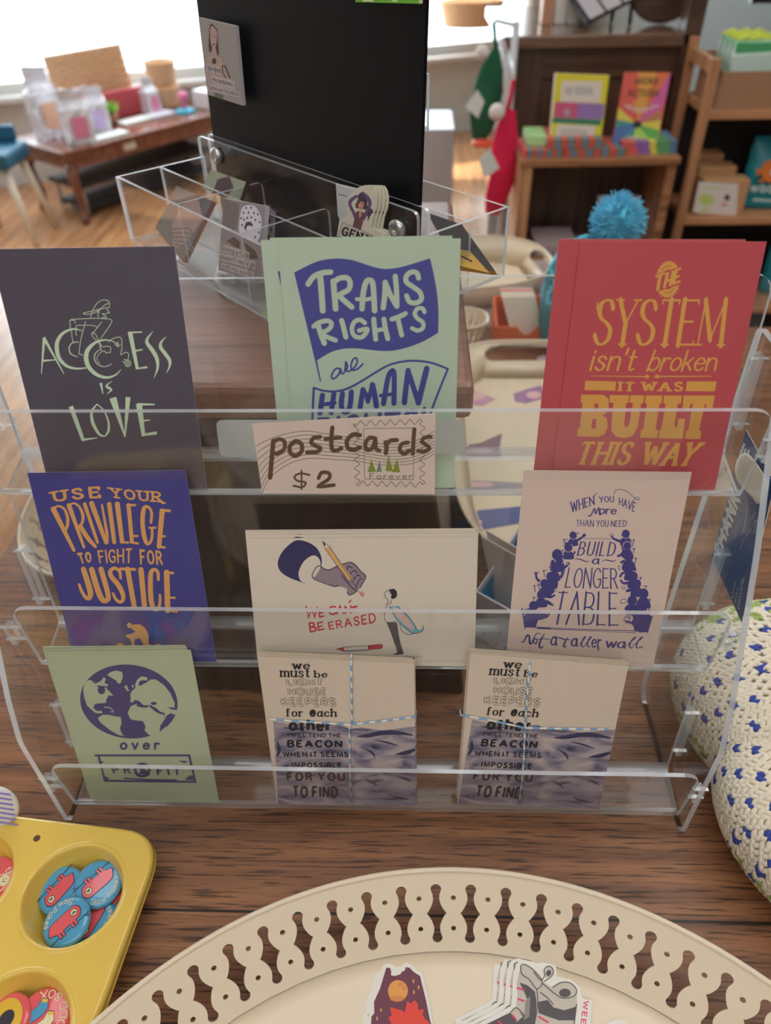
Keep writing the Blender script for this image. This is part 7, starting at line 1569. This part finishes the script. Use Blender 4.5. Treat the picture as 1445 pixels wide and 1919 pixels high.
def pouch(cx, y, z, w, h, label, art=False):
    bm = BM(); n, m = 10, 12; R = []
    for j in range(m+1):
        v = j/m; th = .036*math.sin(PI*min(1, v*.55+.2))*(1-v**4)+.0016; ww = w/2*(1-.10*v**3)*(1+.02*math.sin(j*2.1))
        F = [bm.verts.new((cx-ww+2*ww*i/n, y-th*math.sin(PI*i/n)**.6+v*.03, z+h*v)) for i in range(n+1)]; B = [bm.verts.new((cx-ww+2*ww*i/n, y+th*math.sin(PI*i/n)**.6+v*.03+.001, z+h*v)) for i in range(n+1)]
        R.append((F, B))
    for j in range(m):
        for s_ in (0, 1):
            for i in range(n):
                A, Bq = R[j][s_], R[j+1][s_]; f = bm.faces.new((A[i], A[i+1], Bq[i+1], Bq[i]) if s_ == 0 else (A[i+1], A[i], Bq[i], Bq[i+1])); f.smooth = True
        for i in (0, n): bm.faces.new((R[j][0][i], R[j+1][0][i], R[j+1][1][i], R[j][1][i]))
    for i in range(n): bm.faces.new((R[0][0][i], R[0][1][i], R[0][1][i+1], R[0][0][i+1])); bm.faces.new((R[m][0][i], R[m][0][i+1], R[m][1][i+1], R[m][1][i]))
    bmesh.ops.recalc_face_normals(bm, faces=bm.faces)
    o = mk('pouch', bm, POU); tag(o, label, 'pouch', 'teal pouches on the shelf unit')
    if art:
        f = Frame((cx, y-.041, z), (1, 0, 0), (0, .10, 1)); bm = BM(); a = Art(f, (1240, 0, 4.171))
        a.disc((850, 1340), 70, 88, 0, 1, 22); a.fill([(790, 1330), (735, 1310), (750, 1345), (735, 1375), (790, 1355)], 0, 1); a.disc((870, 1350), 22, 26, 1, 2, 10); a.fill([(760, 1410), (800, 1390), (790, 1440)], 0, 1)
        a.text('WOODS', [(695, 1445), (990, 1450), (985, 1520), (690, 1500)], 1, th=.24, gap=.18, cap=False); a.stroke([(715, 1560), (900, 1572)], 14, 1, 1, False)
        a.build(bm); mk('printed_front', bm, [ORF, PTX], o, M=f.M())
pc_ = ony(1452, 330, YS+.08)
pouch(pc_.x+.004, YS+.085, SZS[1]+.001, .165, .185, 'teal pouch with an orange round figure on the middle shelf', True)
for k, px in enumerate((1330, 1400, 1470)):
    q = ony(px, 520, YS+.10); pouch(q.x, YS+.11+.03*(k % 2), SZS[2]+.001, .12, .135, ('left', 'middle', 'right')[k]+' plain teal pouch on the lowest visible shelf')
bm = BM(); a = Vector((1.36, 2.735, .47)); box(bm, (ony(1405, 4, 2.74).x, 2.725, ony(1405, 6, 2.74).z), (ony(1405, 4, 2.74).x+.16, 2.748, ony(1405, 6, 2.74).z+.1)); o = mk('wall_frame', bm, mat('black_frame', (.02, .02, .022), .4)); tag(o, 'black framed thing hanging on the grey green wall at the top right', 'frame')

# ---------------------------------------------------------------- knitted stockings hanging beside the dresser
SKG = mat('green_knit', pc(22, 66, 44, .46), .95, var=.25, vscale=140, bump=.6); SKR = mat('red_knit', pc(156, 20, 52, .46), .95, var=.2, vscale=140, bump=.6); SKW = mat('white_pompom', pc(190, 180, 176, .4), .95, var=.1, vscale=90, bump=.5); TAGM = ink('paper_tag', 176, 184, 178); ORK = ink('orange_toe', 196, 80, 50)
def stocking(y, pts, wd, m, label, toe=None, tags=(), pom=None, cord=None, trim=None):
    """hanging sock: outline spine in photograph pixels, widths in pixels"""
    t = thing('knitted_stocking', ony(*pts[-1], y), label, 'stocking', 'knitted stockings by the dresser')
    S_ = smooth_pts([(p[0], p[1], q) for p, q in zip(pts, wd)], 5); sc = (ony(pts[0][0]+10, pts[0][1], y)-ony(pts[0][0], pts[0][1], y)).length/10
    path = [ony(p[0], p[1], y) for p in S_]; fr = ring_frames(path); bm = BM(); R = []
    for i, p in enumerate(path):
        tg = fr[i][0]; sx = tg.cross(Vector((0, 1, 0))).normalized(); r = S_[i][2]*sc/2
        R.append([bm.verts.new(p+sx*r*math.cos(2*PI*k/14)+Vector((0, 1, 0))*r*.45*math.sin(2*PI*k/14)) for k in range(14)])
    for i in range(len(R)-1):
        for k in range(14): f = bm.faces.new((R[i][k], R[i][(k+1) % 14], R[i+1][(k+1) % 14], R[i+1][k])); f.smooth = True
    bm.faces.new(R[0][::-1]); bm.faces.new(R[-1]); bmesh.ops.recalc_face_normals(bm, faces=bm.faces); mk('sock', bm, m, t)
    if cord: bm = BM(); tube(bm, [ony(p[0], p[1], y) for p in cord], .006, 8); mk('hanging_loop', bm, trim or m, t)
    if pom: bm = BM(); c = ony(pom[0], pom[1], y-.03); ball(bm, c, pom[2]*sc, 0, 14, 10); mk('pompom', bm, SKW, t)
    if toe: bm = BM(); ball(bm, ony(toe[0], toe[1], y-.01), Vector((toe[2]*sc, .03, toe[3]*sc)), 0, 12, 8); mk('toe', bm, ORK, t)
    for q in tags:
        bm = BM(); P = [ony(p[0], p[1], y-.055) for p in q]; sheet(bm, P, (0, -1, 0), .0006, (), 0, 0); mk('paper_tag', bm, TAGM, t)
stocking(2.10, [(930, 92), (922, 130), (916, 165), (908, 205), (902, 240), (896, 262)], [14, 44, 56, 58, 44, 26], SKG, 'dark green knitted stocking hanging by the window', tags=([(894, 168), (908, 190), (896, 222), (872, 200)],), pom=(904, 98, 13), cord=[(926, 40), (927, 70), (930, 95)], toe=(905, 268, 24, 8))
stocking(1.97, [(958, 205), (950, 240), (946, 285), (942, 330), (930, 370), (922, 400)], [18, 40, 54, 52, 44, 30], SKR, 'crimson knitted stocking hanging in front of the green one', tags=([(918, 278), (936, 315), (908, 335), (897, 300)],), pom=(932, 210, 15), cord=[(962, 150), (958, 180), (950, 210)])
stocking(2.06, [(948, 95), (950, 130), (952, 165), (954, 200)], [8, 14, 18, 14], mat('white_ribbon', pc(196, 196, 200, .4), .8), 'thin white and grey dangling ornament between the two stockings', cord=[(938, 72), (944, 85), (948, 98)])
# rail they hang from
q = ony(968, 40, 2.118); q1 = ony(927, 38, 2.10); q2 = ony(962, 148, 1.97)
bm = BM(); tube(bm, [(q.x, 2.118, FLOOR_Z), (q.x, 2.118, q.z)], .010, 10); tube(bm, [(q.x, 2.118, q.z-.01), tuple(q1)], .005, 8); tube(bm, [(q.x, 2.118, q2.z+.02), (q2.x, 1.97, q2.z+.004)], .005, 8); lathe(bm, [(0, 0), (.040, 0), (.040, .012), (0, .014)], (q.x, 2.118, FLOOR_Z), 20)
o = mk('hanging_stand', bm, mat('white_stand', (.7, .7, .7), .4)); tag(o, 'slim white stand the stockings hang from, left of the dresser', 'stand')
# white plinth and sill basket behind the black panel
q0, q1 = ony(778, 243, 3.2), ony(852, 243, 3.2)
bm = BM(); box(bm, (q0.x-.05, 3.2, FLOOR_Z), (q1.x, 3.55, q0.z)); o = mk('plinth', bm, mat('white_plinth', (.62, .62, .66), .4), bevel=.004); tag(o, 'white plinth standing right of the black panel', 'plinth')
def pxat(t_, off=0.0):
    p = WA+WD*t_-WN*off; return p
def basket(px, py, o_y, rx, h, label, flare=1.15):
    p = ony(px, py, o_y); m = MATS.get('wicker') or mat('wicker', pc(176, 142, 108, .6), .8, var=.3, vscale=120, bump=.8)
    t = thing('basket', p, label, 'basket', 'baskets by the window')
    bm = BM(); pr = [(0, .002), (rx*.9, .002)]
    for k in range(9): pr.append((rx*(.92+(flare-.92)*k/8)+(.004 if k % 2 else 0), h*k/8+.002))
    pr += [(rx*flare-.008, h), (rx*.88, .012), (0, .012)]
    lathe(bm, pr, p, 24, sx=1.25, sy=.8); mk('body', bm, m, t)
    bm = BM(); tube(bm, [p+Vector((rx*flare*1.25*math.cos(2*PI*k/24), rx*flare*.8*math.sin(2*PI*k/24), h+.002)) for k in range(24)], .008, 6, True); mk('rim', bm, m, t)
    return t
q = onz(880, 62, SILL); basket(882, 50, 5.98, .16, .15, 'tan basket on the sill at the right of the black panel')

# ---------------------------------------------------------------- low table with gifts at the left, under the window
WTB = wood('cherry_table', pc(72, 40, 32, .5), pc(122, 78, 62, .5), 'X', .5, rough=.18, grain=.2, coat=.4)
TZ = -.50
A_ = onz(122, 283, TZ); B_ = onz(390, 213, TZ); C_ = onz(45, 237, TZ)
d1 = (B_-A_).normalized(); d2 = Vector((-d1.y, d1.x, 0)); L1, L2 = 1.15, .48
t = thing('low_table', A_+d1*L1/2+d2*L2/2+Vector((0, 0, FLOOR_Z-TZ)), 'low dark red wooden table with curved legs under the bright window', 'table')
MT = Matrix.Translation(A_) @ Matrix(((d1.x, d2.x, 0, 0), (d1.y, d2.y, 0, 0), (0, 0, 1, 0), (0, 0, 0, 1)))
def tb(name, lo, hi, m, **k): bm = BM(); box(bm, lo, hi, 0, MT); return mk(name, bm, m, t, **k)
tb('tabletop', (-.03, -.03, -.022), (L1+.03, L2+.03, 0), WTB, bevel=.006); tb('apron', (0, 0, -.10), (L1, L2, -.022), WTB)
for u, v in ((.03, .03), (L1-.03, .03), (.03, L2-.03), (L1-.03, L2-.03)):
    s_ = -1 if u < .5 else 1; q = -1 if v < .3 else 1
    P = [(u, v, -.09), (u+.02*s_, v+.02*q, -.14), (u+.012*s_, v+.012*q, -.22), (u-.005*s_, v-.005*q, -.31), (u+.012*s_, v+.012*q, -.375), (u+.022*s_, v+.022*q, -.385)]
    bm = BM(); tube(bm, [MT @ Vector(p) for p in smooth_pts(P, 4)], [.034, .036, .036, .034, .032, .030, .028, .026, .024, .022, .020, .019, .018, .018, .018, .019, .020, .022, .022, .022, .022], 10); mk('leg', bm, WTB, t)
tb('price_card', (.36, -.008, -.075), (.44, -.001, -.04), WHITE)
# dark low cart under the table
t2 = thing('low_cart', MT @ Vector((.55, .26, FLOOR_Z-TZ)), 'dark low cart standing under the red wooden table', 'cart')
bm = BM(); box(bm, (.08, .10, -.24), (1.06, .42, -.215), 0, MT); mk('deck', bm, mat('cart_dark', (.035, .035, .04), .5), t2)
bm = BM(); box(bm, (.10, .12, -.36), (1.04, .40, -.34), 0, MT); mk('lower_deck', bm, MATS['cart_dark'], t2)
for u, v in ((.11, .13), (1.03, .13), (.11, .39), (1.03, .39)):
    bm = BM(); tube(bm, [MT @ Vector((u, v, -.39)), MT @ Vector((u, v, -.24))], .012, 8); mk('leg', bm, ink('cart_leg_pale', 150, 140, 130), t2)
# gifts on the table
def tp(px, py, dz=0): return onz(px, py, TZ+dz)
CEL = mat('cellophane', pc(214, 214, 220, .62), .12, var=.12, vscale=14, coat=.6); PKP = ink('pink_print', 196, 120, 150)
def crinkle(bm, amp):
    bmesh.ops.subdivide_edges(bm, edges=bm.edges, cuts=4, use_grid_fill=True)
    for v in bm.verts: v.co += Vector((rnd.uniform(-1, 1), rnd.uniform(-1, 1), rnd.uniform(-.3, .3)))*amp*.6
def giftbag(px, py, w_, h, label, tint, ang=0.0):
    p = tp(px, py); t = thing('gift_bag', p, label, 'gift bag', 'wrapped gifts on the low table'); M_ = Matrix.Translation(p) @ Matrix.Rotation(.85+ang, 4, 'Z')
    bm = BM(); hexa(bm, [M_ @ Vector(q) for q in ((-w_, -.06, .001), (w_, -.06, .001), (w_, .06, .001), (-w_, .06, .001))], [M_ @ Vector(q) for q in ((-w_*1.05, -.05, h*.62), (w_*1.05, -.05, h*.62), (w_*1.05, .05, h*.62), (-w_*1.05, .05, h*.62))]); crinkle(bm, h*.035); mk('body', bm, [CEL], t)
    bm = BM(); hexa(bm, [M_ @ Vector(q) for q in ((-w_*1.02, -.048, h*.62), (w_*1.02, -.048, h*.62), (w_*1.02, .048, h*.62), (-w_*1.02, .048, h*.62))], [M_ @ Vector(q) for q in ((-w_*.85, -.008, h*.78), (w_*.85, -.008, h*.78), (w_*.85, .004, h*.78), (-w_*.85, .004, h*.78))]); hexa(bm, [M_ @ Vector(q) for q in ((-w_*.85, -.006, h*.78), (w_*.85, -.006, h*.78), (w_*.85, .004, h*.78), (-w_*.85, .004, h*.78))], [M_ @ Vector(q) for q in ((-w_*1.0, -.02, h), (w_*.9, -.004, h*.94), (w_*.9, .002, h*.94), (-w_*1.0, -.014, h))]); crinkle(bm, h*.03); mk('folded_top', bm, CEL, t)
    bm = BM(); box(bm, (-w_*.6, -.063, h*.12), (w_*.6, -.0605, h*.5), 0, M_); mk('print', bm, tint, t)
giftbag(98, 256, .075, .36, 'tall shiny wrapped gift bag at the left on the low table', ink('gift_kraft', 176, 140, 116))
giftbag(152, 266, .07, .27, 'shiny gift bag with pink print near the table corner', PKP, -.2)
giftbag(190, 246, .055, .24, 'small shiny gift bag with lilac print right of the pink one', ink('gift_lilac', 180, 160, 200), -.4)
bm = BM(); p = MT @ Vector((.56, .458, .001)); M_ = Matrix.Translation(p) @ Matrix.Rotation(math.atan2(d1.y, d1.x), 4, 'Z') @ Matrix.Rotation(-.12, 4, 'X'); 
def wickerboard(label, M_, w_, h):
    t = thing('wicker_panel', M_.translation, label, 'basket lid', 'baskets by the window'); bm = BM(); m = MATS.get('wicker') or mat('wicker', pc(176, 142, 108, .6), .8, var=.3, vscale=120, bump=.8)
    n = 18
    for j in range(n): tube(bm, [M_ @ Vector((-w_+2*w_*i/16, .006*(-1)**(i+j), h*(j+.5)/n)) for i in range(17)], h/n*.55, 6)
    mk('weave', bm, m, t); return t
wickerboard('flat woven tan panel standing at the back of the low table', M_, .26, .36)
bm = BM(); box(bm, (.30, .385, .001), (.84, .425, .14), 0, MT); o = mk('crate', bm, ink('dusty_red_box', 150, 62, 68), bevel=.004); tag(o, 'long dusty red box along the back of the low table', 'box')
giftbag(286, 212, .04, .20, 'kraft framed gift with a pink figure right of the middle of the low table', PKP, -.1)
for k, (u, v, col, w_, h, lab) in enumerate(((.62, .22, (210, 214, 210), .10, .012, 'flat white sunlit book in the middle of the low table'), (.30, .06, (214, 220, 214), .13, .010, 'flat white sunlit card pack at the table front edge'), (.80, .20, (190, 190, 200), .08, .016, 'pale lilac book lying right of the white one'))):
    bm = BM(); box(bm, (u-w_, v-.05, .001), (u+w_, v+.05, h), 0, MT); o = mk('book', bm, ink('pale_book_%s' % 'abc'[k], *col)); tag(o, lab, 'book', 'flat books on the low table')
p = MT @ Vector((.50, .28, .001)); t = thing('potted_plant', p, 'small green potted plant before the dusty red box', 'plant')
bm = BM(); lathe(bm, [(0, 0), (.035, 0), (.045, .06), (.04, .06), (0, .055)], p, 18); mk('pot', bm, ink('clay_pot', 120, 80, 60), t)
bm = BM()
for k in range(46):
    a_ = rnd.uniform(0, 2*PI); e_ = rnd.uniform(.2, 1.3); L_ = rnd.uniform(.05, .10); d = Vector((math.cos(a_)*math.cos(e_), math.sin(a_)*math.cos(e_), math.sin(e_))); s_ = d.orthogonal().normalized()*.012; b0 = p+Vector((0, 0, .055))
    V = [bm.verts.new(q) for q in (b0, b0+d*L_*.5+s_, b0+d*L_, b0+d*L_*.5-s_)]; bm.faces.new(V)
mk('leaves', bm, ink('leaf_green', 110, 150, 60), t)
p = MT @ Vector((.95, .15, .001)); t = thing('toy_figure', p, 'small pink and turquoise toy on the right part of the low table', 'toy')
bm = BM(); lathe(bm, [(0, 0), (.06, 0), (.06, .012), (0, .014)], p, 20); mk('stand', bm, ink('toy_turquoise', 60, 160, 186), t)
bm = BM(); tube(bm, [p+Vector((0, 0, .012)), p+Vector((0, 0, .06))], .012, 8); ball(bm, p+Vector((0, 0, .085)), .032, 0, 12, 8); mk('body', bm, ink('toy_pink', 200, 110, 150), t)
for k, (u, v, rx, h, lab) in enumerate(((.98, .37, .085, .12, 'brown basket at the right end of the low table'), )):
    q = MT @ Vector((u, v, 0)); t = None
    m = MATS['wicker']; t = thing('basket', q, lab, 'basket', 'baskets by the window'); bm = BM(); lathe(bm, [(0, .002), (rx*.9, .002)]+[(rx*(.92+.2*j/8)+(.004 if j % 2 else 0), h*j/8+.002) for j in range(9)]+[(rx*1.08, h), (rx*.85, .012), (0, .012)], q, 24); mk('body', bm, m, t)
q = MT @ Vector((.98, .37, .125)); t = thing('basket', q, 'paler tan basket stacked on the brown one at the right of the low table', 'basket', 'baskets by the window'); bm = BM(); lathe(bm, [(0, .002), (.075, .002)]+[(.078+.02*j/8+(.004 if j % 2 else 0), .13*j/8+.002) for j in range(9)]+[(.09, .13), (.07, .012), (0, .012)], q, 24); mk('body', bm, MATS['wicker'], t)
bm = BM(); box(bm, (1.06, .06, .001), (1.17, .20, .10), 0, MT); o = mk('carton', bm, ink('white_carton', 206, 204, 200), bevel=.004); tag(o, 'white carton at the far right end of the low table', 'carton')
# child's chair at the left edge
CHT = mat('teal_seat', pc(22, 70, 92, .5), .5); CHW = mat('white_leg', pc(196, 188, 170, .6), .4)
c = onz(50, 262, -.44); c.x -= .10; c.y -= .14
t = thing('childs_chair', (c.x, c.y, FLOOR_Z), 'teal seated small chair with white splayed legs at the left frame edge', 'chair')
bm = BM(); box(bm, (c.x-.20, c.y-.15, -.52), (c.x+.10, c.y+.15, -.44)); mk('seat', bm, CHT, t, bevel=.02)
bm = BM(); box(bm, (c.x-.20, c.y+.10, -.44), (c.x+.06, c.y+.14, -.36)); mk('backrest', bm, CHT, t, bevel=.015)
for sx_, sy_ in ((-1, -1), (1, -1), (-1, 1), (1, 1)):
    bm = BM(); tube(bm, [(c.x-.05+.10*sx_, c.y+.10*sy_, -.515), (c.x-.05+.17*sx_, c.y+.15*sy_, FLOOR_Z+.002)], [.022, .015], 10); mk('leg', bm, CHW, t)
